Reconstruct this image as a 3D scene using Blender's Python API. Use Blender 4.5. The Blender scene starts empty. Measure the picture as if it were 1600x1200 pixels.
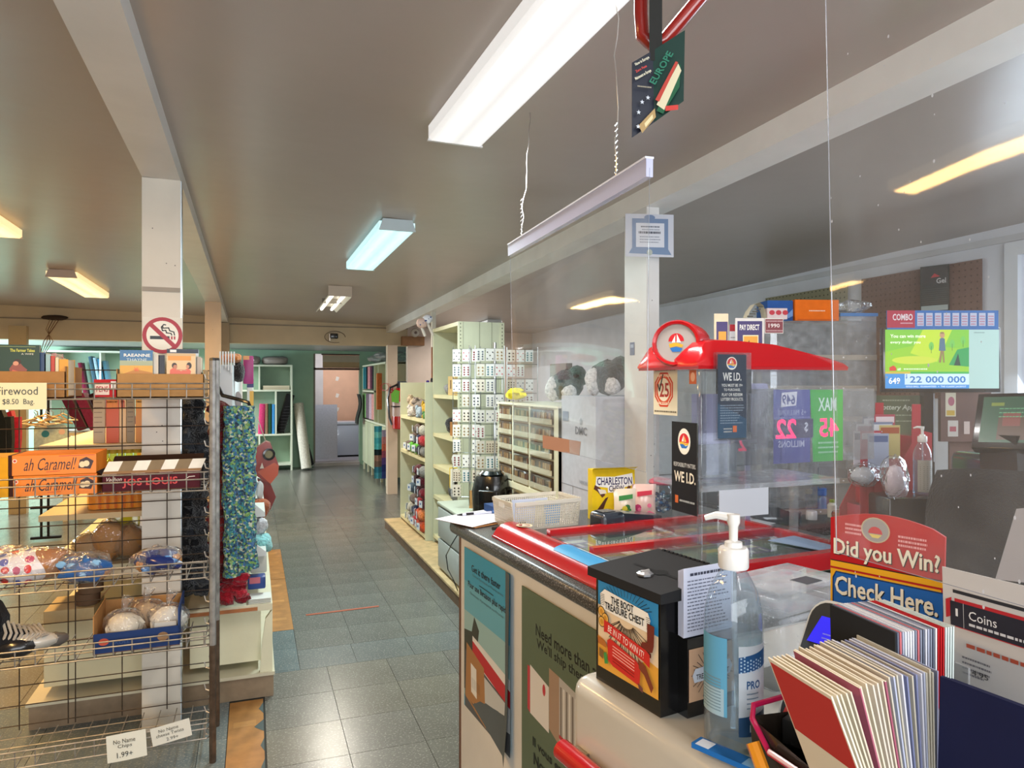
import bpy, bmesh, math, random
from mathutils import Vector, Matrix
random.seed(7)
S=bpy.context.scene; COL=S.collection
R=math.radians; PI=math.pi
# ---------------------------------------------------------------- camera, world, exposure
TH=R(20.2); EYE=1.45; F=1100.0
cam=bpy.data.cameras.new('camera'); cam.sensor_width=36; cam.lens=36*F/1600; cam.clip_start=.02; cam.clip_end=100
co=bpy.data.objects.new('camera',cam); COL.objects.link(co); co.location=(0,0,EYE); co.rotation_euler=(R(90),0,-TH); S.camera=co
vs=S.view_settings; vs.view_transform='Standard'; vs.look='None'; vs.gamma=1; vs.use_curve_mapping=False; vs.exposure=-0.25
w=bpy.data.worlds.new('world'); S.world=w; w.use_nodes=True
bg=w.node_tree.nodes['Background']; bg.inputs[0].default_value=(.75,.87,1,1); bg.inputs[1].default_value=1.6
def area(name,loc,rot,sx,sy,power,col):
    l=bpy.data.lights.new(name,'AREA'); l.shape='RECTANGLE'; l.size=sx; l.size_y=sy; l.energy=power; l.color=col
    o=bpy.data.objects.new(name,l); COL.objects.link(o); o.location=loc; o.rotation_euler=rot; return o
# daylight coming in at the shop windows (front wall behind the counter end, right wall, back room)
area('daylight_front',(-.1,-1.93,1.45),(R(86),0,R(-4)),4.0,1.35,150,(.94,.97,1.0))
area('daylight_right',(3.70,1.76,1.53),(R(48),0,R(90)),1.45,1.1,52,(.72,.86,1.0))
area('daylight_back',(-4.42,11.1,1.35),(R(80),0,R(-90)),1.7,.85,240,(.78,.92,1.0))
area('fill_store_room',(1.45,13.05,1.98),(R(62),0,0),.8,.2,15,(.85,.90,1.0))  # no window here: light added above the doorway, aimed at the freezer front

# ---------------------------------------------------------------- where a ray of the survey photo meets the room
def ray(px,py):
    u=(px-800)/F; v=(600-py)/F
    return Vector((math.sin(TH)+u*math.cos(TH), math.cos(TH)-u*math.sin(TH), v))
O=Vector((0,0,EYE))
def P(px,py,D): return O+ray(px,py)*D
def PA(px,py,a): r=ray(px,py); return O+r*(a/r.x)
def PB(px,py,b): r=ray(px,py); return O+r*(b/r.y)
def PZ(px,py,z): r=ray(px,py); return O+r*((z-EYE)/r.z)

# ---------------------------------------------------------------- materials
def lin(h):
    if isinstance(h,(tuple,list)): return tuple(h[:3])
    h=h.lstrip('#'); o=[]
    if len(h)==3: h=''.join(c*2 for c in h)
    for i in (0,2,4):
        c=int(h[i:i+2],16)/255; o.append(c/12.92 if c<=.04045 else ((c+.055)/1.055)**2.4)
    return tuple(o)
MATS={}
def newmat(key,rough=.6,metal=0,spec=.5,bump=None,var=.0,vscale=20,em=0,coat=0,sheen=0):
    m=bpy.data.materials.new(key); m.use_nodes=True; n=m.node_tree; N=n.nodes; L=n.links
    b=N['Principled BSDF']; a=N.new('ShaderNodeVertexColor'); a.layer_name='Col'
    src=a.outputs['Color']
    if var>0:
        tc=N.new('ShaderNodeTexCoord'); no=N.new('ShaderNodeTexNoise'); no.inputs['Scale'].default_value=vscale; no.inputs['Detail'].default_value=4
        L.new(tc.outputs['Object'],no.inputs['Vector'])
        mr=N.new('ShaderNodeMapRange'); mr.inputs[1].default_value=.3; mr.inputs[2].default_value=.7; mr.inputs[3].default_value=1-var; mr.inputs[4].default_value=1+var*.5
        L.new(no.outputs['Fac'],mr.inputs[0])
        mx=N.new('ShaderNodeVectorMath'); mx.operation='SCALE'; L.new(src,mx.inputs[0]); L.new(mr.outputs[0],mx.inputs['Scale']); src=mx.outputs[0]
    L.new(src,b.inputs['Base Color'])
    b.inputs['Roughness'].default_value=rough; b.inputs['Metallic'].default_value=metal; b.inputs['Specular IOR Level'].default_value=spec
    if coat: b.inputs['Coat Weight'].default_value=coat; b.inputs['Coat Roughness'].default_value=.08
    if sheen: b.inputs['Sheen Weight'].default_value=sheen
    if em: L.new(a.outputs['Color'],b.inputs['Emission Color']); b.inputs['Emission Strength'].default_value=em
    if bump:
        tc=N.new('ShaderNodeTexCoord'); no=N.new('ShaderNodeTexNoise'); no.inputs['Scale'].default_value=bump[0]; no.inputs['Detail'].default_value=3
        bp=N.new('ShaderNodeBump'); bp.inputs['Strength'].default_value=bump[1]; bp.inputs['Distance'].default_value=bump[2]
        L.new(tc.outputs['Object'],no.inputs['Vector']); L.new(no.outputs['Fac'],bp.inputs['Height']); L.new(bp.outputs[0],b.inputs['Normal'])
    MATS[key]=m; return m
newmat('matte',.85,spec=.3,var=.06,vscale=6)
newmat('paint',.42,bump=(60,.15,.002),var=.07,vscale=5)
newmat('ceil',.30,bump=(2.2,.25,.03),var=.05,vscale=1.5)
newmat('wood',.6,var=.25,vscale=14)
newmat('gloss',.22,coat=.4)
newmat('print',.38,spec=.4)
newmat('paper',.8,spec=.3)
newmat('metal',.28,metal=1)
newmat('rusty',.45,metal=.7,var=.4,vscale=30)
newmat('cloth',.95,spec=.1,bump=(180,.6,.004),var=.2,vscale=40,sheen=.2)
newmat('fluff',1,spec=.05,bump=(110,1,.012),var=.45,vscale=60,sheen=.3)
newmat('card',.75,spec=.25,var=.08,vscale=30)
newmat('screen',.3,em=.5)
newmat('led',.4,em=2.2)
# floor tile: tile colour with fine light and dark flecks, waxed
def tilemat():
    m=newmat('tile',.26,bump=(7,.12,.01)); n=m.node_tree; N=n.nodes; L=n.links; b=N['Principled BSDF']
    src=[l.from_socket for l in L if l.to_socket==b.inputs['Base Color']][0]
    tc=N.new('ShaderNodeTexCoord'); mp=N.new('ShaderNodeMapping'); mp.inputs['Scale'].default_value=(1,2.2,1)
    L.new(tc.outputs['Object'],mp.inputs[0])
    no=N.new('ShaderNodeTexNoise'); no.inputs['Scale'].default_value=95; no.inputs['Detail'].default_value=3; L.new(mp.outputs[0],no.inputs['Vector'])
    cr=N.new('ShaderNodeMapRange'); cr.inputs[1].default_value=.60; cr.inputs[2].default_value=.64; cr.inputs[3].default_value=0; cr.inputs[4].default_value=.8; L.new(no.outputs['Fac'],cr.inputs[0])
    mx=N.new('ShaderNodeMix'); mx.data_type='RGBA'; L.new(cr.outputs[0],mx.inputs[0]); L.new(src,mx.inputs[6]); mx.inputs[7].default_value=(.42,.41,.36,1)
    n2=N.new('ShaderNodeTexNoise'); n2.inputs['Scale'].default_value=3; L.new(tc.outputs['Object'],n2.inputs['Vector'])
    m2=N.new('ShaderNodeMapRange'); m2.inputs[1].default_value=.3; m2.inputs[2].default_value=.7; m2.inputs[3].default_value=.8; m2.inputs[4].default_value=1.12; L.new(n2.outputs['Fac'],m2.inputs[0])
    vm=N.new('ShaderNodeVectorMath'); vm.operation='SCALE'; L.new(mx.outputs[2],vm.inputs[0]); L.new(m2.outputs[0],vm.inputs['Scale']); L.new(vm.outputs[0],b.inputs['Base Color'])
tilemat()
def knitmat(key,cols,scale,em=0):
    m=newmat(key,1,spec=.05,bump=(150,1,.02),sheen=.3); n=m.node_tree; N=n.nodes; L=n.links; b=N['Principled BSDF']
    tc=N.new('ShaderNodeTexCoord'); vo=N.new('ShaderNodeTexVoronoi'); vo.inputs['Scale'].default_value=scale; L.new(tc.outputs['Object'],vo.inputs['Vector'])
    sp=N.new('ShaderNodeSeparateColor'); L.new(vo.outputs['Color'],sp.inputs[0]); cr=N.new('ShaderNodeValToRGB'); cr.color_ramp.interpolation='CONSTANT'
    e=cr.color_ramp.elements
    for i,c in enumerate(cols):
        q=e[i] if i<2 else e.new(i/len(cols)); q.position=i/len(cols); q.color=(*lin(c),1)
    L.new(sp.outputs[0],cr.inputs[0]); L.new(cr.outputs[0],b.inputs['Base Color'])
knitmat('knit',['#2f6f86','#1f3f5c','#4a7fb8','#7fae5a','#2a5a74','#56a8a4','#3c8f9c','#9ac07a','#d9e0c0'],110)
# black laminate with pale specks
def granite():
    m=newmat('laminate',.3); n=m.node_tree; N=n.nodes; L=n.links; b=N['Principled BSDF']
    tc=N.new('ShaderNodeTexCoord'); no=N.new('ShaderNodeTexNoise'); no.inputs['Scale'].default_value=260; L.new(tc.outputs['Object'],no.inputs['Vector'])
    cr=N.new('ShaderNodeMapRange'); cr.inputs[1].default_value=.52; cr.inputs[2].default_value=.66; L.new(no.outputs['Fac'],cr.inputs[0])
    mx=N.new('ShaderNodeMix'); mx.data_type='RGBA'; L.new(cr.outputs[0],mx.inputs[0]); mx.inputs[6].default_value=(.035,.035,.034,1); mx.inputs[7].default_value=(.26,.25,.24,1); L.new(mx.outputs[2],b.inputs['Base Color'])
granite()
# clear sheet plastic: thin, see-through, mirror-like at its surface, a little dust on it
def clear(key,dust=.05,refl=1.0,rough=.02,tint=(1,1,1),bump=None,dscale=30):
    m=bpy.data.materials.new(key); m.use_nodes=True; n=m.node_tree; N=n.nodes; L=n.links
    for x in list(N): N.remove(x)
    out=N.new('ShaderNodeOutputMaterial'); tr=N.new('ShaderNodeBsdfTransparent'); tr.inputs[0].default_value=(*tint,1)
    gl=N.new('ShaderNodeBsdfGlossy'); gl.inputs['Roughness'].default_value=rough
    fr=N.new('ShaderNodeFresnel'); ge=N.new('ShaderNodeNewGeometry'); im=N.new('ShaderNodeMapRange'); im.inputs[3].default_value=1.49; im.inputs[4].default_value=1/1.49
    L.new(ge.outputs['Backfacing'],im.inputs[0]); L.new(im.outputs[0],fr.inputs[0])
    mu=N.new('ShaderNodeMath'); mu.operation='MULTIPLY'; mu.inputs[1].default_value=refl; L.new(fr.outputs[0],mu.inputs[0])
    m1=N.new('ShaderNodeMixShader'); L.new(mu.outputs[0],m1.inputs[0]); L.new(tr.outputs[0],m1.inputs[1]); L.new(gl.outputs[0],m1.inputs[2])
    df=N.new('ShaderNodeBsdfDiffuse'); df.inputs[0].default_value=(.8,.82,.85,1)
    tc=N.new('ShaderNodeTexCoord'); no=N.new('ShaderNodeTexNoise'); no.inputs['Scale'].default_value=dscale; no.inputs['Detail'].default_value=5; L.new(tc.outputs['Object'],no.inputs['Vector'])
    cr=N.new('ShaderNodeMapRange'); cr.inputs[1].default_value=.35; cr.inputs[2].default_value=.75; cr.inputs[3].default_value=dust*.7; cr.inputs[4].default_value=dust*1.6; L.new(no.outputs['Fac'],cr.inputs[0])
    m2=N.new('ShaderNodeMixShader'); L.new(cr.outputs[0],m2.inputs[0]); L.new(m1.outputs[0],m2.inputs[1]); L.new(df.outputs[0],m2.inputs[2])
    L.new(m2.outputs[0],out.inputs[0])
    if bump:
        nb=N.new('ShaderNodeTexNoise'); nb.inputs['Scale'].default_value=bump[0]; L.new(tc.outputs['Object'],nb.inputs['Vector'])
        bp=N.new('ShaderNodeBump'); bp.inputs['Strength'].default_value=bump[1]; bp.inputs['Distance'].default_value=bump[2]; L.new(nb.outputs['Fac'],bp.inputs['Height'])
        L.new(bp.outputs[0],gl.inputs['Normal']); L.new(bp.outputs[0],fr.inputs['Normal'])
    MATS[key]=m
clear('hung',dust=.09,refl=1.1,rough=.03,bump=(2.5,.10,.01),dscale=9)
clear('acrylic',dust=.012,refl=1.2,tint=(.97,.98,.99))
clear('greyclear',dust=.16,refl=1,rough=.1,tint=(.75,.75,.74))
clear('film',dust=.06,refl=2.2,rough=.08,bump=(35,1,.02))
clear('gel',dust=.05,refl=1,rough=.05,tint=(.82,.90,.95))
clear('frost',dust=.20,refl=1,rough=.18,tint=(.95,.98,1))
clear('glasstop',dust=.015,refl=1.2,rough=.02,tint=(.9,.95,.92))
clear('cyanclear',dust=.1,refl=2,rough=.08,tint=(.25,.6,.9))
clear('amber',dust=.04,refl=1.3,rough=.05,tint=(.97,.78,.30),bump=(30,.5,.01))

# ---------------------------------------------------------------- mesh builder
class MB:
    def __init__(s,mat='paint'): s.v=[];s.f=[];s.c=[];s.k=[];s.M=Matrix();s.d=mat
    def add(s,vs,fs,col,mat=None):
        n=len(s.v); M=s.M
        s.v+= [tuple(M@Vector(p)) for p in vs]
        cl=lin(col); mk=mat or s.d
        for f in fs: s.f.append([i+n for i in f]); s.c.append(cl); s.k.append(mk)
        return s
    def box(s,x0,x1,y0,y1,z0,z1,col,mat=None):
        return s.add([(x0,y0,z0),(x1,y0,z0),(x1,y1,z0),(x0,y1,z0),(x0,y0,z1),(x1,y0,z1),(x1,y1,z1),(x0,y1,z1)],
            [(3,2,1,0),(4,5,6,7),(0,1,5,4),(1,2,6,5),(2,3,7,6),(3,0,4,7)],col,mat)
    def rbox(s,x0,x1,y0,y1,z0,z1,r,col,mat=None,seg=2,axis=None):
        bm=bmesh.new(); bmesh.ops.create_cube(bm,size=1)
        for v in bm.verts: v.co=Vector(((x0+x1)/2+v.co.x*(x1-x0),(y0+y1)/2+v.co.y*(y1-y0),(z0+z1)/2+v.co.z*(z1-z0)))
        es=list(bm.edges)
        if axis is not None: es=[e for e in es if abs((e.verts[0].co-e.verts[1].co).normalized()[axis])>.9]
        bmesh.ops.bevel(bm,geom=es,offset=r,segments=seg,profile=.5,affect='EDGES')
        vs=[v.co.copy() for v in bm.verts]; bm.verts.index_update(); fs=[[v.index for v in f.verts] for f in bm.faces]; bm.free()
        return s.add(vs,fs,col,mat)
    def bar(s,p0,p1,wd,ht,col,mat=None,up=(0,0,1)):
        p0=Vector(p0);p1=Vector(p1); d=(p1-p0); d.normalize(); u=Vector(up); sd=d.cross(u)
        if sd.length<1e-4: sd=d.cross(Vector((1,0,0)))
        sd.normalize(); u=sd.cross(d); a=sd*wd/2; b=u*ht/2
        return s.add([p0-a-b,p0+a-b,p0+a+b,p0-a+b,p1-a-b,p1+a-b,p1+a+b,p1-a+b],[(3,2,1,0),(4,5,6,7),(0,1,5,4),(1,2,6,5),(2,3,7,6),(3,0,4,7)],col,mat)
    def tube(s,pts,r,col,mat=None,n=6,r1=None,cap=True):
        pts=[Vector(p) for p in pts]; vs=[];fs=[]; m=len(pts); prev=None
        for i,p in enumerate(pts):
            d=(pts[min(i+1,m-1)]-pts[max(i-1,0)]).normalized()
            ref=Vector((0,0,1)) if abs(d.z)<.9 else Vector((1,0,0))
            if prev is not None and (prev-d*prev.dot(d)).length>.1: a=(prev-d*prev.dot(d)).normalized()
            else: a=d.cross(ref).normalized()
            prev=a; b=d.cross(a); rr=r if r1 is None else r+(r1-r)*i/(m-1)
            for k in range(n):
                t=2*PI*k/n; vs.append(p+a*math.cos(t)*rr+b*math.sin(t)*rr)
        for i in range(m-1):
            for k in range(n): fs.append((i*n+k,i*n+(k+1)%n,(i+1)*n+(k+1)%n,(i+1)*n+k))
        if cap: fs.append(list(range(n))[::-1]); fs.append([(m-1)*n+k for k in range(n)])
        return s.add(vs,fs,col,mat)
    def lathe(s,prof,col,mat=None,n=20,c=(0,0,0),sx=1,sy=1,cap=True):
        vs=[];fs=[]; m=len(prof)
        for r,z in prof:
            for k in range(n): t=2*PI*k/n; vs.append((c[0]+r*sx*math.cos(t),c[1]+r*sy*math.sin(t),c[2]+z))
        for i in range(m-1):
            for k in range(n): fs.append((i*n+k,i*n+(k+1)%n,(i+1)*n+(k+1)%n,(i+1)*n+k))
        if cap:
            if prof[0][0]>1e-5: fs.append(list(range(n))[::-1])
            if prof[-1][0]>1e-5: fs.append([(m-1)*n+k for k in range(n)])
        return s.add(vs,fs,col,mat)
    def prism(s,poly,z0,z1,col,mat=None):
        n=len(poly); vs=[(x,y,z0) for x,y in poly]+[(x,y,z1) for x,y in poly]
        fs=[list(range(n))[::-1],list(range(n,2*n))]+[(i,(i+1)%n,n+(i+1)%n,n+i) for i in range(n)]
        return s.add(vs,fs,col,mat)
    def plate(s,poly,y0,y1,col,mat=None):   # polygon in x-z, thick along y
        n=len(poly); vs=[(x,y0,z) for x,z in poly]+[(x,y1,z) for x,z in poly]
        fs=[list(range(n)),list(range(n,2*n))[::-1]]+[((i+1)%n,i,n+i,n+(i+1)%n) for i in range(n)]
        return s.add(vs,fs,col,mat)
    def blob(s,c,r,col,mat=None,n=10,m=7,amp=.12,seed=0,flat=None,pw=1.0):
        rn=random.Random(seed); ph=[rn.uniform(0,6.28) for _ in range(6)]; vs=[];fs=[]
        for i in range(m+1):
            t=PI*i/m
            for k in range(n):
                u=2*PI*k/n; k1=1+amp*(math.sin(3*u+ph[0]+2*t)*.5+math.sin(2*u+ph[1]-3*t)*.5+math.sin(5*u+4*t+ph[2])*.35)
                sx=math.sin(t)*math.cos(u); sy=math.sin(t)*math.sin(u); sz=math.cos(t)
                if pw!=1: sx,sy,sz=[math.copysign(abs(q)**pw,q) for q in (sx,sy,sz)]
                x,y,z=c[0]+sx*r[0]*k1,c[1]+sy*r[1]*k1,c[2]+sz*r[2]*(1+(k1-1)*.5)
                if flat is not None: z=max(z,flat)
                vs.append((x,y,z))
        for i in range(m):
            for k in range(n): fs.append((i*n+k,(i+1)*n+k,(i+1)*n+(k+1)%n,i*n+(k+1)%n))
        return s.add(vs,fs,col,mat)
    def grid(s,fn,nu,nv,col,mat=None):      # fn(u,v) -> point ; single sheet
        vs=[fn(i/nu,j/nv) for j in range(nv+1) for i in range(nu+1)]
        fs=[(j*(nu+1)+i,j*(nu+1)+i+1,(j+1)*(nu+1)+i+1,(j+1)*(nu+1)+i) for j in range(nv) for i in range(nu)]
        return s.add(vs,fs,col,mat)
    def build(s,name,parent=None,loc=(0,0,0),rz=0,smooth=True,ang=38):
        me=bpy.data.meshes.new(name); me.from_pydata(s.v,[],s.f); 
        ks=sorted(set(s.k)); 
        for k in ks: me.materials.append(MATS[k])
        ix={k:i for i,k in enumerate(ks)}
        me.polygons.foreach_set('material_index',[ix[k] for k in s.k])
        ca=me.color_attributes.new('Col','FLOAT_COLOR','CORNER'); cl=[]
        for f,c in zip(s.f,s.c): cl+= [c[0],c[1],c[2],1.0]*len(f)
        ca.data.foreach_set('color',cl)
        if smooth:
            me.shade_smooth(); me.set_sharp_from_angle(angle=R(ang))
        me.update(); o=bpy.data.objects.new(name,me); COL.objects.link(o)
        if parent: o.parent=parent
        o.location=loc; o.rotation_euler=(0,0,rz) if not isinstance(rz,tuple) else rz
        return o
# flat print: everything drawn on a plane in its own metres, stacked a fraction of a millimetre apart
TXT={}
def textmesh(t,bold):
    k=(t,bold)
    if k not in TXT:
        cu=bpy.data.curves.new('t','FONT'); cu.body=t; cu.size=1; cu.resolution_u=2; cu.offset=.02 if bold else 0
        ob=bpy.data.objects.new('t',cu); COL.objects.link(ob); bpy.context.view_layer.update()
        me=bpy.data.meshes.new_from_object(ob.evaluated_get(bpy.context.evaluated_depsgraph_get()))
        vs=[v.co.copy() for v in me.vertices]; fs=[list(p.vertices) for p in me.polygons]
        bpy.data.objects.remove(ob); bpy.data.curves.remove(cu); bpy.data.meshes.remove(me)
        xs=[v.x for v in vs]; ys=[v.y for v in vs]
        TXT[k]=(vs,fs,min(xs),max(xs),min(ys),max(ys))
    return TXT[k]
class Gfx:
    def __init__(s,w,h,o=(0,0,0),mat='print',back=None): s.m=MB(mat); s.z=0.0004; s.w=w; s.h=h; s.st=.00005; s.wrap=None
    def put(s,pts,fs,col,mat=None):
        s.z+=s.st; s.m.add([(x,-s.z,y) for x,y in pts],fs,col,mat)
    def rect(s,x0,y0,x1,y1,col,mat=None): s.put([(x0,y0),(x1,y0),(x1,y1),(x0,y1)],[(0,1,2,3)],col,mat); return s
    def poly(s,pts,col,mat=None): s.put(pts,[list(range(len(pts)))],col,mat); return s
    def disc(s,cx,cy,rx,ry,col,n=22,mat=None,rot=0):
        return s.poly([(cx+rx*math.cos(t)*math.cos(rot)-ry*math.sin(t)*math.sin(rot),cy+rx*math.cos(t)*math.sin(rot)+ry*math.sin(t)*math.cos(rot)) for t in [2*PI*i/n for i in range(n)]],col,mat)
    def ring(s,cx,cy,r,wd,col,n=28,ry=None):
        ry=ry or r; k=(r-wd)/r; o=[(cx+r*math.cos(2*PI*i/n),cy+ry*math.sin(2*PI*i/n)) for i in range(n)]; q=[(cx+(r-wd)*math.cos(2*PI*i/n),cy+(ry-wd)*math.sin(2*PI*i/n)) for i in range(n)]
        s.put(o+q,[(i,(i+1)%n,n+(i+1)%n,n+i) for i in range(n)],col); return s
    def line(s,pts,wd,col):
        vs=[];fs=[]
        for (a,b) in zip(pts[:-1],pts[1:]):
            d=Vector((b[0]-a[0],b[1]-a[1])); 
            if d.length<1e-6: continue
            d.normalize(); nx,ny=-d.y*wd/2,d.x*wd/2; i=len(vs); ex,ey=d.x*wd*.3,d.y*wd*.3
            vs+=[(a[0]-nx-ex,a[1]-ny-ey),(b[0]-nx+ex,b[1]-ny+ey),(b[0]+nx+ex,b[1]+ny+ey),(a[0]+nx-ex,a[1]+ny-ey)]; fs.append((i,i+1,i+2,i+3))
        s.put(vs,fs,col); return s
    def text(s,t,x,y,w,h,col,bold=False,rot=0,shear=0,mirror=False,mat=None):
        vs,fs,x0,x1,y0,y1=textmesh(t,bold); sx=w/(x1-x0); sy=h/(y1-y0); out=[]
        for v in vs:
            a=(v.x-x0)*sx; b=(v.y-y0)*sy; 
            if mirror: a=w-a
            a+=shear*b; out.append((x+a*math.cos(rot)-b*math.sin(rot), y+a*math.sin(rot)+b*math.cos(rot)))
        if mirror: fs=[f[::-1] for f in fs]
        s.put(out,fs,col,mat); return s
    def lines(s,x0,x1,ytop,n,dy,th,col,jit=.25,seed=1):   # rows of small print
        rn=random.Random(seed); vs=[];fs=[]
        for i in range(n):
            y=ytop-i*dy; x=x0; end=x1-(x1-x0)*rn.random()*jit
            while x<end:
                l=min(rn.uniform(.03,.1)*(x1-x0),end-x); k=len(vs); vs+=[(x,y),(x+l,y),(x+l,y+th),(x,y+th)]; fs.append((k,k+1,k+2,k+3)); x+=l+(x1-x0)*.018
        s.put(vs,fs,col); return s
    def build(s,parent,name='print',loc=(0,0,0),rz=0): return s.m.build(name,parent,loc,rz,smooth=False)
def emblem(g,cx,cy,r,disc='#d9d3c6'):   # round lottery emblem: red sky, white sail, yellow-green and blue waves
    g.disc(cx,cy,r,r,'#f1ead8'); g.poly([(cx+r*.86*math.cos(t),cy+r*.86*math.sin(t)) for t in [R(a) for a in range(-10,191,20)]],'#d3252b')
    g.poly([(cx-r*.84,cy-.12*r),(cx-.3*r,cy-.02*r),(cx+.3*r,cy-.2*r),(cx+.84*r,cy-.06*r),(cx+.7*r,cy-.35*r),(cx,cy-.42*r),(cx-.6*r,cy-.4*r)],'#e3b13a')
    g.poly([(cx-.75*r,cy-.32*r),(cx-.2*r,cy-.28*r),(cx+.3*r,cy-.48*r),(cx+.72*r,cy-.35*r),(cx+.4*r,cy-.7*r),(cx-.4*r,cy-.72*r)],'#2b6fb5')
    g.poly([(cx-.05*r,cy+.72*r),(cx-.05*r,cy-.02*r),(cx-.42*r,cy+.02*r)],'#f6efe0'); g.poly([(cx+.05*r,cy+.6*r),(cx+.05*r,cy-.05*r),(cx+.4*r,cy-.02*r)],'#f6c35c')

# ---------------------------------------------------------------- things
def tag(o,label=None,cat=None,group=None,kind=None):
    if label: o['label']=label
    if cat: o['category']=cat
    if group: o['group']=group
    if kind: o['kind']=kind
    return o
def thing(name,label,cat,loc=(0,0,0),rz=0,group=None):
    o=bpy.data.objects.new(name,None); COL.objects.link(o); o.location=loc; o.rotation_euler=(0,0,rz) if not isinstance(rz,tuple) else rz
    o.empty_display_size=.1; return tag(o,label,cat,group)
def one(m,name,label,cat,loc=(0,0,0),rz=0,group=None,**k): return tag(m.build(name,None,loc,rz,**k),label,cat,group)
def st(m,name,parent=None,loc=(0,0,0),rz=0,**k):
    o=m.build(name,parent,loc,rz,**k)
    if not parent: o['kind']='structure'
    return o
# ================================================================= THE SETTING
def C(a,b): return 2.435-.0185*(b*.9385+a*.3453)-.02*(a+.3)
XL,XR,YF,YM,YB=-4.5,3.75,-2.0,9.36,12.84
ft=.3048
# floor: slab, every nearby tile a piece of its own, farther tiles joined
fl=st(MB('matte').box(XL-.1,XR+.1,YF-.1,YB+.02,-.12,-.004,'#3a3a36'),'floor',smooth=False)
near=MB('tile').box(.0012,ft-.0012,.0012,ft-.0012,-.004,0,'#a9a799'); nmesh={}
def tile_obj(x0,x1,y0,y1,col):
    key=(round(x1-x0,3),round(y1-y0,3),col)
    if key not in nmesh:
        m=MB('tile'); w_,h_=x1-x0,y1-y0; e=.0011
        m.box(e,w_-e,e,h_-e,-.0035,0,col); o=m.build('tile',fl,(x0,y0,0),smooth=False); nmesh[key]=o.data; return o
    o=bpy.data.objects.new('tile',nmesh[key]); COL.objects.link(o); o.parent=fl; o.location=(x0,y0,0); return o
NC=['#6b6b64','#6e6d66','#696862','#706e64']; FC=['#696c67','#6b6e69','#676a65','#6d6f69']
rt=random.Random(3)
stuff=MB('tile')
def lay(x0,y0,x1,y1,offx,offy,cols,single):
    x=offx+math.floor((x0-offx)/ft)*ft
    while x<x1-1e-4:
        y=offy+math.floor((y0-offy)/ft)*ft
        while y<y1-1e-4:
            a0,a1,b0,b1=max(x,x0),min(x+ft,x1),max(y,y0),min(y+ft,y1)
            if a1-a0>.01 and b1-b0>.01:
                c=rt.choice(cols)
                if single: tile_obj(a0,a1,b0,b1,c)
                else: stuff.box(a0+.0011,a1-.0011,b0+.0011,b1-.0011,-.0035,0,c)
            y+=ft
        x+=ft
lay(.043,1.9,1.3,3.72,.355,3.72,NC,True)
lay(-1.5,1.9,-.1,3.72,.1,3.72,['#6a7476','#6e7879'],True)
lay(.225,3.72,1.3,4.0,.51,4.0,['#686e6c','#6c726e'],True)
lay(.225,4.0,1.95,7.2,.53,4.0,FC,True)
lay(.225,7.2,XR,YM+.2,.53,4.0,FC,False)
lay(-.09,3.72,.225,4.35,-.08,3.74,['#5f6f72','#637274'],True)
lay(XL,3.72,-.09,YB,.53,4.0,['#7d7868','#797465'],False)
lay(-.09,6.5,.225,YB,.53,4.0,FC,False); lay(.225,YM+.2,XR,YB,.53,4.0,FC,False)
lay(XL,YF,-1.5,3.72,.1,3.72,NC,False); lay(1.3,YF,XR,4.0,.355,3.72,NC,False); lay(1.95,4.0,XR,7.2,.53,4.0,FC,False); lay(-1.5,YF,1.3,1.9,.355,3.72,NC,False)
so=stuff.build('tile_field',fl,smooth=False); so['kind']='stuff'
def ply(x0,x1,y0,y1,rag=False):
    m=MB('wood'); m.box(x0,x1,y0,y1,-.0035,.001,'#a9763c')
    for k in range(3):
        yy=y0+(y1-y0)*(k+.5)/3; m.box(x0+.02,x1-.03,yy,yy+.05,.001,.0012,'#b98547')
    if rag:
        for k in range(9):
            yy=y0+(y1-y0)*(k+.4)/9; m.add([(x1,yy-.05,.0016),(x1,yy+.06,.0016),(x1-.01-.03*rt.random(),yy,.0016)],[(0,1,2)],'#55605f','matte')
    m.build('plywood_patch',fl,smooth=False)
ply(-.098,.043,1.9,3.44,True); ply(.07,.225,4.35,5.5); ply(.07,.225,5.51,6.5)
tp=MB('matte'); tp.bar(PZ(478,961,.002),PZ(592,947,.002),.024,.0015,'#a8604a'); tp.build('tape_strip',fl,smooth=False)

# ceiling (slopes a little to the back), cross beam, lower ceiling of the back room
def slab(m,a0,a1,b0,b1,th,col,dz=0,mat=None):
    pts=[(a0,b0),(a1,b0),(a1,b1),(a0,b1)]
    vs=[(a,b,C(a,b)+dz) for a,b in pts]+[(a,b,C(a,b)+dz+th) for a,b in pts]
    m.add(vs,[(3,2,1,0),(4,5,6,7),(0,1,5,4),(1,2,6,5),(2,3,7,6),(3,0,4,7)],col,mat)
m=MB('ceil'); slab(m,XL-.1,XR+.1,YF-.1,YM+.1,.1,'#ab9f95'); ce=st(m,'ceiling',smooth=False)
for (q0,q1,a,b,ang) in ((.0,2.2,-1.9,4.9,0),(.0,2.2,.7,3.1,0),(0,2.2,2.6,4.3,0)): pass
m=MB('paint'); m.box(XL-.1,XR+.1,YM+.14,YB+.1,2.036,2.12,'#9fa5a3'); st(m,'ceiling_back',smooth=False)
m=MB('paint'); slab(m,-.434,-.288,YF,YM,.075,'#d6d2cc',-.07); st(m,'trim_1',smooth=False)
m=MB('paint'); slab(m,1.66,1.80,YF,YM,.10,'#e9e5dd',-.088); st(m,'trim_2',smooth=False)
m=MB('paint'); m.box(XL,1.949,YM,YM+.14,1.955,2.36,'#c9b48e'); m.box(XL,1.95,YM-.012,YM,2.185,2.20,'#8a7a62'); st(m,'trim_3',smooth=False)
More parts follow.
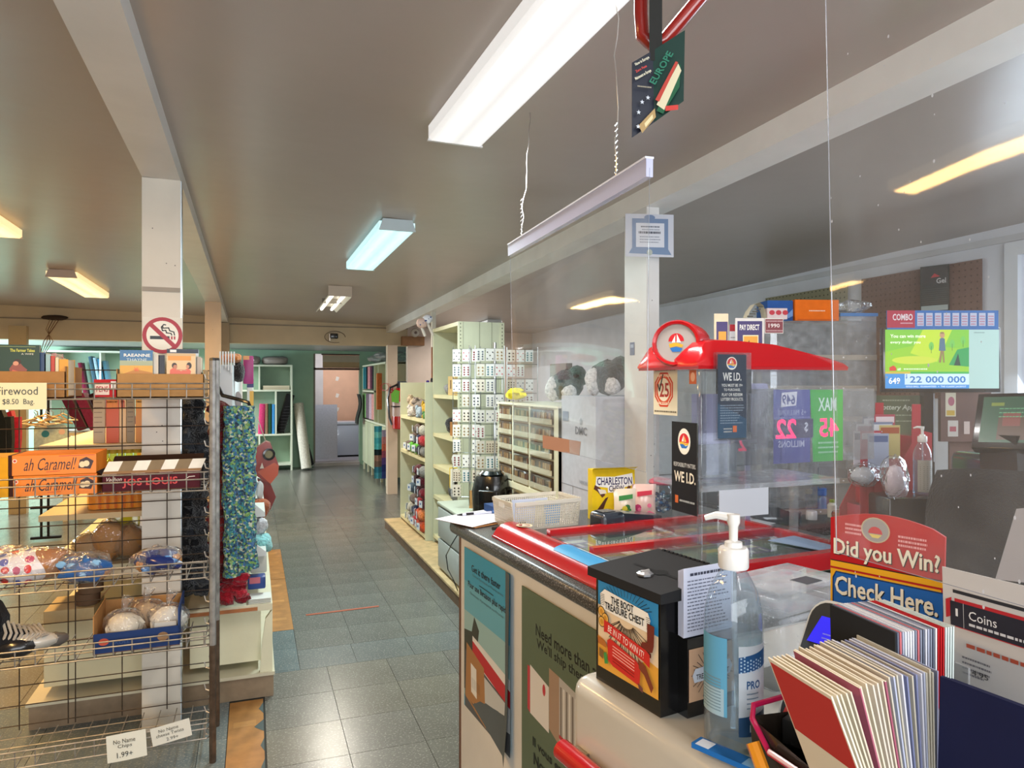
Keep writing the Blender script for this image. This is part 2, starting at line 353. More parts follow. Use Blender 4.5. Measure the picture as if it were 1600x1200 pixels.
# walls
def wallx(name,x0,x1,holes,col,y0=YF,y1=YB,zt=2.6):   # wall normal to x with window holes (y0,y1,z0,z1)
    m=MB('paint'); ys=sorted([y0,y1]+[h for q in holes for h in q[:2]])
    for a,b in zip(ys[:-1],ys[1:]):
        hq=[q for q in holes if q[0]<=a+1e-6 and q[1]>=b-1e-6]
        if hq: m.box(x0,x1,a,b,-.02,hq[0][2],col); m.box(x0,x1,a,b,hq[0][3],zt,col)
        else: m.box(x0,x1,a,b,-.02,zt,col)
    return st(m,name,smooth=False)
def wally(name,y0,y1,holes,col,x0=XL,x1=XR,zt=2.6):
    m=MB('paint'); xs=sorted([x0,x1]+[h for q in holes for h in q[:2]])
    for a,b in zip(xs[:-1],xs[1:]):
        hq=[q for q in holes if q[0]<=a+1e-6 and q[1]>=b-1e-6]
        if hq:
            if hq[0][2]>0: m.box(a,b,y0,y1,-.02,hq[0][2],col)
            m.box(a,b,y0,y1,hq[0][3],zt,col)
        else: m.box(a,b,y0,y1,-.02,zt,col)
    return st(m,name,smooth=False)
wallx('wall_right',XR,XR+.14,[(1.0,2.52,.95,2.12)],'#d9dce4')
wallx('wall_left',XL-.14,XL,[(10.2,12.0,.9,1.8)],'#b7a583')
wally('wall_front',YF-.14,YF,[(-2.1,2.5,.75,2.15)],'#c9c0b0')
wally('wall_back',YB,YB+.12,[(1.0,1.80,0,1.985)],'#9cc4a8')
wally('wall_cross',YM,YM+.1,[],'#dcc8b8',x0=1.95,x1=XR,zt=2.36)
st(MB('paint').box(XR-.012,XR,YF,YM,2.20,2.235,'#c6c8cc'),'trim_4',smooth=False)
# windows: casing, sash, panes
def window(name,axis,c,u0,u1,z0,z1,inn,cols=2,rows=2,fc='#dfe3e8'):
    m=MB('paint'); t=.07; d=inn
    def bx(a0,a1,b0,b1,e0,e1):
        if axis=='x': m.box(min(e0,e1),max(e0,e1),a0,a1,b0,b1,fc)
        else: m.box(a0,a1,min(e0,e1),max(e0,e1),b0,b1,fc)
    bx(u0-t,u1+t,z1,z1+t,c,c+d*.03); bx(u0-t,u1+t,z0-t,z0,c,c+d*.05); bx(u0-t,u0,z0,z1,c,c+d*.03); bx(u1,u1+t,z0,z1,c,c+d*.03)
    o=st(m,name,smooth=False)
    m=MB('paint'); s=.035
    def b2(a0,a1,b0,b1):
        e0,e1=c-d*.05,c-d*.09
        if axis=='x': m.box(min(e0,e1),max(e0,e1),a0,a1,b0,b1,fc)
        else: m.box(a0,a1,min(e0,e1),max(e0,e1),b0,b1,fc)
    b2(u0,u1,z0,z0+s); b2(u0,u1,z1-s,z1); b2(u0,u0+s,z0,z1); b2(u1-s,u1,z0,z1)
    for i in range(1,cols): x=u0+(u1-u0)*i/cols; b2(x-s/2,x+s/2,z0,z1)
    for i in range(1,rows): z=z0+(z1-z0)*i/rows; b2(u0,u1,z-s/2,z+s/2)
    m.build('sash',o,smooth=False)
    for i in range(cols):
        for j in range(rows):
            x0,x1=u0+(u1-u0)*i/cols,u0+(u1-u0)*(i+1)/cols; y0,y1=z0+(z1-z0)*j/rows,z0+(z1-z0)*(j+1)/rows; e=c-d*.07
            g=MB('acrylic')
            if axis=='x': g.box(e-.002,e+.002,x0,x1,y0,y1,'#ffffff')
            else: g.box(x0,x1,e-.002,e+.002,y0,y1,'#ffffff')
            g.build('pane',o,smooth=False)
window('window_1','x',XR,1.0,2.52,.95,2.12,-1); window('window_2','y',YF,-2.1,2.5,.75,2.15,1,3,1); window('window_3','x',XL,10.2,12.0,.9,1.8,1)
# posts that carry the beams
def post(name,a0,a1,b0,b1,z1,col,extra=None):
    m=MB('paint'); m.box(a0,a1,b0,b1,-.003,z1,col)
    rn=random.Random(name)
    for k in range(9):
        z=rn.uniform(.9,z1-.1); x=rn.uniform(a0+.02,a1-.02); m.box(x,x+.004,b0-.0006,b0,z,z+.004,'#4b3d33')
    return st(m,name,smooth=False)
p1=post('trim_5',-.434,-.288,3.28,3.345,C(-.36,3.3)-.07,'#cfc7b8')
for z in (1.45+.335*2.98*.0+ .31*2.98*.0+2.26,1.45+143/1100*2.98): p1_=MB('matte').box(-.432,-.289,3.274,3.28,z,z+.018,'#9d958a').build('strap_mark',p1,smooth=False)
st(MB('metal').box(-.290,-.284,3.285,3.34,0,C(-.3,3.3)-.07,'#b9c2c6'),'trim_6',smooth=False)
post('trim_7',-.434,-.290,7.36,7.42,C(-.36,7.3)-.07,'#d3b796')
post('trim_8',-.40,-.27,9.28,9.36,2.2,'#a89472')
post('trim_9',-2.55,-2.38,9.27,9.36,2.1,'#bfa678')
post('trim_10',1.66,1.725,2.76,2.96,C(1.7,2.8)-.088,'#d2cfcb')
post('trim_11',1.66,1.79,9.24,9.36,1.96,'#d8c2aa')
m=MB('wood'); m.box(1.86,2.16,9.27,9.36,1.965,2.085,'#94683f'); one(m,'wood_block','rough brown wooden block fixed on the cross wall beside the post','block')
# doorway in the green back wall, store room behind with bare plasterboard
m=MB('paint'); m.box(1.0,1.03,YB-.01,YB+.13,0,1.985,'#7d7566'); m.box(1.0,1.80,YB-.01,YB+.13,1.70,1.735,'#5e3d2a'); m.box(1.14,1.80,YB-.012,YB+.12,1.965,1.985,'#54362a'); st(m,'door_1',smooth=False)
m=MB('matte'); m.box(1.0,2.4,YB+.12,14.7,.0,.07,'#b3adb3'); m.box(1.0,1.8,YB-.02,YB+.12,0,.055,'#b9b3b3'); st(m,'floor_store_room',smooth=False)
m=MB('matte'); m.box(.6,2.6,14.2,14.3,0,2.1,'#e0b091'); m.box(1.0,1.28,14.12,14.2,.2,2.1,'#c8bfba'); m.box(.7,.74,YB+.12,14.3,0,2.1,'#c9c0b8'); m.box(2.5,2.54,YB+.12,14.3,0,2.1,'#c9c0b8'); m.box(.6,2.6,YB+.12,14.4,2.1,2.14,'#c9c0b8')
sr=st(m,'wall_store_room',smooth=False)
m=MB('matte'); m.box(.92,1.02,14.185,14.199,.5,1.9,'#e4d9cc')
for (x,z) in ((1.55,1.55),(1.55,1.22),(1.55,.95)): m.plate([(x-.03,z-.03),(x+.02,z-.04),(x+.05,z+.03),(x-.01,z+.05)],14.19,14.199,'#e9dccd')
m.build('joint_compound',sr,smooth=False)
m=MB('matte'); m.box(1.16,1.8,YB+.02,YB+.05,1.74,1.96,'#c7ab86'); m.box(1.16,1.8,YB+.018,YB+.02,1.84,1.955,'#cfc4b0'); st(m,'trim_12',smooth=False)
# lamps ---------------------------------------------------------------------------------------
def emitter(key,col,strength):
    m=bpy.data.materials.new(key); m.use_nodes=True; n=m.node_tree; N=n.nodes; L=n.links; b=N['Principled BSDF']
    b.inputs['Base Color'].default_value=(.8,.8,.8,1); b.inputs['Roughness'].default_value=.4
    tc=N.new('ShaderNodeTexCoord'); sp=N.new('ShaderNodeSeparateXYZ'); L.new(tc.outputs['Generated'],sp.inputs[0])
    # two tubes behind the prismatic diffuser
    a=N.new('ShaderNodeMath'); a.operation='SUBTRACT'; a.inputs[1].default_value=.5; L.new(sp.outputs['X'],a.inputs[0])
    b2=N.new('ShaderNodeMath'); b2.operation='ABSOLUTE'; L.new(a.outputs[0],b2.inputs[0])
    c=N.new('ShaderNodeMath'); c.operation='SUBTRACT'; c.inputs[1].default_value=.24; L.new(b2.outputs[0],c.inputs[0])
    d=N.new('ShaderNodeMath'); d.operation='ABSOLUTE'; L.new(c.outputs[0],d.inputs[0])
    e=N.new('ShaderNodeMapRange'); e.inputs[1].default_value=.02; e.inputs[2].default_value=.26; e.inputs[3].default_value=strength*1.25; e.inputs[4].default_value=strength*.72; L.new(d.outputs[0],e.inputs[0])
    L.new(e.outputs[0],b.inputs['Emission Strength']); b.inputs['Emission Color'].default_value=(*col,1); MATS[key]=m
emitter('tube_white',(1,.99,.97),.82); emitter('tube_cyan',(.45,.93,1.0),1.15); emitter('tube_amber',(1,.70,.30),1.6); emitter('tube_bright',(1,.95,.84),3)
LCOL={'tube_white':(1,.97,.94),'tube_cyan':(.80,.98,1.0),'tube_amber':(1,.58,.19)}
def lamp(a,b0,b1,wd,key,label,hc='#dcdcda',tilt=0,power=30):
    z=C(a,(b0+b1)/2); sl=-.0174; L_=b1-b0
    t=thing('ceiling_light',label,'light',(a,b0,C(a,b0)-.002),(math.atan(sl),0,tilt),'fluorescent ceiling lights')
    h=MB('paint'); hw=wd/2
    h.box(-hw*.8,hw*.8,0,L_,-.03,0,hc); h.plate([(-hw,-.062),(hw,-.062),(hw*.8,0),(-hw*.8,0)],-.012,0,hc); h.plate([(-hw,-.062),(hw,-.062),(hw*.8,0),(-hw*.8,0)],L_,L_+.012,hc)
    h.build('housing',t,smooth=False)
    d=MB(key); n=len([0]); prof=[(-hw*.98,-.012),(-hw*.98,-.052),(-hw*.86,-.062),(hw*.86,-.062),(hw*.98,-.052),(hw*.98,-.012)]
    d.plate(prof,.002,L_-.002,'#ffffff'); d.build('diffuser',t,smooth=False)
    l=area('lamp_light',(0,L_/2,-.07),(0,0,0),wd*.85,L_*.95,power,LCOL[key]); l.parent=t; l.data.spread=R(175); return t
lamp(.72,1.18,2.42,.205,'tube_white','large white fluorescent light nearest the camera, cut by the top edge',tilt=R(2),power=30)
lamp(.735,3.80,5.05,.20,'tube_cyan','bluish fluorescent light in the middle of the centre aisle ceiling','#b9c6c8',tilt=R(1),power=58)
lamp(-1.42,6.45,7.65,.22,'tube_amber','amber fluorescent light left of the post, whole length visible','#b9a99c',tilt=R(-1),power=48)
lamp(-1.42,3.72,4.95,.22,'tube_amber','amber fluorescent light cut by the left edge of the photo','#b9a99c',tilt=R(-1),power=48)
lamp(-1.42,1.2,2.45,.22,'tube_amber','amber fluorescent light left of the camera, seen only mirrored in the large screen','#b9a99c',power=42)
lamp(.72,-1.35,-.1,.205,'tube_white','white fluorescent light behind the camera over the shop entrance',power=12)
lamp(2.7,7.95,9.1,.2,'tube_white','added unseen white light brightening the cross wall behind the tall metal shelf',power=20)  # added lamp, kept out of view, to lift the cross wall
t_=lamp(-1.2,10.6,11.8,.2,'tube_white','added unseen white light brightening the back room behind the cross beam',power=130); t_.location.z=2.034; t_.rotation_euler=(0,0,0)  # extra lamp added out of sight to brighten the green back wall
lamp(-3.4,4.6,5.85,.22,'tube_amber','amber fluorescent light far left outside the photo','#b9a99c',power=44)
# far lamp: open reflector with two bare tubes
zf=C(.71,6.25); t=thing('ceiling_light','small far fluorescent light with open reflector and bare tubes','light',(.71,6.25,zf-.002),(math.atan(-.0174),0,0),'fluorescent ceiling lights')
h=MB('paint'); h.plate([(-.04,-.03),(.04,-.03),(.10,-.09),(.102,-.085),(.05,0),(-.05,0),(-.102,-.085),(-.10,-.09)],0,1.22,'#cfc9bd'); h.box(-.1,.1,.6,.62,-.075,-.03,'#8e867a'); h.box(-.1,.1,-.012,0,-.09,0,'#b8a796'); h.build('reflector',t,smooth=False)
for sx in (-.05,.05): MB('tube_bright').tube([(sx,.02,-.062),(sx,1.2,-.062)],.014,'#ffffff',n=8).build('tube',t)
l=area('lamp_light',(0,.61,-.10),(0,0,0),.15,1.15,45,(1,.93,.80)); l.parent=t; l.data.spread=R(175)
# ================================================================= SERVICE COUNTER
PR=.977
CR=R(4.2); CX,CY=.71,2.48; CZ=.95
def cl(x,y,z=0):   # counter local -> room ; x into the counter, y toward the far end (0) negative toward camera
    return Vector((CX+x*math.cos(CR)-y*math.sin(CR),CY+x*math.sin(CR)+y*math.cos(CR),z))
t=thing('service_counter','long white-faced service counter with black speckled top and posters on its aisle side','counter',(CX,CY,0),CR)
m=MB('paint'); m.box(0,1.0,-1.22,0,0,.905,'#e6e3dd'); m.box(-.004,.0,-.012,.0,0,.905,'#6b4a36'); m.build('cabinet_body',t,smooth=False)
m=MB('laminate'); m.rbox(-.035,1.03,-1.24,.03,.905,.95,.018,'#222222',seg=3); m.build('worktop',t)
# posters on the aisle face (face normal is local -x): printed sheets
def face_sheet(name,label,cat,y0,y1,z0,z1,col,th=.0012):
    # origin at the far (left in view) lower corner, x runs toward the camera
    p=cl(-.006,y0); o=thing(name,label,cat,(p.x,p.y,z0),CR-R(90))
    return o,abs(y1-y0),z1-z0
o,W,H=face_sheet('courier_poster','blue sky courier poster with brown parcel curling away from the counter face','poster',-.07,-.475,.29,.872,'')
b=MB('paper'); b.grid(lambda u,v:(u*W,-.0025-.018*max(0,u-.88)*8*(1-v*.6)-.02*max(0,.25-v)*2*u,(v*H+ (0 if v>.01 else .07*(1-u)))),8,10,'#5d666a'); b.build('sheet',o)
g=Gfx(W,H); g.z=.0034
g.rect(0,.02,W*.98,H,'#3f9fc4'); g.rect(0,.06,W*.98,H*.80,'#69b1c8'); g.rect(0,.06,W*.98,H*.62,'#9fc3c4')
g.poly([(0,.08),(W*.98,.08),(W*.98,H*.40),(W*.6,H*.43),(W*.52,H*.36),(W*.3,H*.42),(W*.35,H*.56),(W*.24,H*.62),(W*.18,H*.52),(0,H*.5)],'#3e3d2f')
g.poly([(W*.2,H*.36),(W*.2,H*.50),(W*.98,H*.44),(W*.98,H*.30)],'#e9e6e2'); g.poly([(W*.2,H*.38),(W*.2,H*.47),(W*.98,H*.38),(W*.98,H*.29)],'#c4232b')
g.poly([(W*.02,.02),(W*.02,H*.38),(W*.3,H*.36),(W*.98,H*.29),(W*.98,.02)],'#57585a'); g.poly([(W*.45,H*.1),(W*.38,H*.33),(W*.98,H*.29),(W*.98,H*.16)],'#c9cbc9')
g.poly([(W*.03,H*.10),(W*.06,H*.43),(W*.46,H*.37),(W*.5,H*.04)],'#b07c43'); g.poly([(W*.17,H*.16),(W*.16,H*.33),(W*.29,H*.32),(W*.30,H*.15)],'#e9e8e2')
for k in range(9): g.rect(W*.185+k*.009,H*.19,W*.188+k*.009,H*.25,'#25282b')
g.text('Get it there faster',W*.18,H*.88,W*.62,.024,'#12181c',True); g.text('Choose Xpresspost or Priority service',W*.2,H*.85,W*.66,.011,'#4a666e')
g.line([(W*.36,H*.825),(W*.66,H*.825)],.003,'#12181c'); g.text('Pour une livraison plus rapide',W*.10,H*.765,W*.84,.027,'#12181c',True); g.text('Choisissez Xpresspost ou Priorite',W*.14,H*.735,W*.72,.011,'#4a666e')
g.build(o)
o,W,H=face_sheet('shipping_poster','green poster about shipping many parcels on the counter face','poster',-.55,-1.13,.20,.858,'')
b=MB('paper'); b.box(0,W,-.003,0,0,H,'#5f6e57'); b.build('sheet',o,smooth=False)
g=Gfx(W,H); g.z=.0034
g.rect(0,0,W,H,'#5f6f58')
g.text('Need more than a few?',W*.16,H*.825,W*.72,.034,'#11140f',True); g.text("We'll ship them to you!",W*.17,H*.765,W*.70,.034,'#11140f',True)
g.m.M=Matrix.Translation((0,0,.15*H))
g.poly([(W*.30,H*.33),(W*.30,H*.58),(W*.40,H*.575),(W*.40,H*.30)],'#a98d76'); g.poly([(W*.40,H*.30),(W*.40,H*.575),(W*.60,H*.56),(W*.60,H*.30)],'#b9b6b2')
for k in range(7): g.rect(W*(.41+k*.027),H*.33,W*(.424+k*.027),H*.54,'#dddbd7' if k%2 else '#7d746d')
g.rect(W*.40,H*.33,W*.60,H*.345,'#b8343c'); g.poly([(W*.07,H*.33),(W*.07,H*.52),(W*.1,H*.52),(W*.1,H*.32)],'#c33b44'); g.poly([(W*.1,H*.32),(W*.1,H*.53),(W*.30,H*.50),(W*.30,H*.31)],'#e3dfda'); g.disc(W*.25,H*.47,.009,.016,'#c33b44')
for i,(cx,cz,cc) in enumerate(((.65,.50,'#d8d6d0'),(.79,.50,'#6a5a48'),(.65,.41,'#3b352e'),(.79,.41,'#c9c7c2'),(.65,.345,'#d5d2cb'),(.79,.335,'#8b7355'))): g.rect(W*cx,H*(cz-.05),W*(cx+.14),H*(cz+.045),cc)
g.rect(W*.66,H*.395,W*.78,H*.41,'#c5a469')
g.m.M=Matrix()
g.text('Il vous en faut beaucoup?',W*.13,H*.33,W*.8,.034,'#11140f',True); g.text('Nous vous les livrons!',W*.14,H*.265,W*.72,.034,'#11140f',True)
g.build(o)

# flat ticket tray on the counter -----------------------------------------------------------
TZ=.951
t=thing('ticket_tray','red framed flat glass ticket tray lying on the counter top','tray',tuple(cl(.0,-.30,TZ)),CR)
# local: x into counter, y along (0 far, negative near)
m=MB('gloss')
def hump(m,x0,x1,y0,y1,h,col,n=8):
    def fn(u,v):
        a=PI*u; return (x0+(x1-x0)*u, y0+(y1-y0)*v, h*(math.sin(a)**.6))
    m.grid(lambda u,v:fn(1-u,v),n,1,col); 
    for y in (y0,y1):
        pts=[(x0+(x1-x0)*k/n,y,h*(max(0,math.sin(PI*k/n))**.6)) for k in range(n+1)]; m.add(pts,[list(range(n+1)) if y==y1 else list(range(n+1))[::-1]],col)
hump(m,0,.13,-.77,0,.045,'#b00d16'); m.box(.0,.13,-.77,0,.0,.006,'#b00d16')
m.build('side_band',t,ang=60)
m=MB('gloss'); m.bar((.12,-.17,.035),(.80,-.17,.035),.022,.02,'#b80f18'); m.bar((.12,-.43,.035),(.80,-.43,.035),.022,.02,'#b80f18'); m.bar((.12,-.755,.03),(.80,-.755,.03),.03,.045,'#b80f18'); m.bar((.79,-.16,.03),(.79,-.77,.03),.02,.03,'#b80f18'); m.build('rails',t,smooth=False)
m=MB('matte'); m.box(.12,.79,-.76,-.16,.002,.008,'#6f7f6d'); 
m.build('tray_base',t,smooth=False)
rn=random.Random(5)
for i in range(6):
    for j in range(4):
        if rn.random()<.12: continue
        x=.135+i*.108; y=-.29-j*.135; c=rn.choice(['#5d8f57','#c8b94a','#3f7dae','#d8d4c5','#b44438','#7a5aa0','#6ea36b','#8d9a4a'])
        q=MB('print'); q.box(x,x+.098,y,y+.10,.009,.0095,c); q.box(x+.006,x+.09,y+.06,y+.09,.0095,.0098,rn.choice(['#f1e7c0','#e3c33a','#f0f0ee'])); q.disc=None
        for k in range(5): q.box(x+.01+k*.016,x+.02+k*.016,y+.01,y+.045,.0095,.0098,rn.choice(['#2e5d3a','#f2f2e6','#d33a33','#20324f']))
        q.build('scratch_ticket',t,smooth=False)
MB('glasstop').box(.12,.79,-.755,-.16,.028,.032,'#ffffff').build('glass_cover',t,smooth=False)
# blue label window set in the red band, and the round emblem
m=MB('print'); n=8
def onb(u,v): x=.13*u; return (x,v,.045*(math.sin(PI*u)**.6)+.0015)
m.grid(lambda u,v:onb(.82-.60*u,-.37-.37*v),6,1,'#3f9ad0'); m.grid(lambda u,v:(onb(.70-.1*u,-.42-.28*v)[0],onb(.70-.1*u,-.42-.28*v)[1],onb(.70-.1*u,0)[2]+.001),2,1,'#dfeef5'); m.build('blue_label',t)
m=MB('print'); cx,cy=.075,-.09
m.add([(cx+.026*math.cos(a),cy+.03*math.sin(a),.0478) for a in [2*PI*k/20 for k in range(20)]],[list(range(20))],'#d9c9a4'); m.add([(cx+.018*math.cos(a),cy+.02*math.sin(a),.0482) for a in [2*PI*k/20 for k in range(20)]],[list(range(20))],'#8b2b23')
m.add([(cx-.014,cy-.012,.0486),(cx+.014,cy-.012,.0486),(cx,cy+.014,.0486)],[(0,1,2)],'#efe6d0'); m.build('emblem',t,smooth=False)

# clear ticket tower with the red canopy ----------------------------------------------------
P0=P(1096,905,1.76); TR=R(1.5)
t=thing('ticket_tower','tall clear acrylic ticket stand under a red canopy on the counter','display stand',(P0.x,P0.y,TZ+.037),TR)
w_,d_,h_=.45,.215,.515
m=MB('acrylic')
for x in (0,w_-.004): m.box(x,x+.004,0,d_,0,h_,'#ffffff')
m.box(.17,.174,0,d_,.21,h_,'#ffffff')
m.box(0,w_,d_-.004,d_,.0,h_,'#ffffff'); m.box(.0,w_,.0,.004,.20,h_,'#ffffff'); m.build('clear_walls',t,smooth=False)
m=MB('acrylic'); m.rbox(-.006,.012,-.006,.012,0,h_,.003,'#ffffff'); m.build('corner_rod',t)
m=MB('frost'); m.box(0,w_,-.006,d_,.192,.206,'#ffffff'); m.build('shelf',t,smooth=False)
m=MB('frost'); m.box(.06,.19,.1,.103,.21,.30,'#ffffff'); m.build('ticket_divider',t,smooth=False)
# canopy: long red roof that slopes down to the right with a raised round badge at the left
m=MB('gloss'); prof=[(-.03,h_-.01),(-.03,h_+.010),(-.012,h_+.038),(.0,h_+.055),(.03,h_+.064),(.10,h_+.064),(.22,h_+.056),(.32,h_+.036),(.40,h_+.020),(.455,h_+.006),(.46,h_-.01)]
pts=prof; n=len(pts)
def pp(x,z,y): return (x,y,z)
ys=[-.028,-.012,.06,.20,.235,.25]; sc=[.0,.9,1.0,1.0,.9,.0]
vs=[]
for y,s_ in zip(ys,sc):
    for x,z in pts: vs.append((x,y,h_-.01+(z-h_+.01)*(s_ if s_>0 else .25)))
fs=[]
for j in range(len(ys)-1):
    for i in range(n-1): fs.append((j*n+i,j*n+i+1,(j+1)*n+i+1,(j+1)*n+i))
fs.append(list(range(n))[::-1]); fs.append([(len(ys)-1)*n+i for i in range(n)]); m.add(vs,[f[::-1] for f in fs],'#b50d16'); m.box(-.028,.458,-.026,.248,h_-.016,h_-.008,'#b30f18')
m.build('canopy',t,ang=50)
# badge: disc housing facing the aisle (local -x, turned to the camera)
m=MB('gloss'); bd=thing('x','','',(0,0,0)); bpy.data.objects.remove(bd)
nrm=Vector((-.80,-.60,.05)).normalized(); bc=Vector((-.020,.075,h_+.052)); ax=nrm.cross(Vector((0,0,1))).normalized()*-1; up=ax.cross(nrm)*-1
ax=Vector((.60,-.80,0)).normalized(); up=nrm.cross(ax)*-1
if up.z<0: up=-up
def ringpts(r,off,n=28,rz=1.0): return [bc+ax*(r*math.cos(2*PI*k/n))+up*(r*rz*math.sin(2*PI*k/n))+nrm*off for k in range(n)]
n=28; R0=.066
loops=[ringpts(R0,-.08,n,.92),ringpts(R0,.006,n,.92),ringpts(R0*.93,.016,n,.92),ringpts(R0*.82,.014,n,.92),ringpts(R0*.80,.006,n,.92)]
vs=[p for l in loops for p in l]; fs=[]
for j in range(4):
    for k in range(n): fs.append((j*n+k,j*n+(k+1)%n,(j+1)*n+(k+1)%n,(j+1)*n+k))
fs.append(list(range(n))); m.add(vs,fs,'#b50d16'); o=m.build('badge_ring',t,ang=50)
m=MB('print'); m.add(ringpts(R0*.80,.007,n,.92),[list(range(n))],'#a89f98')
def bp(x,y,k): return bc+ax*(x*.8)+up*(y*.8)+nrm*(.0075+.0004*k)
m.add([bp(.026*math.cos(R(a)),.026*math.sin(R(a))+.006,1) for a in range(0,181,20)],[list(range(10))],'#c5242c'); m.add([bp(-.003,.026,2),bp(-.003,.002,2),bp(-.015,.002,2)],[(0,1,2)],'#f3ead6'); m.add([bp(.002,.03,2),bp(.016,.002,2),bp(.002,.002,2)],[(0,1,2)],'#f3ead6')
m.add([bp(-.024,-.002,2),bp(0,.002,2),bp(.024,-.006,2),bp(.02,-.014,2),bp(0,-.01,2),bp(-.02,-.014,2)],[list(range(6))],'#dca233'); m.add([bp(-.02,-.016,2),bp(0,-.012,2),bp(.022,-.018,2),bp(.014,-.028,2),bp(-.012,-.028,2)],[list(range(5))],'#2c6db0')
m.build('badge_face',o,smooth=False)
# stickers on the aisle side of the tower (plane x=0, facing -x): origin at far edge, x toward camera
def side_gfx(y_far,z0): return dict(loc=(-.0015,y_far,z0),rz=-PI/2)
g=Gfx(.125,.165); g.m.M=Matrix.Diagonal((.9,1,.78,1)); g.rect(0,0,.125,.165,'#d9cdae')
cx,cy,r=.055,.088,.052
g.poly([(cx+r*1.0*math.cos(R(22.5+45*k)),cy+r*1.25*math.sin(R(22.5+45*k))) for k in range(8)],'#c6401f'); g.poly([(cx+r*.86*math.cos(R(22.5+45*k)),cy+r*1.1*math.sin(R(22.5+45*k))) for k in range(8)],'#e8dfc6')
g.poly([(cx+r*.82*math.cos(R(22.5+45*k)),cy+r*1.04*math.sin(R(22.5+45*k))) for k in range(8)],'#cf4a24'); g.disc(cx,cy,r*.62,r*.78,'#e8dcc0')
g.text('ARE YOU UNDER',cx-.034,cy+.044,.068,.009,'#f2e4c4',True); g.text('HAVE YOUR I.D.',cx-.036,cy-.052,.07,.009,'#f2e4c4',True)
g.text('25',cx-.022,cy-.026,.05,.05,'#a5271c',True); g.line([(cx-.03,cy+.018),(cx-.022,cy-.004),(cx-.004,cy+.052)],.006,'#1c1b1a'); g.lines(.01,.115,.153,1,.01,.004,'#8b8068',0); g.lines(.006,.12,.01,1,.01,.005,'#6d6350',0)
g.build(t,'age_sticker',**side_gfx(.212,.378))
g=Gfx(.03,.04); g.rect(0,0,.03,.036,'#d96a32'); g.disc(.015,.018,.009,.012,'#f0b58d'); g.build(t,'orange_sticker',**side_gfx(.048,.462))
g=Gfx(.11,.235); g.rect(0,0,.115,.235,'#15161b'); g.disc(.055,.185,.027,.034,'#eee4d0'); emblem(g,.055,.185,.025)
g.text('RESPONSIBILITY MATTERS.',.01,.118,.095,.011,'#dcdad2'); g.text('WE I.D.',.012,.078,.092,.028,'#efe3cb',True); g.rect(.016,.022,.03,.042,'#d96a32'); g.lines(.036,.1,.028,1,.01,.005,'#b9b7b0',0)
g.build(t,'age_notice',**side_gfx(.125,.128))
# clear leaflet holder with the dark age notice, hooked on the front
h=MB('acrylic'); h.box(0,.105,-.014,-.011,0,.215,'#ffffff'); h.box(0,.105,-.003,0,.0,.215,'#ffffff'); h.box(0,.105,-.014,0,-.003,0,'#ffffff'); h.box(.102,.105,-.014,0,0,.215,'#ffffff'); ho=h.build('leaflet_holder',t,loc=(.008,-.036,.325),smooth=False)
g=Gfx(.09,.2); g.rect(.003,.003,.09,.21,'#1d2a3c'); g.poly([(.003,.003),(.09,.003),(.09,.05),(.003,.09)],'#1c4560'); emblem(g,.045,.188,.016)
g.text('WE I.D.',.018,.145,.056,.020,'#e7e3da',True)
for i,(s_,ww) in enumerate((('YOU MUST BE 19+',.064),('TO PURCHASE,',.05),('PLAY OR REDEEM',.062),('LOTTERY PRODUCTS.',.068))): g.text(s_,.046-ww/2,.130-i*.0115,ww,.0075,'#d8d5cc',True)
g.lines(.01,.083,.083,8,.0062,.0022,'#8d9aa5',.3); g.rect(.048,.018,.06,.034,'#d96a32'); g.lines(.02,.045,.025,2,.007,.003,'#b9b7b0',0)
g.build(ho,'age_notice',loc=(.004,-.008,0))
g=Gfx(.3,.2); g.rect(0,0,.2,.105,'#b9b9d6'); g.build(t,'white_card',loc=(.05,.11,.33)); MB('paper').box(.035,.20,.15,.152,.21,.34,'#d6d6ea').build('inner_sheet',t,smooth=False)
m=MB('paper'); m.box(.045,.20,-.012,-.0105,.125,.195,'#c3c5cc'); m.build('paper_strip',t,smooth=False)

# jackpot display seen from behind through the stand (mirror writing)
q=P(1262,666,2.35)
t=thing('jackpot_display','jackpot sign of purple and green panels seen from behind, reversed red digits','sign',(q.x,q.y,q.z-.12),R(1.5))
g=Gfx(.6,.25); zz=.125
b=MB('greyclear'); b.box(-.30,.30,0,.02,-.0,.245,'#8d8a86'); b.box(-.28,-.26,0,.02,.951-q.z+.12,0,'#8d8a86'); b.box(-.06,-.04,0,.02,.951-q.z+.12,0,'#8d8a86'); b.build('panel_case',t,smooth=False)
x0=-.145
g.rect(x0,.0,x0+.155,.242,'#5b5c9c'); g.poly([(x0+.155,.242),(x0+.30,.242),(x0+.30,0),(x0+.168,0)],'#45b045'); g.rect(x0,.0,x0+.155,.11,'#615f9e')
g.poly([(x0+.03,.185),(x0+.035,.232),(x0+.10,.236),(x0+.095,.19)],'#d9d6e0'); g.text('649',x0+.036,.193,.055,.034,'#4a4a86',True,mirror=True); g.rect(x0+.0,.148,x0+.155,.152,'#7d7cb0')
g.text('+5 MILLIONS',x0+.018,.158,.12,.018,'#aeb2cf',False,mirror=True); g.text('MILLIONS',x0+.02,.052,.11,.022,'#c0c0dc',True,mirror=True); g.rect(x0,.082,x0+.168,.145,'#544a66'); g.text('$',x0+.13,.10,.016,.034,'#dcdce8',False,mirror=True)
g.text('22',x0+.01,.082,.085,.064,'#ff2a62',True,mirror=True,mat='led'); g.text('45',x0+.195,.082,.085,.064,'#ff2a62',True,mirror=True,mat='led'); g.text('MAX',x0+.19,.17,.08,.045,'#d9f0e0',True,mirror=True); g.lines(x0+.19,x0+.28,.06,3,.016,.006,'#a9d8b0',.2)
g.build(t)
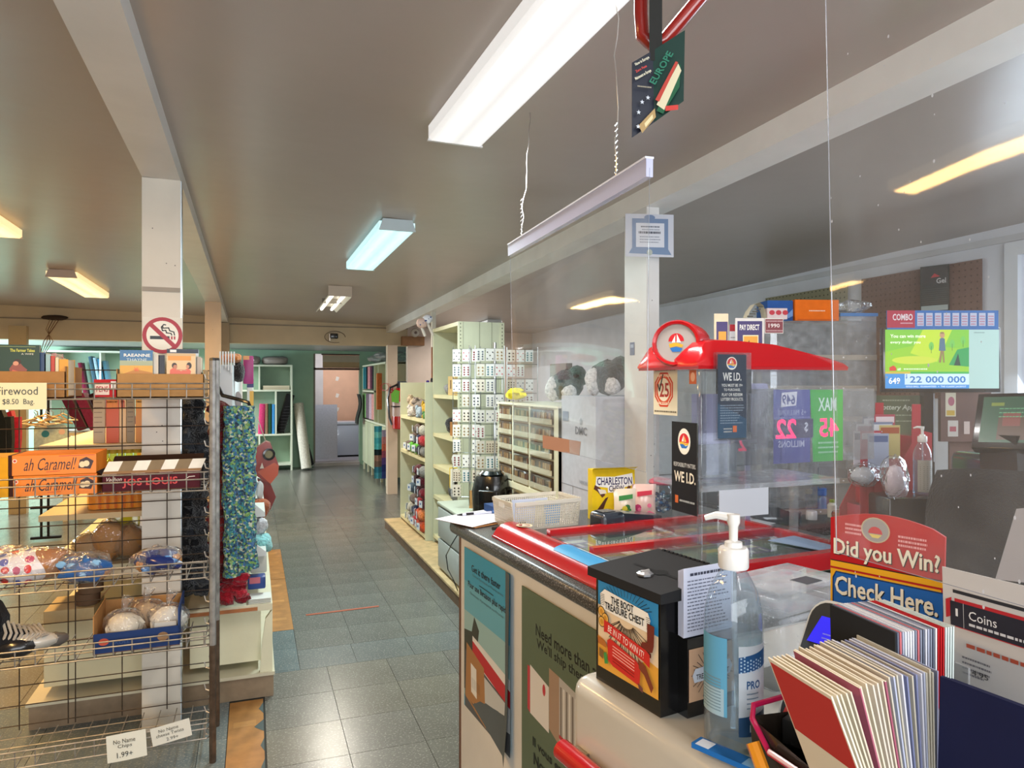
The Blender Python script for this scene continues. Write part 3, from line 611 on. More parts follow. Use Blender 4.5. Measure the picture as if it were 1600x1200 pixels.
# a second face of the same kind to the left, behind the acrylic
q=P(1178,655,2.36)
t=thing('ticket_scanner_card','pale lilac glossy card behind the clear stand with red digits','sign',(q.x,q.y,q.z-.12),R(1.5))
b=MB('print'); b.rbox(-.1,.06,0,.006,.02,.24,.012,'#a7a5c6',axis=1); b.box(-.03,-.01,.006,.01,.951-q.z+.12,.2,'#a7a5c6'); b.build('card_panel',t,smooth=False)
g=Gfx(.2,.2); g.text('649',-.02,.10,.07,.03,'#e4e2f2',True,mirror=True); g.text('2',-.065,.015,.035,.05,'#ff2a62',True,mirror=True,mat='led'); g.build(t)
# ================================================================= THINGS ON AND BEHIND THE COUNTER (far end)
def onc(px,py,z=CZ+.0005): return PZ(px,py,z)
# clipboard with paper and pen
q=onc(772,812); t=thing('clipboard','brown clipboard with white paper overhanging the far corner of the counter','clipboard',(q.x-.02,q.y+.03,CZ+.001),R(24))
MB('wood').rbox(-.15,.15,-.11,.11,0,.004,.002,'#a5703f').build('board',t); m=MB('paper'); m.grid(lambda u,v:(-.16+.31*u,-.105+.21*v,.0055+.004*math.sin(3*u)),6,3,'#dedfe8'); m.build('paper_sheet',t)
m=MB('gloss'); m.box(.09,.145,-.03,.03,.006,.014,'#4d463f'); m.build('clip',t,smooth=False)
q=onc(752,802,CZ+.014); m=MB('gloss'); m.tube([(-.075,0,0),(.07,.01,0)],.0045,'#cfd3e6',n=8); m.tube([(-.095,-.002,0),(-.075,0,0)],.002,'#222222',n=6,r1=.0045); m.tube([(-.06,0,0),(-.03,.003,0)],.0052,'#26262c',n=8); m.tube([(.05,.009,0),(.08,.011,.001)],.005,'#26262c',n=8); one(m,'pen','clear ballpoint pen with black grip on the clipboard paper','pen',q,R(0))
q=onc(790,824,CZ+.010); m=MB('gloss'); m.tube([(-.05,0,0),(.06,.012,.004)],.006,'#3a3330',n=8); m.tube([(.06,.012,.004),(.085,.02,.004)],.009,'#5a4a44',n=8); one(m,'marker','dark brown marker lying at the basket end of the clipboard','pen',q,R(8))
q=onc(778,812,CZ+.001); m=MB('card'); m.box(-.05,.05,-.04,.04,0,.035,'#2f4f86'); m.box(-.05,.05,-.0405,-.04,.012,.02,'#5d7fb4'); one(m,'blue_box','small blue carton between clipboard and basket','box',(q.x+.05,q.y+.12,CZ+.002),R(5))
# perforated basket
q=cl(.10,-.10,CZ+.001); t=thing('basket','cream perforated plastic basket with oval handle hole','basket',q,CR+R(2))
def wallpan(m,p0,p1,h,fl_,n,rows,col,flare=.012):
    p0=Vector(p0);p1=Vector(p1); d=(p1-p0); L_=d.length; d.normalize(); nrm=Vector((d.y,-d.x,0))
    def pt(u,v): return p0+d*(L_*u)+nrm*(flare*v)+Vector((0,0,h*v))
    # lattice: horizontal bands and vertical ribs leave square holes
    for j in range(rows+1):
        v=.05+.80*j/rows; a,b=pt(0,v),pt(1,v); m.bar(a,b,.002,h*.8/rows*.38,col)
    for i in range(n+1):
        a,b=pt(i/n,0),pt(i/n,.9); m.bar(a,b,.0022,L_/n*.42,col,up=d)
    m.bar(pt(0,.02),pt(1,.02),.003,h*.1,col); m.bar(pt(-.01,.95),pt(1.01,.95),.006,h*.13,col)
m=MB('gloss'); bw,bd_=.25,.15; c='#d9d2c2'
wallpan(m,(0,0,0),(0,-bd_,0),.095,0,16,9,c,.012); wallpan(m,(0,-bd_,0),(bw,-bd_,0),.095,0,30,9,c,.012); wallpan(m,(bw,-bd_,0),(bw,0,0),.095,0,16,9,c,.012); wallpan(m,(bw,0,0),(0,0,0),.095,0,30,9,c,.012); m.box(0,bw,-bd_,0,0,.003,c)
m.build('lattice',t,smooth=False); MB('gloss').bar((-.0135,-.055,.080),(-.0135,-.095,.080),.003,.016,'#f0eee8').build('handle_hole',t,smooth=False)
t2=thing('paper_pad','white and blue papers standing in the basket','paper',tuple(q+Vector((.10,-.03,.004))),CR)
m=MB('paper'); m.box(-.06,.08,-.02,-.018,0,.085,'#cfd6ea'); m.box(.02,.10,-.045,-.043,0,.080,'#dcd3b4'); m.box(.05,.11,-.06,-.058,0,.076,'#5aa0d8'); m.build('sheets',t2,smooth=False)
# candy carton
q=cl(.44,-.20,CZ+.001); t=thing('candy_carton','open yellow chocolate taffy candy carton standing upright behind the card terminal','carton',q,R(-8))
m=MB('card'); m.box(0,.165,0,.05,0,.185,'#e9c51b'); m.add([(0,0,.185),(.165,0,.185),(.17,-.02,.195),(-.0,-.02,.193)],[(0,1,2,3)],'#f4d836'); m.build('carton',t,smooth=False)
g=Gfx(.165,.16); g.poly([(.015,.13),(.012,.095),(.06,.088),(.06,.07),(.125,.07),(.125,.088),(.16,.096),(.155,.14),(.085,.128)],'#f3f0ea'); g.text('CHARLESTON',.018,.098,.136,.028,'#2b2357',True); g.text('CHEW',.064,.074,.058,.022,'#2b2357',True)
g.poly([(.01,.10),(.03,.088),(.05,.062),(.038,.052),(.02,.075),(.005,.085)],'#5a2c1a'); g.poly([(.02,.085),(.05,.08),(.055,.068),(.03,.065)],'#e8ddcc'); g.poly([(.125,.07),(.14,.095),(.15,.09),(.138,.066)],'#6a3a1d')
g.poly([(.01,-.025),(.02,.01),(.05,.05),(.062,.055),(.05,.03),(.03,-.025)],'#4f2919'); g.build(t,loc=(0,-.0002,.03))
def sachet(nm,label,loc,rz,w_,h_,cols,seed,tw=.12):
    t=thing(nm,label,'sweets',loc,rz); m=MB('gloss')
    f=lambda s:(lambda u,v:(w_*(u-.5)*(1-.08*math.sin(PI*v)), s*.016*math.sin(PI*u)*math.sin(PI*v)+tw*h_*v*.3, h_*v))
    m.grid(f(-1),8,8,cols[0]); m.grid(f(1),8,8,cols[0]); m.build('bag',t)
    rn=random.Random(seed); g=MB('print')
    for k in range(9):
        u=rn.uniform(.15,.85);v=rn.uniform(.12,.5); x,y,z=f(-1)(u,v); r=rn.uniform(.006,.016); g.add([(x+r*math.cos(a),y-.003-.0003*k,z+r*math.sin(a)) for a in [2*PI*i/8 for i in range(8)]],[list(range(8))],rn.choice(cols[1:]))
    x,y,z=f(-1)(.5,.75); g.add([(x-w_*.3,y-.004,z-.012),(x+w_*.3,y-.004,z-.004),(x+w_*.3,y-.004,z+.012),(x-w_*.3,y-.004,z+.006)],[(0,1,2,3)],cols[1]); g.build('print',t,smooth=False); return t
sachet('candy_bag','cream candy bag with green leaf and yellow print leaning on the yellow carton',tuple(cl(.535,-.27,CZ+.001)),R(-14),.085,.12,['#ead9c0','#3b8f3f','#d8c63a','#e08a3a','#2f6f35'],3)
sachet('candy_bag','cream and pink candy bag leaning right of the green printed bag',tuple(cl(.625,-.26,CZ+.001)),R(-22),.09,.13,['#ecc8bb','#d8324a','#c02a62','#e56f8e','#3f8a4a'],4)
sachet('candy_bag','flat yellow and green candy bag half under the card terminal',tuple(cl(.46,-.33,CZ+.001)),R(-10),.1,.05,['#c9b53a','#2f7a3a','#e2cf3f','#c23b2a','#dddd66'],5)
# glass jar with blue sweets
q=cl(.74,-.21,CZ+.001); t=thing('sweet_jar','glass jar of blue wrapped sweets with a pink cloth top','jar',q,0)
m=MB('acrylic'); m.lathe([(.036,0),(.04,.01),(.04,.10),(.032,.115),(.03,.125)],'#ffffff',n=20,cap=False); m.build('jar',t)
m=MB('gloss'); m.lathe([(.046,.118),(.05,.124),(.046,.134),(.03,.142),(0,.144)],'#c4566b',n=16); m.build('lid',t)
rn=random.Random(8)
sw=MB('gloss'); 
for k in range(46):
    a=rn.uniform(0,6.28); r=.03*math.sqrt(rn.random()); sw.blob((r*math.cos(a),r*math.sin(a),rn.uniform(.012,.085)),(.009,.007,.007),rn.choice(['#3a6c9a','#7fb0cf','#2b3f5d','#c7d8e0','#476a70']),n=6,m=4,seed=k)
o=sw.build('sweets',t); o['kind']='stuff'
# card terminal lying on its docking pad
q=cl(.315,-.43,CZ+.014); t=thing('card_terminal','dark grey card payment terminal lying slanted on the glass tray','card reader',q,R(8)); t.scale=(1.25,1.25,1.45)
m=MB('gloss'); m.rbox(0,.075,-.035,.035,0,.045,.012,'#2e343d',seg=3); m.build('head',t)
m=MB('gloss'); 
vs=[];sec=[(.05,.033,.006,.044),(.10,.031,.012,.038),(.20,.026,.008,.026),(.205,.02,.010,.022)]
for x,hw,z0,z1 in sec: vs+=[(x,-hw,z0),(x,hw,z0),(x,hw,z1),(x,-hw,z1)]
fs=[(3,2,1,0),(12,13,14,15)]+[(i*4+k,i*4+(k+1)%4,(i+1)*4+(k+1)%4,(i+1)*4+k) for i in range(3) for k in range(4)]
m.add(vs,fs,'#262d38'); m.build('handle',t)
m=MB('gloss'); m.box(-.001,.0,-.022,.022,.01,.034,'#1a1d22'); m.rbox(.01,.05,-.02,.02,.0455,.0465,.0003,'#161a20'); m.build('card_slot',t,smooth=False)
m=MB('matte'); m.rbox(.0,.24,-.06,.05,-.012,-.002,.004,'#1e2a22'); m.build('pad',t)
# red bowl


# ---------------------------------------------------------------- hanging clear screens
def screen(nm,label,corners,header=None,wires=()):
    t=thing(nm,label,'screen',(0,0,0)); (a,b,c,d)=[Vector(x) for x in corners]   # top-left, top-right, bottom-right, bottom-left
    base=(a+b)/2; t.location=base; n=(b-a).cross(Vector((0,0,1))).normalized()*.0015
    def f(s): return lambda u,v: tuple((a*(1-u)+b*u)*(1-v)+(d*(1-u)+c*u)*v+n*s+n*(2.2*math.sin(4*u+2*v)*math.sin(2.2*v))-base)
    m=MB('hung'); m.grid(f(0),10,8,'#ffffff'); m.build('clear_sheet',t)
    m=MB('gloss'); m.tube([a-base,d-base],.0006,'#9a9eaa',n=5); m.tube([b-base,c-base],.0004,'#8a8e9a',n=5); m.tube([d-base,c-base],.0004,'#8a8e9a',n=5); m.build('sheet_edge',t)
    if header:
        m=MB('gloss'); m.bar(a-base,b-base,.014,.034,'#c9cbe8'); m.bar(a-base+Vector((0,0,.019)),b-base+Vector((0,0,.019)),.018,.004,'#e9eaf6'); m.build('header_rail',t,smooth=False)
    for i,(u,top) in enumerate(wires):
        p=a*(1-u)+b*u-base+Vector((0,0,.02)); e=Vector(top)-base; k=14; rn=random.Random(i+3)
        pts=[p.lerp(e,j/k)+Vector((rn.uniform(-1,1),rn.uniform(-1,1),0))*(.005 if 0<j<k else 0) for j in range(k+1)]
        m=MB('metal'); m.tube(pts,.0012,'#d9d9d6',n=5)
        for j in range(9): z=.01+j*.012; m.tube([p+Vector((-.003,0,z)),p+Vector((.003,0,z+.008))],.0012,'#d9d9d6',n=4)
        m.build('wire',t)
    return t
A1=P(797,392,2.18); B1=P(1015,262,1.31); 
screen('clear_screen','clear plastic screen hung from two wires on a lilac white rail over the counter',[A1,B1,P(1010,738,1.31),P(803,686,2.18)],True,[(.13,PZ(828,176,C(.73,1.9)-.01)),(.84,(.70,1.28,C(.7,1.3)-.01))])
A2=P(1290,0,.917); B2=(.7,.18,1.94)
screen('clear_screen','larger dusty clear plastic screen at the right edge in front of the lottery corner',[(.7,A2.y,1.96),B2,(.7,.18,1.235),(.7,P(1322,868,.905).y,1.235)])
m=MB('paper'); rn=random.Random(44)
for k in range(90):
    y=rn.uniform(.25,A2.y-.01); z=rn.uniform(1.25,1.94)-.1*rn.random(); r=rn.choice([.0007,.0009,.0014]); m.add([(.6975,y+r*math.cos(q_),z+r*1.6*math.sin(q_)) for q_ in [2*PI*i_/6 for i_ in range(6)]],[list(range(6))],'#c9ccd4')
o=m.build('dried_specks',bpy.data.objects['clear_screen.001'],(-.7,-(A2.y+.18)/2,-1.95),smooth=False); o['kind']='stuff'
# pale cards stuck on the first screen
q=PA(878,702,.715); t=MB('paper'); 
c0,c1,c2,c3=[PA(x,y,.722) for x,y in ((848,680),(907,690),(905,712),(848,700))]
m=MB('paper'); m.add([c0,c1,c2,c3],[(3,2,1,0)],'#c99b86'); m.add([v+Vector((.0012,0,0)) for v in (c0,c1,c2,c3)],[(0,1,2,3)],'#c99b86'); one(m,'pink_card','salmon pink card fixed at the lower edge of the hanging screen','card',(0,0,0),smooth=False)

# hanging promotional mobile and its red tube frame
q=P(1025,140,1.15)
t=thing('hanging_mobile','dark promotional card hanging on a black strip from the ceiling','sign',(q.x,q.y,q.z),-TH+R(2))
m=MB('print'); m.add([(-.042,-.012,.038),(-.006,-.004,.062),(-.004,-.004,-.055),(-.042,-.012,-.083)],[(0,1,2,3)],'#1d2230'); m.add([(-.006,-.004,.062),(.042,-.02,.088),(.040,-.02,-.026),(-.004,-.004,-.055)],[(0,1,2,3)],'#17362f')
m.add([(v[0],v[1]+.001,v[2]) for v in [(-.042,-.012,.038),(-.006,-.004,.062),(-.004,-.004,-.055),(-.042,-.012,-.083)]],[(3,2,1,0)],'#1d2230'); m.add([(v[0],v[1]+.001,v[2]) for v in [(-.006,-.004,.062),(.042,-.02,.088),(.040,-.02,-.026),(-.004,-.004,-.055)]],[(3,2,1,0)],'#17362f')
m.build('card',t,smooth=False)
MB('matte').box(-.012,.009,-.005,-.004,.045,C(.9,.9)-q.z,'#2a2a28').build('strip',t,smooth=False)
g=Gfx(.1,.1); g.z=.012; g.m.M=Matrix.Rotation(R(12),4,'Z'); 
g.text('Now in Europe',-.040,.028,.028,.006,'#e6dfc4',True,rot=R(32)); g.text('Zero Fees',-.040,.018,.022,.004,'#c8413a',True,rot=R(32)); g.text("Maintenant en Europe",-.040,.005,.032,.006,'#e6dfc4',True,rot=R(32)); g.lines(-.038,-.014,-.004,1,.01,.002,'#9b937e',0)
g.poly([(-.036,-.066),(-.008,-.036),(-.006,-.05),(-.03,-.078)],'#a98c5b'); g.poly([(-.026,-.062),(-.012,-.046),(-.011,-.052),(-.024,-.068)],'#d8c99a')
for (x,z) in ((-.036,-.045),(-.03,-.028),(-.037,-.068),(-.02,-.02)): g.poly([(x+(.004 if k%2==0 else .0017)*math.sin(PI*k/5),z+(.004 if k%2==0 else .0017)*math.cos(PI*k/5)) for k in range(10)],'#c9cfd8')
g.build(t)
g=Gfx(.1,.1); g.z=.014; g.m.M=Matrix.Rotation(R(-18),4,'Z'); g.poly([(.002,-.04),(.034,.028),(.040,.030),(.038,-.006),(.012,-.046)],'#1e5a3c'); g.poly([(.002,-.03),(.036,.032),(.041,.02),(.014,-.04)],'#d9cfae'); g.poly([(.0,-.022),(.032,.036),(.036,.034),(.006,-.026)],'#b8453a'); g.text('EUROPE',.0,.002,.055,.012,'#2f7a62',True,rot=R(58)); g.rect(.016,-.042,.036,-.034,'#c8413a')
g.build(t,'flag_print')
t=thing('tube_frame','glossy dark red tube frame hanging under the ceiling at the top edge','sign frame',tuple(P(1040,40,1.16)),-TH)
m=MB('gloss'); m.tube([(-.035,.02,.36),(-.037,.02,.03),(-.035,.016,-.01),(-.018,.012,-.028),(.0,.008,-.02),(.10,-.01,.095),(.16,-.02,.17),(.18,-.02,.20),(.18,-.02,.36)],.0115,'#8e1d16',n=12); m.build('tube',t)

# certificate on the post, small stickers
c0,c1,c2,c3=[PA(x,y,1.655) for x,y in ((975,396),(1053,404),(1053,341),(979,333))]
q=P(1015,368,3.13); t=thing('certificate','framed-border certificate pinned high on the white post','certificate',tuple(q),-TH+R(6))
MB('paper').box(-.11,.11,0,.002,-.095,.095,'#c3c6cf').build('sheet',t,smooth=False)
g=Gfx(.2,.2); g.rect(-.08,-.07,.085,.075,'#6f84a3'); g.rect(-.062,-.052,.067,.055,'#cfd2da'); g.poly([(-.095,-.08),(.1,-.085),(.085,-.06),(-.08,-.055)],'#7086a5'); g.disc(.0,-.075,.013,.014,'#a9b0a8'); g.disc(.0,.08,.025,.012,'#6f84a3')
g.lines(-.04,.045,.036,1,.01,.006,'#59606e',0); g.lines(-.05,.05,.008,1,.01,.010,'#3e4452',0,4); g.lines(-.035,.045,.024,1,.01,.004,'#7c8391',0); g.lines(-.045,.05,-.008,3,.012,.004,'#7c8391',.4)
g.build(t)
for px,py,s_ in ((988,545,.010),): 
    m=MB('print'); c=PA(px,py,1.6595); m.box(-.0015,0,-s_*2,s_*2,-.03,.03,'#5b6784'); m.box(-.002,-.0015,-s_*1.4,s_*1.4,.005,.02,'#9aa6bd'); one(m,'sticker','small blue grey sticker on the aisle side of the white post','sticker',tuple(c),smooth=False)
m=MB('print'); c=PA(1003,455,1.6595)
# ================================================================= CREAM CHEST IN FRONT OF THE COUNTER AND WHAT STANDS ON IT
HZ=.977; HR=R(8.6); h0=PZ(888,1050,HZ)
def frame(o,e1,e2): return Matrix(((e1.x,(e2.cross(e1)).x,e2.x,o.x),(e1.y,(e2.cross(e1)).y,e2.y,o.y),(e1.z,(e2.cross(e1)).z,e2.z,o.z),(0,0,0,1)))
t=thing('cooler_chest','cream rounded cooler chest with a red bumper bar standing against the counter','chest',(h0.x,h0.y,0),HR)
m=MB('gloss'); m.rbox(0,.58,-1.0,0,.05,HZ,.028,'#bfbbb0',seg=4); m.build('body',t)
m=MB('metal'); m.tube([(-.022,-.015,.862),(-.022,-.98,.862)],.0165,'#a80c15',mat='gloss',n=14); m.box(-.008,.001,-.06,-.03,.85,.87,'#b9b3a5'); m.build('bumper_bar',t)
m=MB('matte'); m.box(.02,.56,-.98,-.02,0,.05,'#2d2b28'); m.build('plinth',t,smooth=False)
# black ballot box
q=PZ(1032,1122,HZ); t=thing('ballot_box','black ballot box with slotted lid and comic style treasure chest poster','box',(q.x,q.y,HZ),HR)
bw,bl,bh=.125,.155,.165
MB('gloss').box(0,bw,0,bl,0,bh,'#0b0b0c').build('body',t,smooth=False)
m=MB('matte'); z0,z1=bh,bh+.022
vs=[(-.010,-.012,z0),(bw+.012,-.012,z0),(bw+.012,bl+.010,z0),(-.010,bl+.010,z0),(-.010,-.012,z0+.014),(bw+.012,-.012,z0+.026),(bw+.012,bl+.010,z0+.026),(-.010,bl+.010,z0+.014)]
m.add(vs,[(3,2,1,0),(4,5,6,7),(0,1,5,4),(1,2,6,5),(2,3,7,6),(3,0,4,7)],'#1d1d1e')
for k in range(16): y=-.008+k*.0102; m.tube([(bw+.010,y,z0+.026),(bw+.010,y+.006,z0+.026)],.0028,'#1d1d1e',n=6)
m.build('lid',t,smooth=False)
m=MB('matte'); f=lambda x,y,d=.0006:(x,y,z0+.014+.012*(x+.01)/(bw+.022)+d)
m.add([f(.050,.0),f(.056,.0),f(.056,.125),f(.050,.125)],[(0,1,2,3)],'#000000'); m.add([f(.053+.012*math.cos(a),.062+.013*math.sin(a),.0008) for a in [2*PI*k/16 for k in range(16)]],[list(range(16))],'#000000'); m.build('slot',t,smooth=False)
m=MB('metal'); m.lathe([(.013,0),(.013,.003),(.008,.006),(0,.006)],'#d9d9d9',n=8,c=f(.028,.068)); m.tube([f(.02,.068,.006),f(.036,.068,.006)],.0025,'#e8e8e8',n=6); m.build('lock',t,smooth=False)
g=Gfx(.152,.13); g.m.M=Matrix.Translation((.004,0,0)); W,H=.145,.136
g.rect(0,0,W,H,'#e3c9a4'); g.poly([(0,H),(W,H),(W,H*.66),(0,H*.72)],'#2f86b8'); g.poly([(0,0),(W,0),(W,H*.33),(W*.85,H*.36),(W*.6,H*.22),(W*.25,H*.2),(W*.12,H*.33),(0,H*.36)],'#e0a13c')
for k in range(27):
    a=R(200+k*5.4); g.line([(W*.5+.018*math.cos(a),H*.66+.010*math.sin(a)),(W*.5+(.05+.008*(k%3))*math.cos(a),H*.64+(.05+.006*(k%2))*math.sin(a))],.0011,'#3a2d24')
for k in range(16):
    a=R(25+k*8.5); g.line([(W*.5+.045*math.cos(a),H*.80+.018*math.sin(a)),(W*.5+.066*math.cos(a),H*.80+.032*math.sin(a))],.0010,'#0f2c42')
g.poly([(W*.07,H*.70),(W*.06,H*.86),(W*.14,H*.93),(W*.86,H*.87),(W*.90,H*.80),(W*.86,H*.66),(W*.16,H*.69)],'#f1ece0')
for k in range(7): g.line([(W*(.04+.006*k),H*(.74+.02*k)),(W*(.14),H*(.745+.02*k))],.0008,'#2b2622'); g.line([(W*.84,H*(.70+.02*k)),(W*(.93-.006*k),H*(.70+.02*k))],.0008,'#2b2622')
g.text('THE BOOT',W*.26,H*.80,W*.38,.0115,'#141414',True); g.text('TREASURE CHEST',W*.15,H*.71,W*.66,.0115,'#141414',True)
for (x,y) in ((.09,.66),(.16,.60),(.10,.545)): g.disc(W*x,H*y,.009,.0085,'#2b211a'); g.disc(W*x,H*y,.0078,.0073,'#e0a94f'); g.disc(W*x,H*y,.004,.004,'#c98a2c')
g.poly([(W*.86,H*.76),(W*.97,H*.76),(W*.96,H*.55),(W*.94,H*.48),(W*.84,H*.44),(W*.76,H*.49),(W*.78,H*.54),(W*.86,H*.56)],'#6e2a20'); g.poly([(W*.76,H*.49),(W*.84,H*.43),(W*.92,H*.41),(W*.92,H*.46),(W*.84,H*.47)],'#4c1b15')
g.poly([(W*.14,H*.44),(W*.14,H*.58),(W*.20,H*.575),(W*.84,H*.47),(W*.90,H*.44),(W*.90,H*.30),(W*.80,H*.34),(W*.2,H*.45)],'#c92a24'); g.text('BE IN IT TO WIN IT!',W*.21,H*.47,W*.60,.010,'#f5e9dc',False,rot=R(-9))
g.poly([(W*.22,H*.14),(W*.20,H*.36),(W*.25,H*.40),(W*.70,H*.30),(W*.76,H*.25),(W*.74,H*.05),(W*.3,H*.10)],'#c92a24'); 
for k in range(6): g.line([(W*.3,H*(.33-.034*k)),(W*.66,H*(.285-.034*k))],.0016,'#e9a99a' if k<4 else '#8d1a17')
g.poly([(W*.03,H*.36),(W*.16,H*.34),(W*.2,H*.30),(W*.18,H*.27),(W*.04,H*.28)],'#b3692d'); g.poly([(W*.06,H*.24),(W*.13,H*.22),(W*.13,H*.12),(W*.06,H*.14)],'#7b5a33'); g.poly([(W*.14,H*.2),(W*.19,H*.22),(W*.22,H*.1),(W*.16,H*.08)],'#3f8f45')
g.poly([(W*.72,H*.34),(W*.84,H*.30),(W*.96,H*.12),(W*.93,H*.05),(W*.82,H*.2),(W*.74,H*.24)],'#7c3a25'); g.poly([(W*.72,H*.08),(W*.80,H*.05),(W*.80,-.0),(W*.74,.002)],'#6b3d3a')
g.build(t,'poster',loc=(-.0008,.152,.024),rz=-PI/2)
m=MB('gloss'); m.box(.032,bw-.002,-.020,0,0,.112,'#0b0b0c'); m.build('leaflet_pocket',t,smooth=False)
g=Gfx(.09,.08); W,H=.088,.075; g.rect(0,0,W,H,'#cfa582')
for k in range(30):
    a=2*PI*k/30; g.line([(W*.5+.020*math.cos(a),H*.5+.012*math.sin(a)),(W*.5+(.036+.004*(k%2))*math.cos(a),H*.5+(.03+.004*(k%3))*math.sin(a))],.0010,'#45342a')
g.poly([(W*.1,H*.36),(W*.06,H*.5),(W*.12,H*.62),(W*.88,H*.66),(W*.94,H*.52),(W*.88,H*.38)],'#d6dae2'); g.text('THE BOOT',W*.36,H*.52,W*.34,.0075,'#141414',True); g.text('TREASURE CHEST',W*.14,H*.41,W*.72,.0075,'#141414',True); g.build(t,'card',loc=(.034,-.0205,.022))
t2=thing('leaflet','white sheets of small print standing in the black pocket','leaflets',tuple(q+Vector((0,0,0))),HR)
m=MB('paper')
for k in range(7): m.box(.026+.0005*k,.122,-.0185+.0023*k,-.0179+.0023*k,.114,.212-.001*k,'#c9cad8')
m.M=Matrix.Identity(4); m.build('sheets',t2,smooth=False); 
g=Gfx(.1,.1); g.lines(.038,.11,.200,1,.01,.004,'#41434f',0); g.lines(.033,.117,.192,15,.0050,.0016,'#6c6e7c',.35,3); g.build(t2,loc=(0,-.0186,0))
# sanitiser bottle
q=PZ(1146,1163,HZ)
def pump_bottle(name,label,loc,s,lab,rz=0,full=.5):
    t=thing(name,label,'bottle',loc,rz); r=.0375*s
    m=MB('gel'); m.lathe([(r*.90,0),(r,.006*s),(r,.165*s),(r*.97,.180*s),(r*.82,.203*s),(r*.55,.222*s),(r*.42,.230*s),(r*.42,.240*s)],'#ffffff',n=28,cap=False); m.build('bottle',t)
    m=MB('gel'); m.lathe([(0,.004*s),(r*.9,.004*s),(r*.95,.01*s),(r*.95,.150*s),(0,.150*s)],'#ffffff',n=24,cap=False); m.build('gel',t)
    m=MB('gloss'); m.lathe([(.0185*s,.232*s),(.0195*s,.234*s),(.0195*s,.256*s),(.0175*s,.259*s),(.012*s,.260*s),(.011*s,.266*s),(.0055*s,.268*s),(.006*s,.286*s),(.0085*s,.292*s),(.0085*s,.302*s),(0,.303*s)],'#d9d7d2',n=20)
    m.tube([(0,0,.297*s),(-.022*s,.004*s,.299*s),(-.036*s,.006*s,.294*s)],.0062*s,'#d9d7d2',n=8,r1=.0035*s); m.build('pump',t)
    m=MB('frost'); m.tube([(0,0,.235*s),(.002*s,0,.12*s),(.01*s,0,.012*s)],.0035*s,'#ffffff',n=8); m.build('dip_tube',t); return t,r
t,r=pump_bottle('pump_bottle','clear one litre hand gel pump bottle beside the black ballot box',(q.x,q.y,HZ),1.0,None,-TH-R(17))
def wrapg(g,r):   # wrap flat print round the bottle
    g.m.v=[((r-y)*math.sin(x/r),-(r-y)*math.cos(x/r),z) for x,y,z in g.m.v]
def wrect(m,x0,x1,z0,z1,r,k,col,n=10,mat=None,f=None):
    f=f or (lambda u:(z0,z1)); vs=[];fs=[]; rr=r+.0003+.0002*k
    for i in range(n+1):
        x=x0+(x1-x0)*i/n; a,b=f(i/n); vs+=[(rr*math.sin(x/r),-rr*math.cos(x/r),a),(rr*math.sin(x/r),-rr*math.cos(x/r),b)]
    for i in range(n): fs.append((2*i,2*i+2,2*i+3,2*i+1))
    m.add(vs,fs,col,mat)
m=MB('print'); 
wrect(m,-.055,-.008,.05,.150,r,0,'#5d9fbf'); wrect(m,-.05,-.012,.05,.085,r,1,'#9db8c4')
wrect(m,.006,.052,.050,.142,r,0,'#b9c3cb'); wrect(m,.006,.052,.11,.135,r,1,'#1f4f80',f=lambda u:(.108+.006*u,.128+.008*u)); wrect(m,.006,.052,.02,.05,r,1,'#27496d',f=lambda u:(.028,.052+.006*u))
for k in range(34): x=.008+.0042*(k%8); z=.108+.0044*(k//8)+.002*(k%2); wrect(m,x,x+.002,z,z+.002,r,2,'#a9c3d8',n=1)
for k in range(11): z=.056+.004*k; wrect(m,-.047,-.016,z,z+.0015,r,2,'#6f8b98',n=4)
for k in range(4): z=.075+.006*k; wrect(m,.016,.034,z-.012,z-.0105,r,2,'#6f8496',n=3)
m.build('label',t)
for s_,x,z,w_,h_,c in (('PRO',.016,.088,.020,.0105,'#23507e'),('1L',.020,.034,.009,.009,'#d5dde4')):
    g=Gfx(.1,.1); g.z=.001; g.text(s_,x,z,w_,h_,c,True); wrapg(g,r); g.build(t,'lettering')
# blue packet, latch box
q=PZ(1140,1180,HZ+.0); t=thing('flat_carton','flat blue and cream carton lying on the chest at the foot of the gel bottle','carton',(q.x,q.y-.012,HZ),HR+R(14))
m=MB('card'); m.box(-.012,.036,-.055,.045,0,.004,'#b9a78c'); m.box(-.022,.0,-.055,.05,.0042,.011,'#1c66ad'); m.box(-.0215,-.003,.026,.045,.0111,.0114,'#d3dce8'); m.box(-.0215,-.003,-.045,-.02,.0111,.0114,'#7fb0d8'); m.build('carton',t,smooth=False)
q=PZ(1238,1062,HZ); t=thing('latch_box','frosted clear plastic latch box with grey label behind the gel bottle','box',(q.x,q.y+.02,HZ),HR+R(4))
m=MB('frost'); m.rbox(-.085,.085,-.055,.055,0,.12,.02,'#ffffff',seg=3); m.build('tub',t)
m=MB('frost'); m.rbox(-.092,.092,-.062,.062,.1205,.150,.012,'#ffffff',seg=3); m.rbox(-.086,.086,-.056,.056,.151,.160,.004,'#ffffff'); m.tube([(-.09,-.061,.118),(.09,-.061,.118)],.004,'#ffffff'); m.build('lid',t); MB('print').box(-.01,.03,-.05,-.02,.1605,.161,'#4a4e55').build('label',t,smooth=False)
m=MB('frost'); m.rbox(-.02,.02,-.072,-.063,.09,.135,.003,'#ffffff'); m.build('latch',t)
q=PZ(1250,912,CZ+.03); t=thing('price_card','small folded white card with dark stripe behind the latch box','card',tuple(q),CR+R(20)); MB('paper').box(-.035,.035,0,.004,-.03,.03,'#cbbfae').build('card',t,smooth=False); g=Gfx(1,1); g.rect(-.004,-.03,.006,.03,'#4b4f58'); g.lines(-.032,-.008,.02,5,.01,.003,'#8a8273',.2); g.build(t)
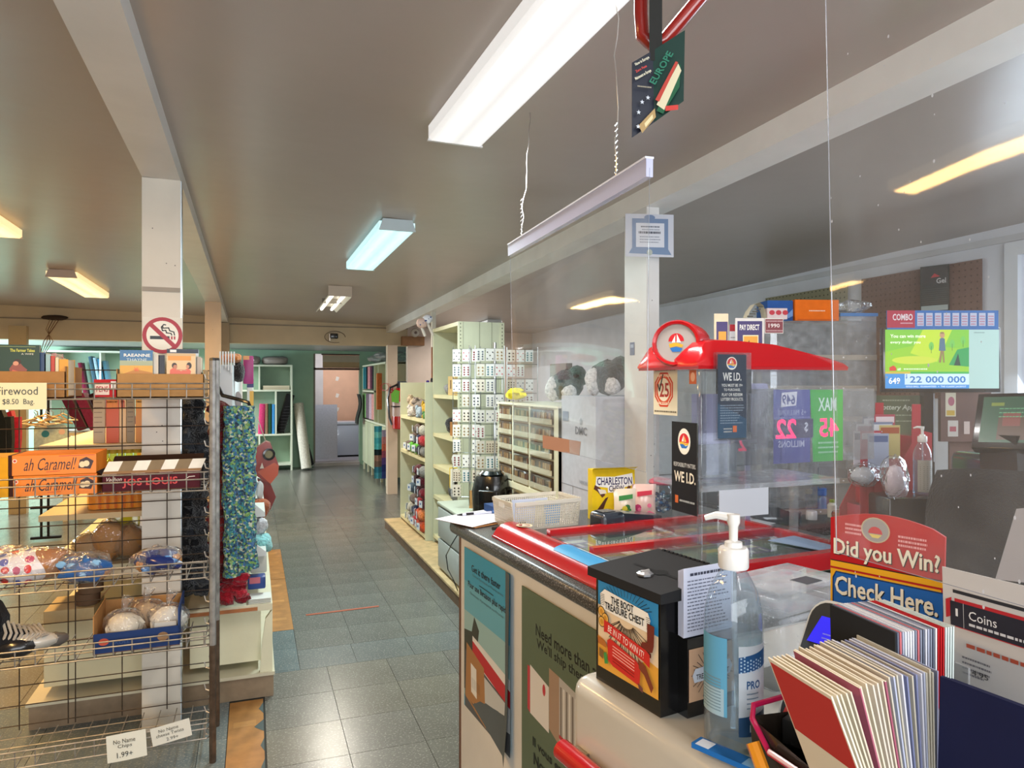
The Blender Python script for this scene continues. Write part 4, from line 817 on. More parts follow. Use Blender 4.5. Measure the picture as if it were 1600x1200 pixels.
# did you win sign
a0=P(1298,808,1.05); b0=P(1477,838,.93); e1=(b0-a0); e1.z=0; L_=e1.length; e1.normalize(); zt=a0.z; e2=Vector((0,0,1)); base=Vector((a0.x,a0.y,HZ))
t=thing('prize_check_sign','red yellow and blue prize checking sign behind the pamphlets','sign',(0,0,0)); M_=frame(base,e1,e2)
H=zt-HZ; W=L_; arch=[(0,H)]+[(W*k/10,H+.014*math.sin(PI*k/10)) for k in range(1,10)]+[(W,H-.004)]
b=MB('print'); b.M=M_; b.plate([(W*.96,0),(W,H-.004)]+arch[::-1][1:]+[(0,0)],0,.004,'#b0151b'); b.build('board',t,smooth=False)
g=Gfx(W,H); g.m.M=M_; g.rect(0,0,W*.97,H-.075,'#e2a21d'); g.poly([(0,H-.062),(W,H-.062-.0),(W,H-.068),(0,H-.068)],'#1d1d1d'); g.rect(0,H-.072,W,H-.0635,'#e2a21d')
g.poly([(.003,.0),(.003,H-.088),(.008,H-.078),(W*.99,H-.078),(W*.97,.0)],'#15315c'); g.poly([(.005,.0),(.005,H-.089),(.009,H-.080),(W*.985,H-.080),(W*.96,.0)],'#1f5ea6')
g.disc(W*.42,H-.009,.020,.018,'#b9a98a'); g.disc(W*.42,H-.009,.018,.0165,'#9a9490'); g.poly([(W*.42+.010*math.cos(R(k)),H-.014+.010*math.sin(R(k))) for k in range(0,181,30)],'#c2464a'); g.poly([(W*.42-.009,H-.015),(W*.42+.009,H-.015),(W*.42+.004,H-.02),(W*.42-.004,H-.02)],'#d9c26a')
g.lines(.022,.046,H-.008,3,.006,.003,'#e39a98',.2); g.lines(W*.62,W*.86,H-.014,3,.006,.003,'#e39a98',.2)
for dx,c in ((.0012,'#141414'),(0,'#e6dcc3')):
    g.text('Did you Win?',.005+dx,H-.060-dx,W*.93,.031,c,True); g.text('Check Here.',.007+dx,H-.112-dx,W*.90,.028,c,True)
g.build(t)
# prize checker: leaning dark slab with pale rim and blue lit display
t=thing('ticket_checker','dark leaning ticket checker with pale rim, blue lit display and red label','ticket checker',(0,0,0))
bl=P(1213,1132,.90); br=P(1325,1185,.80); tl=P(1275,938,.99); e1=(br-bl).normalized(); e2=(tl-bl); H=e2.length; e2.normalize(); M_=frame(bl,e1,e2); W=.15
dz=HZ-bl.z
def rr(w,h,r,n=5,x0=0,y0=0): return [(x0+cx+r*math.cos(a),y0+cy+r*math.sin(a)) for cx,cy,s in ((w-r,r,-90),(w-r,h-r,0),(r,h-r,90),(r,r,180)) for a in [R(s+90*k/n) for k in range(n+1)]]
b=MB('gloss'); b.M=M_; b.plate(rr(W+.012,H+.012,.03,5,-.006,-.006)[::-1],.002,.012,'#c9c9c4'); b.plate(rr(W,H,.026)[::-1],-.002,.0019,'#2f302e'); b.build('body',t,smooth=False)
g=Gfx(W,H); g.m.M=M_; g.z=.003; g.poly([(.008,H*.66),(.080,H*.66),(.072,H*.88),(.020,H*.88)],'#2a20f0',mat='screen'); g.lines(.03,.05,H*.74,2,.006,.002,'#8a8af0',0); g.poly([(.006,H*.06),(.10,H*.06),(.10,H*.30),(.012,H*.30)],'#c43a30'); g.lines(.03,.07,H*.14,1,.01,.004,'#e8b0a0',0); g.build(t)
b=MB('matte'); b.bar(bl+e1*.05+Vector((.02,.01,0)),Vector((bl.x+.05,bl.y+.02,HZ)),.06,.03,'#2b2b2a'); b.bar(bl+e1*.05,bl+e1*.05+Vector((.02,.01,0)),.06,.03,'#2b2b2a'); b.build('foot',t,smooth=False)
# red and pink rimmed scoop below it
q=P(1250,1185,.80); t=thing('coin_scoop','open red and pink rimmed dark tray in front of the ticket checker','tray',(q.x,q.y,HZ),HR+R(6))
m=MB('gloss'); m.add([(0,-.10,.0),(.10,-.10,.0),(.10,.06,.0),(0,.06,.0),(-.02,-.10,.03),(.12,-.10,.03),(.12,.06,.05),(-.01,.06,.075)],[(3,2,1,0),(0,1,5,4),(1,2,6,5),(2,3,7,6),(3,0,4,7)],'#2c2620')
m.build('scoop',t,smooth=False); m=MB('gloss'); m.tube([(-.022,-.10,.032),(-.014,.03,.045),(-.012,.055,.075),(.0,.062,.085),(.06,.062,.08)],.0035,'#b8144c',n=8); m.tube([(-.026,-.10,.035),(-.018,.028,.049)],.003,'#e3b9b9',n=8); m.tube([(-.022,.03,.02),(-.018,.05,.05)],.008,'#d98a1f',n=8); m.build('rim',t)
# pamphlet rack ------------------------------------------------------------------------------
rz=-TH+R(14.7); 
top=P(1405,978,.735); RX=Vector((math.cos(rz),math.sin(rz),0)); RY=Vector((-math.sin(rz),math.cos(rz),0))
rk=thing('pamphlet_rack','smoky clear two tier pamphlet rack at the front of the chest','rack',(top.x,top.y,HZ),rz)
m=MB('greyclear'); m.box(-.004,-.001,-.006,.108,.0,.07,'#ffffff'); m.box(-.004,.085,-.006,-.003,0,.13,'#ffffff'); m.box(.083,.086,-.006,.108,0,.17,'#ffffff'); m.box(-.004,.086,-.006,.108,0,.003,'#ffffff')
m.box(-.075,-.004,-.055,-.052,0,.07,'#ffffff'); m.box(-.075,-.004,-.055,.05,0,.003,'#ffffff'); m.build('clear_tiers',rk,smooth=False)
def pamph(i,org,x,tilt,h,w_,cols,label,grp,y0=0):
    m=MB('paper'); th=.0017
    m.box(0,th,y0,y0+w_,0,h,cols[0])
    m.box(-.0002,0,y0+.002,y0+w_-.002,h*.55,h*.98,cols[1]) if cols[1] else None
    m.box(.0001,th-.0001,y0-.0002,y0,0,h*.42,cols[2]); m.box(0,th,y0,y0+w_,h,h+.0006,'#d9cfba' if x<.028 and tilt<-.03 else cols[0])
    o=m.build('pamphlet',None,tuple(org+RX*x),(0,tilt,rz),smooth=False); return tag(o,label,'pamphlet',grp)
rn=random.Random(11); org=Vector((top.x,top.y,HZ+.004))
backc=['#1c1d1f','#e8e6df','#d9d8d3','#b9bcc4','#8a3038','#e3e1da','#c9454e','#cfd3da','#39424f','#e6e4dc','#c24a52','#c8202a','#d8222c','#cf1f28','#b9c9c6','#dfe3dd']
for i in range(24):
    c=backc[0] if i==0 else (rn.choice(['#c9c9d2','#9fa3b5','#dcdcdc','#c46a70','#7f8494','#d7dbe0','#5d6374']) if i<17 else ('#b00d16' if i<20 else '#c5cfcb'))
    lb='black pamphlet with chain link picture, first in the rear tier' if i==0 else ('closely packed pamphlet edge in the rear tier of the rack' if i<17 else ('red pamphlet among the rear tier near its right end' if i<20 else 'pale grey green pamphlet at the right end of the rear tier'))
    g_='packed rear tier pamphlets' if 0<i<17 else ('red rear tier pamphlets' if 17<=i<20 else ('pale rear tier pamphlets' if i>=20 else 'rear tier pamphlets'))
    o=pamph(i,org,i*.0029,R(-1.5+.1*i),.209,.098,(c,None,rn.choice(['#3a3d44','#55585f','#2f3440','#6b6e75'])),lb,g_)
    if i==0:
        g=Gfx(.1,.2); g.rect(.010,.095,.092,.165,'#6f8587'); 
        for k in range(9): g.line([(.040+.006*k,.165),(.052+.006*k,.135),(.042+.006*k,.10)],.0012,'#1b2324'); 
        for k in range(5): g.line([(.045,.155-.012*k),(.062,.149-.012*k),(.092,.157-.012*k)],.001,'#1b2324')
        g.poly([(.015,.165),(.03,.165),(.06,.12),(.055,.11)],'#242d30'); g.build(o,'cover_print',loc=(-.0002,.098,0),rz=-PI/2)
org2=Vector((top.x,top.y,HZ+.004))-RX*.048-RY*.045
for i in range(25):
    f_=1-i/24; c=rn.choice(['#d6cbb4','#cfc4ad','#ddd3bd']) if i<12 else rn.choice(['#8d93b0','#a9aec2','#7a80a3','#c9c9d2','#b9b3a4'])
    if 3<i<12: c=rn.choice(['#93465a','#d2c6b6','#d6cbb4','#a0566a','#7d3a4c','#c9bca8'])
    lb='curled white pamphlet leaning furthest left in the front tier' if i==0 else ('cream topped pamphlet fanned out in the front tier' if i<12 else 'upright blue grey pamphlet edge in the front tier')
    pamph(i,org2,i*.0021,R(-22*f_**1.2+rn.uniform(-.8,.8)*(i<24)),.187+rn.uniform(-.002,.002),.098,(c,'#b9342e' if i==0 else None,rn.choice(['#6b6572','#8d8794','#4a4652'])),lb,'front tier curled pamphlet' if i==0 else ('fanned front tier pamphlets' if i<12 else 'upright front tier pamphlets'))
# coins poster, navy folder, grey card on the screen
a=P(1472,885,.86); b=P(1640,925,.74); e1=(b-a).normalized(); e2=Vector((0,0,1)); e2=(e2-e1*e2.dot(e1)).normalized(); o_=a-e2*.26; M_=frame(o_,e1,e2)
t=thing('coins_poster','white coins poster with dark heading strip at the right edge behind the navy folder','poster',(0,0,0)); b_=MB('paper'); b_.M=M_; b_.box(0,.24,0,.0015,0,.26,'#c9c5c2'); b_.build('sheet',t,smooth=False); b_=MB('matte'); b_.M=M_; b_.box(.10,.14,.002,.05,-(o_.z-HZ),.2,'#3a3a3c'); b_.build('easel_leg',t,smooth=False)
g=Gfx(.24,.26); g.m.M=M_; g.z=.0005; g.rect(.014,.232,.24,.236,'#2b2b30'); g.poly([(.004,.200),(.004,.222),(.012,.226),(.012,.204)],'#b8242c'); g.rect(.016,.192,.24,.226,'#b8242c'); g.rect(.010,.193,.24,.222,'#26242f'); g.rect(.027,.193,.0275,.222,'#d8d8d8')
g.text('1',.017,.205,.003,.009,'#e6e6e6'); g.text('Coins',.034,.205,.034,.0105,'#e9e9ea'); g.lines(.034,.12,.198,1,.01,.003,'#d0d0d4',0); g.lines(.030,.15,.172,1,.01,.0045,'#b5513a',0); g.lines(.024,.06,.158,4,.006,.0022,'#77757a',.3)
g.text('4.95',.036,.142,.02,.006,'#333333'); g.rect(.01,.10,.13,.124,'#17171a'); g.poly([(.06,.10),(.075,.125),(.115,.125),(.118,.098)],'#2d2d33'); 
for k in range(6): g.disc(.078+.011*(k%3),.108+.009*(k//3),.0038,.0038,['#b9a877','#c9b98a','#a9a9a4'][k%3])
g.build(t)
a=P(1469,1060,.66); b=P(1650,1128,.58); e1=(b-a).normalized(); e2=(Vector((0,0,1))-e1*e1.z).normalized(); o_=a-e2*(a.z-HZ-.002)
t=thing('navy_folder','dark navy blue folder standing at the right edge in front of the coins poster','folder',(0,0,0)); b_=MB('card'); b_.M=frame(o_,e1,e2); b_.box(0,.17,0,.004,0,(a.z-HZ),'#0c1236'); b_.box(0,.17,.016,.02,.0,(a.z-HZ)*.97,'#0c1236'); b_.box(0,.17,.004,.016,0,.004,'#0c1236'); b_.build('folder',t,smooth=False)
m=MB('paper'); c=[PA(x,y,.725) for x,y in ((1555,905),(1640,915),(1640,790),(1588,795))]; m.add(c,[(0,1,2,3)],'#aaa8ac'); m.add([v+Vector((.0012,0,0)) for v in c],[(3,2,1,0)],'#aaa8ac'); one(m,'notice','grey white notice sheet seen through the large screen at the right edge','notice',(0,0,0),smooth=False)
# ================================================================= LOTTERY CORNER BEHIND THE COUNTER (right)
BZ=.90
t=thing('back_counter','grey topped back counter under the clear ticket bins along the right side','counter',(0,0,0))
m=MB('paint'); m.box(2.0,3.6,2.15,3.7,.05,.865,'#a9a49c'); m.build('cabinet_body',t,smooth=False); MB('laminate').rbox(1.97,3.6,2.12,3.72,.865,BZ,.01,'#222').build('worktop',t)
def camframe(px,py,D,dz=0): p=P(px,py,D); return (p.x,p.y,p.z+dz)
# clear ticket bins
q=P(1190,600,2.95); zt=EYE+.1*2.95/1.1
t=thing('ticket_bins','bank of clear ticket bins with screwed strips between monitor and jackpot sign','display case',(q.x,q.y,BZ+.001),-TH+R(4))
W=.50; H=1.715-BZ; rows=[0,.13,.26,.39,.52,.65,H]
fr=MB('greyclear'); fr.box(0,W,.0,.004,.30,H,'#fff'); fr.box(0,W,.17,.174,0,H,'#fff'); fr.box(0,.004,0,.17,0,H,'#fff'); fr.box(W-.004,W,0,.17,0,H,'#fff'); fr.build('case',t,smooth=False)
for j,z in enumerate(rows[:-1]):
    s_=MB('card'); s_.box(0,W,-.004,.0,z+.0,z+.022,'#a09a90'); 
    for k in range(5): s_.lathe([(.004,0),(.003,.002),(0,.003)],'#e0e0e0',n=8,c=(0,0,0)) if 0 else s_.box(.05+.1*k,.056+.1*k,-.006,-.004,z+.008,z+.014,'#dedede')
    s_.build('strip',t,smooth=False)
    for k in range(4):
        b=MB('greyclear'); b.box(.004+k*.124,.122+k*.124,.006,.009,z+.024,z+.12,'#fff'); b.build('bin_front',t,smooth=False)
        if (j*4+k)%3!=1: MB('print').box(.015+k*.124,.11+k*.124,.06,.063,z+.024,z+.06+.02*((j+k)%3),['#8c8880','#7f8c86','#96907f','#7d7f88'][(j+k)%4]).build('ticket_pack',t,smooth=False)
topz=BZ+.001+H
# things standing on the bins
def boxat(nm,label,cat,x0,x1,y0,y1,z0,h,base,rzz,col,gfx=None,mat='card'):
    t=thing(nm,label,cat,(base[0],base[1],z0),rzz); m=MB(mat); m.box(x0,x1,y0,y1,0,h,col); m.build('carton',t,smooth=False)
    if gfx:
        g=Gfx(1,1); gfx(g,x0,x1,h); g.build(t,loc=(0,y0,0))
    return t
qq=(q.x,q.y); rz_=-TH+R(4)
boxat('carton','orange carton on top of the clear ticket bins','carton',.145,.335,.0,.12,topz+.001,.088,qq,rz_,'#e06a12',lambda g,a,b,h:(g.lines(a+.06,a+.13,h*.45,1,.01,.004,'#f0d0b0',0),g.rect(a+.01,.002,b-.01,.006,'#b9500e')))
boxat('carton','blue carton between orange carton and curled cards on the ticket bins','carton',.03,.14,.01,.12,topz+.001,.085,qq,rz_,'#2c5596',lambda g,a,b,h:(g.lines(a+.02,a+.08,h*.5,1,.01,.006,'#c9d4ea',0),g.poly([(b-.02,.01),(b,.02),(b,.05),(b-.03,.02)],'#6f93c9')))
boxat('carton','small red and white carton in front of the blue carton','carton',.0,.085,-.055,-.01,topz+.001,.045,qq,rz_,'#d9c4c2',lambda g,a,b,h:[g.disc(a+.02+.028*k,h*.6,.012,.010,'#c03844') for k in range(3)])
t=thing('card_loop','looped cream card strips standing at the left end of the ticket bins','cards',(qq[0],qq[1],topz),rz_)
m=MB('paper'); pts=[(-.085,0),(-.07,.035),(-.05,.062),(-.03,.070),(-.014,.058),(-.004,.03),(0,.0)]
for (a,b) in zip(pts[:-1],pts[1:]): m.add([(a[0],-.05,a[1]),(b[0],-.05,b[1]),(b[0],-.0,b[1]),(a[0],-.0,a[1])],[(0,1,2,3)],'#d8d2bd'); m.add([(a[0],-.05,a[1]-.001),(b[0],-.05,b[1]-.001),(b[0],-.0,b[1]-.001),(a[0],-.0,a[1]-.001)],[(3,2,1,0)],'#d8d2bd')
m.box(-.09,0,-.05,0,0,.002,'#c9c2ae')
for k in range(5): z=.012+.010*k; x=-.083+.018*k*.6; m.bar((x-.0,-.051,z),(x+.025,-.051,z),.003,.004,'#5a554a')
m.build('cards',t,smooth=False)
t=thing('container','flat tub with blue lid and clear bag on top of the ticket bins right end','tub',(qq[0],qq[1],topz),rz_); m=MB('frost'); m.box(.345,.50,0,.12,.001,.02,'#fff'); m.build('tub',t,smooth=False); MB('gloss').box(.34,.505,-.005,.125,.0205,.034,'#3c78b4').build('lid',t,smooth=False)
m=MB('film'); m.blob((.42,.05,.066),(.075,.05,.028),'#ffffff',n=14,m=8,amp=.3,seed=4); one(m,'clear_bag','crumpled clear plastic bag lying on the blue lidded tub','bag',(qq[0],qq[1],topz),rz_)
# signs on stems: PAY DIRECT twice, slip, 1990
def stem_sign(nm,label,px0,px1,py0,py1,D,base,gf,back='#d9d4cc',rzz=0):
    c=P((px0+px1)/2,py1,D); W=(px1-px0)/F*D; H=(py1-py0)/F*D
    t=thing(nm,label,'sign',(c.x,c.y,c.z),-TH+rzz); m=MB('card'); m.box(-W/2,W/2,0,.003,0,H,back); m.build('board',t,smooth=False)
    m=MB('acrylic'); m.box(-.012,.012,.003,.006,base-c.z,.02,'#fff'); m.box(-.03,.03,-.01,.03,base-c.z,base-c.z+.003,'#fff'); m.build('stem',t,smooth=False)
    g=Gfx(W,H); g.m.M=Matrix.Translation((-W/2,0,0)); gf(g,W,H); g.build(t); return t
def pd(g,W,H):
    g.rect(W*.07,0,W*.93,H*.92,'#35215f'); g.rect(W*.26,0,W*.80,H*.55,'#e8d9a8'); g.rect(W*.29,0,W*.77,H*.52,'#e09a1c'); g.text('PAY DIRECT',W*.15,H*.68,W*.68,H*.15,'#ece6da',True); g.poly([(W*.36,H*.05),(W*.4,H*.3),(W*.48,H*.42),(W*.5,H*.3),(W*.46,H*.02)],'#2a2118'); g.text('Interac',W*.42,H*.22,W*.32,H*.09,'#3b2a12',True,rot=.12)
stem_sign('payment_sign','purple and gold PAY DIRECT sign behind the red canopy',1149,1194,497,556,2.45,CZ,pd)
def pd2(g,W,H): g.rect(W*.15,0,W*.95,H*.82,'#35215f'); g.rect(W*.3,0,W*.85,H*.6,'#e09a1c'); g.text('Interac',W*.35,H*.30,W*.45,H*.10,'#3b2a12',True); g.poly([(W*.3,H*.05),(W*.4,H*.28),(W*.5,H*.1)],'#2a2118')
stem_sign('payment_sign','narrow purple and gold sign turned sideways behind the red badge',1116,1138,490,560,2.35,CZ,pd2,'#e0cfae')
stem_sign('slip_sign','thin red and white slip standing between the two payment signs',1140,1151,507,560,2.5,CZ,lambda g,W,H:(g.rect(0,H*.8,W,H,'#b8323a'),g.lines(W*.15,W*.9,H*.6,5,H*.1,H*.03,'#8a8a92',.2)),'#dcdce2')
stem_sign('year_sign','small dark red sign reading 1990 on the ticket bins',1195,1224,497,521,2.6,CZ,lambda g,W,H:(g.rect(W*.03,H*.05,W*.97,H*.93,'#7c2c33'),g.text('1990',W*.2,H*.38,W*.6,H*.26,'#ded2cc',True),g.lines(W*.08,W*.95,H*.14,1,.01,H*.08,'#b98f90',0),g.lines(W*.08,W*.95,H*.76,1,.01,H*.08,'#b98f90',0)))
# pegboards on the right wall
def pegboard(label,px0,px1,pt0,pt1,pb,col,hole,seed):
    a=PA(px0,pt0,XR-.013); b=PA(px1,pt1,XR-.013); c=PA(px1,pb,XR-.013); y0,y1=sorted((a.y,b.y)); zt=(a.z+b.z)/2; zb=min(c.z,PA(px0,pb,XR-.013).z)
    t=thing('pegboard',label,'pegboard',(XR-.013,y0,zb),0); W=y1-y0; H=zt-zb
    m=MB('card'); m.box(-.006,0,0,W,0,H,col); m.build('board',t,smooth=False)
    m=MB('matte'); n=int(W/.035); k=int(H/.035); 
    for i in range(n):
        for j in range(k): y=.02+i*W/n; z=.02+j*H/k; m.add([(-.0065,y,z),(-.0065,y+.008,z),(-.0065,y+.008,z+.008),(-.0065,y,z+.008)],[(0,3,2,1)],hole)
    o=m.build('holes',t,smooth=False); o['kind']='stuff'; return t
pegboard('cream pegboard low on the right wall behind the orange carton',1197,1325,470,440,520,'#9d9a80','#3c3a2c',1)
pegboard('brown pegboard on the right wall above the monitor',1347,1535,440,400,620,'#7b5d52','#4f3a33',2)
c=PA(1460,488,XR-.06); t=thing('hanging_packet','dark packet with a red mark hung on the brown pegboard','packet',(c.x,c.y,c.z),R(-70))
m=MB('gloss'); m.box(-.075,.075,0,.01,0,.27,'#2c3434'); m.build('packet',t,smooth=False); g=Gfx(.15,.27); g.rect(-.07,.16,.07,.26,'#3a3c3e'); g.poly([(-.02,.20),(.03,.205),(.0,.225)],'#c23a44'); g.text('Gel',.01,.165,.05,.03,'#c9c9c9',True); g.rect(-.07,.01,.07,.04,'#a9b6b4'); 
for k in range(8): g.rect(-.065,.05+.012*k,.065,.052+.012*k,'#465050')
g.build(t); MB('metal').tube([(0,.01,.262),(0,.045,.262)],.003,'#888').build('hook',t)
# monitor with jackpot screen
D=2.85; a=P(1383,607,D); b=P(1561,607,D); W=(b-a).length; H=92/F*D
t=thing('monitor','wide lottery monitor showing a green camping scene and a jackpot','monitor',tuple(a),-TH)
m=MB('gloss'); m.rbox(-.008,W+.008,0,.03,-.016,H+.008,.004,'#15181c'); m.build('housing',t)
q2=P(1459,615,D); m=MB('gloss'); lx=(1459-1383)/F*D; m.box(lx-.022,lx+.022,.03,.06,BZ-a.z,.0,'#14161a'); m.box(lx-.1,lx+.1,-.06,.12,BZ-a.z,BZ-a.z+.015,'#14161a'); m.box(lx+.016,lx+.020,.028,.03,-.3,-.02,'#9aa2aa'); m.build('stand',t,smooth=False)
g=Gfx(W,H,mat='screen'); Ws=W; 
g.rect(0,0,Ws,H,'#a9c9c4'); wx=Ws*.735; g.rect(0,H*.25,wx,H,'#8fc53c'); g.poly([(0,H*.62),(wx*.4,H*.75),(wx,H*.66),(wx,H),(0,H)],'#7cc043'); g.poly([(wx*.45,H),(wx*.8,H),(wx*.62,H*.45),(wx*.3,H*.6)],'#b9d63f'); g.disc(wx*.35,H*.48,wx*.27,H*.07,'#c3d44a')
g.rect(0,H*.25,wx,H*.285,'#3fae57'); g.rect(0,H*.25,wx*.3,H*.285,'#c9b24a')
g.poly([(wx*.76,H*.40),(wx*.86,H*.66),(wx,H*.70),(wx,H*.37)],'#2f9a58'); g.poly([(wx*.82,H*.39),(wx*.87,H*.60),(wx*.90,H*.39)],'#24463f')
for (x,y) in ((.80,.76),(.93,.82),(.55,.72)): g.disc(wx*x,H*y,wx*.03,H*.07,'#6fbf5a'); g.rect(wx*x-.001,H*(y-.12),wx*x+.001,H*y,'#4a7d3a')
g.poly([(wx*.64,H*.44),(wx*.66,H*.65),(wx*.70,H*.65),(wx*.71,H*.44),(wx*.69,H*.44),(wx*.68,H*.6),(wx*.665,H*.44)],'#8b7a52'); g.poly([(wx*.64,H*.64),(wx*.65,H*.84),(wx*.68,H*.87),(wx*.71,H*.84),(wx*.72,H*.64)],'#4f6f86'); g.disc(wx*.68,H*.91,.010,.013,'#b98f70'); g.rect(wx*.655,H*.93,wx*.70,H*.955,'#8b7a52')
g.text('You can win more',wx*.06,H*.86,wx*.42,H*.06,'#f2f7e4',True); g.text('every dollar you',wx*.06,H*.75,wx*.36,H*.06,'#f2f7e4',True); g.poly([(wx*.05,H*.30),(wx*.05,H*.36),(wx*.10,H*.39),(wx*.13,H*.35),(wx*.13,H*.30)],'#d0443c'); g.text('649',wx*.145,H*.30,wx*.04,H*.05,'#f2f7e4',True); g.lines(wx*.22,wx*.5,H*.32,1,.01,H*.02,'#dfeed0',0)
g.rect(0,0,wx,H*.25,'#3d8fd4'); g.rect(Ws*.17,H*.065,wx,H*.25,'#c9e2ee'); g.text('649',Ws*.03,H*.075,Ws*.10,H*.11,'#f4f4fa',True); g.text('$',Ws*.178,H*.16,.007,.02,'#2d78bd',True); g.text('22 000 000',Ws*.215,H*.095,Ws*.49,H*.115,'#2d78bd',True); g.text('GOLD BALL  GUARANTEED  +  THE CLASSIC JACKPOT',Ws*.18,H*.012,Ws*.53,H*.036,'#dfeefa',True); g.lines(wx+.02,Ws-.06,H*.94,1,.01,.004,'#7d9a9a',0); g.rect(Ws*.0,0,Ws*.0+.001,.001,'#3d8fd4')
g.build(t,'screen_picture')
t=thing('game_header','red and blue COMBO header strip with ticket pictures above the monitor','sign',tuple(P(1386,512,D)),-TH); W2=174/F*D; H2=27/F*D
m=MB('card'); m.box(0,W2,.0,.006,-.012,H2,'#3f78bd'); m.build('board',t,smooth=False); g=Gfx(W2,H2); g.rect(0,0,W2*.25,H2,'#b8324e'); g.text('COMBO',W2*.05,H2*.42,W2*.18,H2*.38,'#efe6ec',True); g.lines(W2*.12,W2*.23,H2*.22,1,.01,H2*.08,'#e0a9b8',0)
for k in range(9): x=W2*(.27+.079*k); g.rect(x,H2*.1,x+W2*.06,H2*.85,'#c3cbe2'); g.lines(x+.003,x+W2*.055,H2*.62,4,H2*.15,H2*.07,'#c07a94',.1,k)
g.build(t)
# dark green app sign, brown card board behind
t=thing('app_sign','dark olive sign reading Lottery App left of the monitor stand','sign',tuple(P(1330,690,3.0)),-TH); W2=122/F*3; H2=72/F*3; m=MB('card'); m.box(0,W2,0,.02,0,H2,'#565f47'); m.box(.05,W2-.05,.02,.03,BZ-P(1330,690,3.0).z,0,'#565f47'); m.build('board',t,smooth=False)
g=Gfx(W2,H2); g.text('Lottery App',W2*.35,H2*.66,W2*.45,H2*.14,'#b9bfae',True,shear=.2); g.lines(W2*.40,W2*.75,H2*.88,1,.01,.006,'#8f967e',0); g.lines(W2*.42,W2*.85,H2*.56,2,.025,.005,'#8f967e',.3); g.build(t)
t=thing('card_board','brown board of small picture cards right of the monitor stand','board',tuple(P(1470,690,3.05)),-TH); W2=80/F*3; H2=80/F*3; m=MB('wood'); m.box(0,W2,0,.02,0,H2,'#5d3f35'); m.box(.05,W2-.05,.02,.03,BZ-P(1470,690,3.05).z,0,'#5d3f35'); m.build('board',t,smooth=False)
g=Gfx(W2,H2); g.rect(.02,H2*.5,.065,H2*.97,'#c4bba4'); g.rect(.025,H2*.52,.06,H2*.62,'#b9983a'); g.disc(.045,H2*.8,.014,.02,'#a05a6a'); g.rect(.03,H2*.1,.075,H2*.42,'#b9b2a9'); g.rect(.038,H2*.2,.066,H2*.3,'#a0505a'); g.rect(.1,H2*.15,.125,H2*.4,'#bba9a0'); g.build(t)
# red brochure stand and pamphlets
q=P(1416,778,2.55); t=thing('brochure_stand','red stepped brochure stand behind the large clear screen','stand',(q.x,q.y,BZ+.001),-TH+R(8))
m=MB('gloss'); h_=P(0,632,2.55).z-BZ
prof=[(-.13,0),(.10,0),(.10,h_*.78),(.055,h_*.80),(.055,h_),(.022,h_),(.020,h_*.70),(-.05,h_*.45),(-.13,h_*.15)]
m.plate(prof,-.004,.0,'#b01e32'); m.plate(prof,.20,.204,'#b01e32'); m.build('side_panel',t,smooth=False)
m=MB('gloss')
for k in range(4): z=.06+.07*k; x=-.10+.035*k; m.box(x,x+.003,0,.20,z-.04,z+.03,'#b01e32'); m.box(x,x+.03,0,.2,z-.04,z-.036,'#b01e32')
m.box(.05,.1,0,.2,0,h_*.75,'#a01c2e'); m.build('steps',t,smooth=False)
rn=random.Random(3)
for k in range(9):
    w=P(1352+10*(k%5)+rn.uniform(-3,3),700-12*(k//3)-rn.uniform(0,8),2.50+.03*(k//3)); m=MB('paper'); m.box(-.04,.04,0,.003,-.07,.05,['#c9c4cf','#b9465a','#aab4cc','#7d8aa6','#c9b87a','#c3bfc9','#6c7488','#bfb9c6','#b04a5c'][k])
    m.box(-.036,.036,-.0006,0,.02,.042,['#4b5063','#e0d6dc','#5a6f9c','#d9dce2','#b05a3a','#8b5262','#cfd2da','#59607a','#e6d6da'][k]); m.box(-.015,.015,.003,.005,BZ-w.z,-.07,'#a01c2e')
    one(m,'brochure',['white brochure with dark heading, far left before the red stand','deep red brochure in the left of the red stand','pale blue brochure in the middle of the red stand','slate blue brochure behind the pale blue one','yellowish brochure in the upper row of the red stand','white brochure with plum heading in the red stand','grey brochure with light heading in the red stand','lilac brochure in the top row of the red stand','rose red brochure topmost in the red stand'][k],'brochure',tuple(w),-TH+R(8),'brochures in the red stand',smooth=False)
q=P(1441,772,2.45); t,_=pump_bottle('pump_bottle','hand gel pump bottle in front of the red brochure stand',(q.x,q.y,q.z),.78,None,-TH); m=MB('print'); r2=.0375*.78
wrect(m,-.03,.03,.01,.12,r2,0,'#a9a59a'); 
for k in range(12): wrect(m,-.022,.024,.02+.007*k,.0225+.007*k,r2,1,'#7d7a74',n=4)
m.build('label',t)
BOT2=(q.x,q.y,q.z)
m=MB('gloss'); m.rbox(-.16,.14,-.08,.12,BZ+.001-q.z,-.001,.01,'#22252a'); one(m,'cash_register','low black machine the second gel bottle stands on','machine',(q.x,q.y,q.z),-TH)
# bags of small things beside it
for i,(px,py,D_,r_,c,lb) in enumerate(((1398,745,2.35,(.05,.04,.07),'#c9b9c0','clear film wrapped pack left of the second gel bottle'),(1348,740,2.5,(.06,.05,.045),'#b9bcc2','crumpled white plastic bag low behind the large screen'))):
    q=P(px,py,D_); m=MB('film'); m.blob((0,0,r_[2]),r_,'#fff',n=14,m=9,amp=.2,seed=i); m.blob((0,0,r_[2]*.8),(r_[0]*.7,r_[1]*.7,r_[2]*.75),c,mat='matte',n=10,m=6,seed=i+3); one(m,'plastic_bag',lb,'bag',(q.x,q.y,max(BZ+.002,q.z-r_[2])))
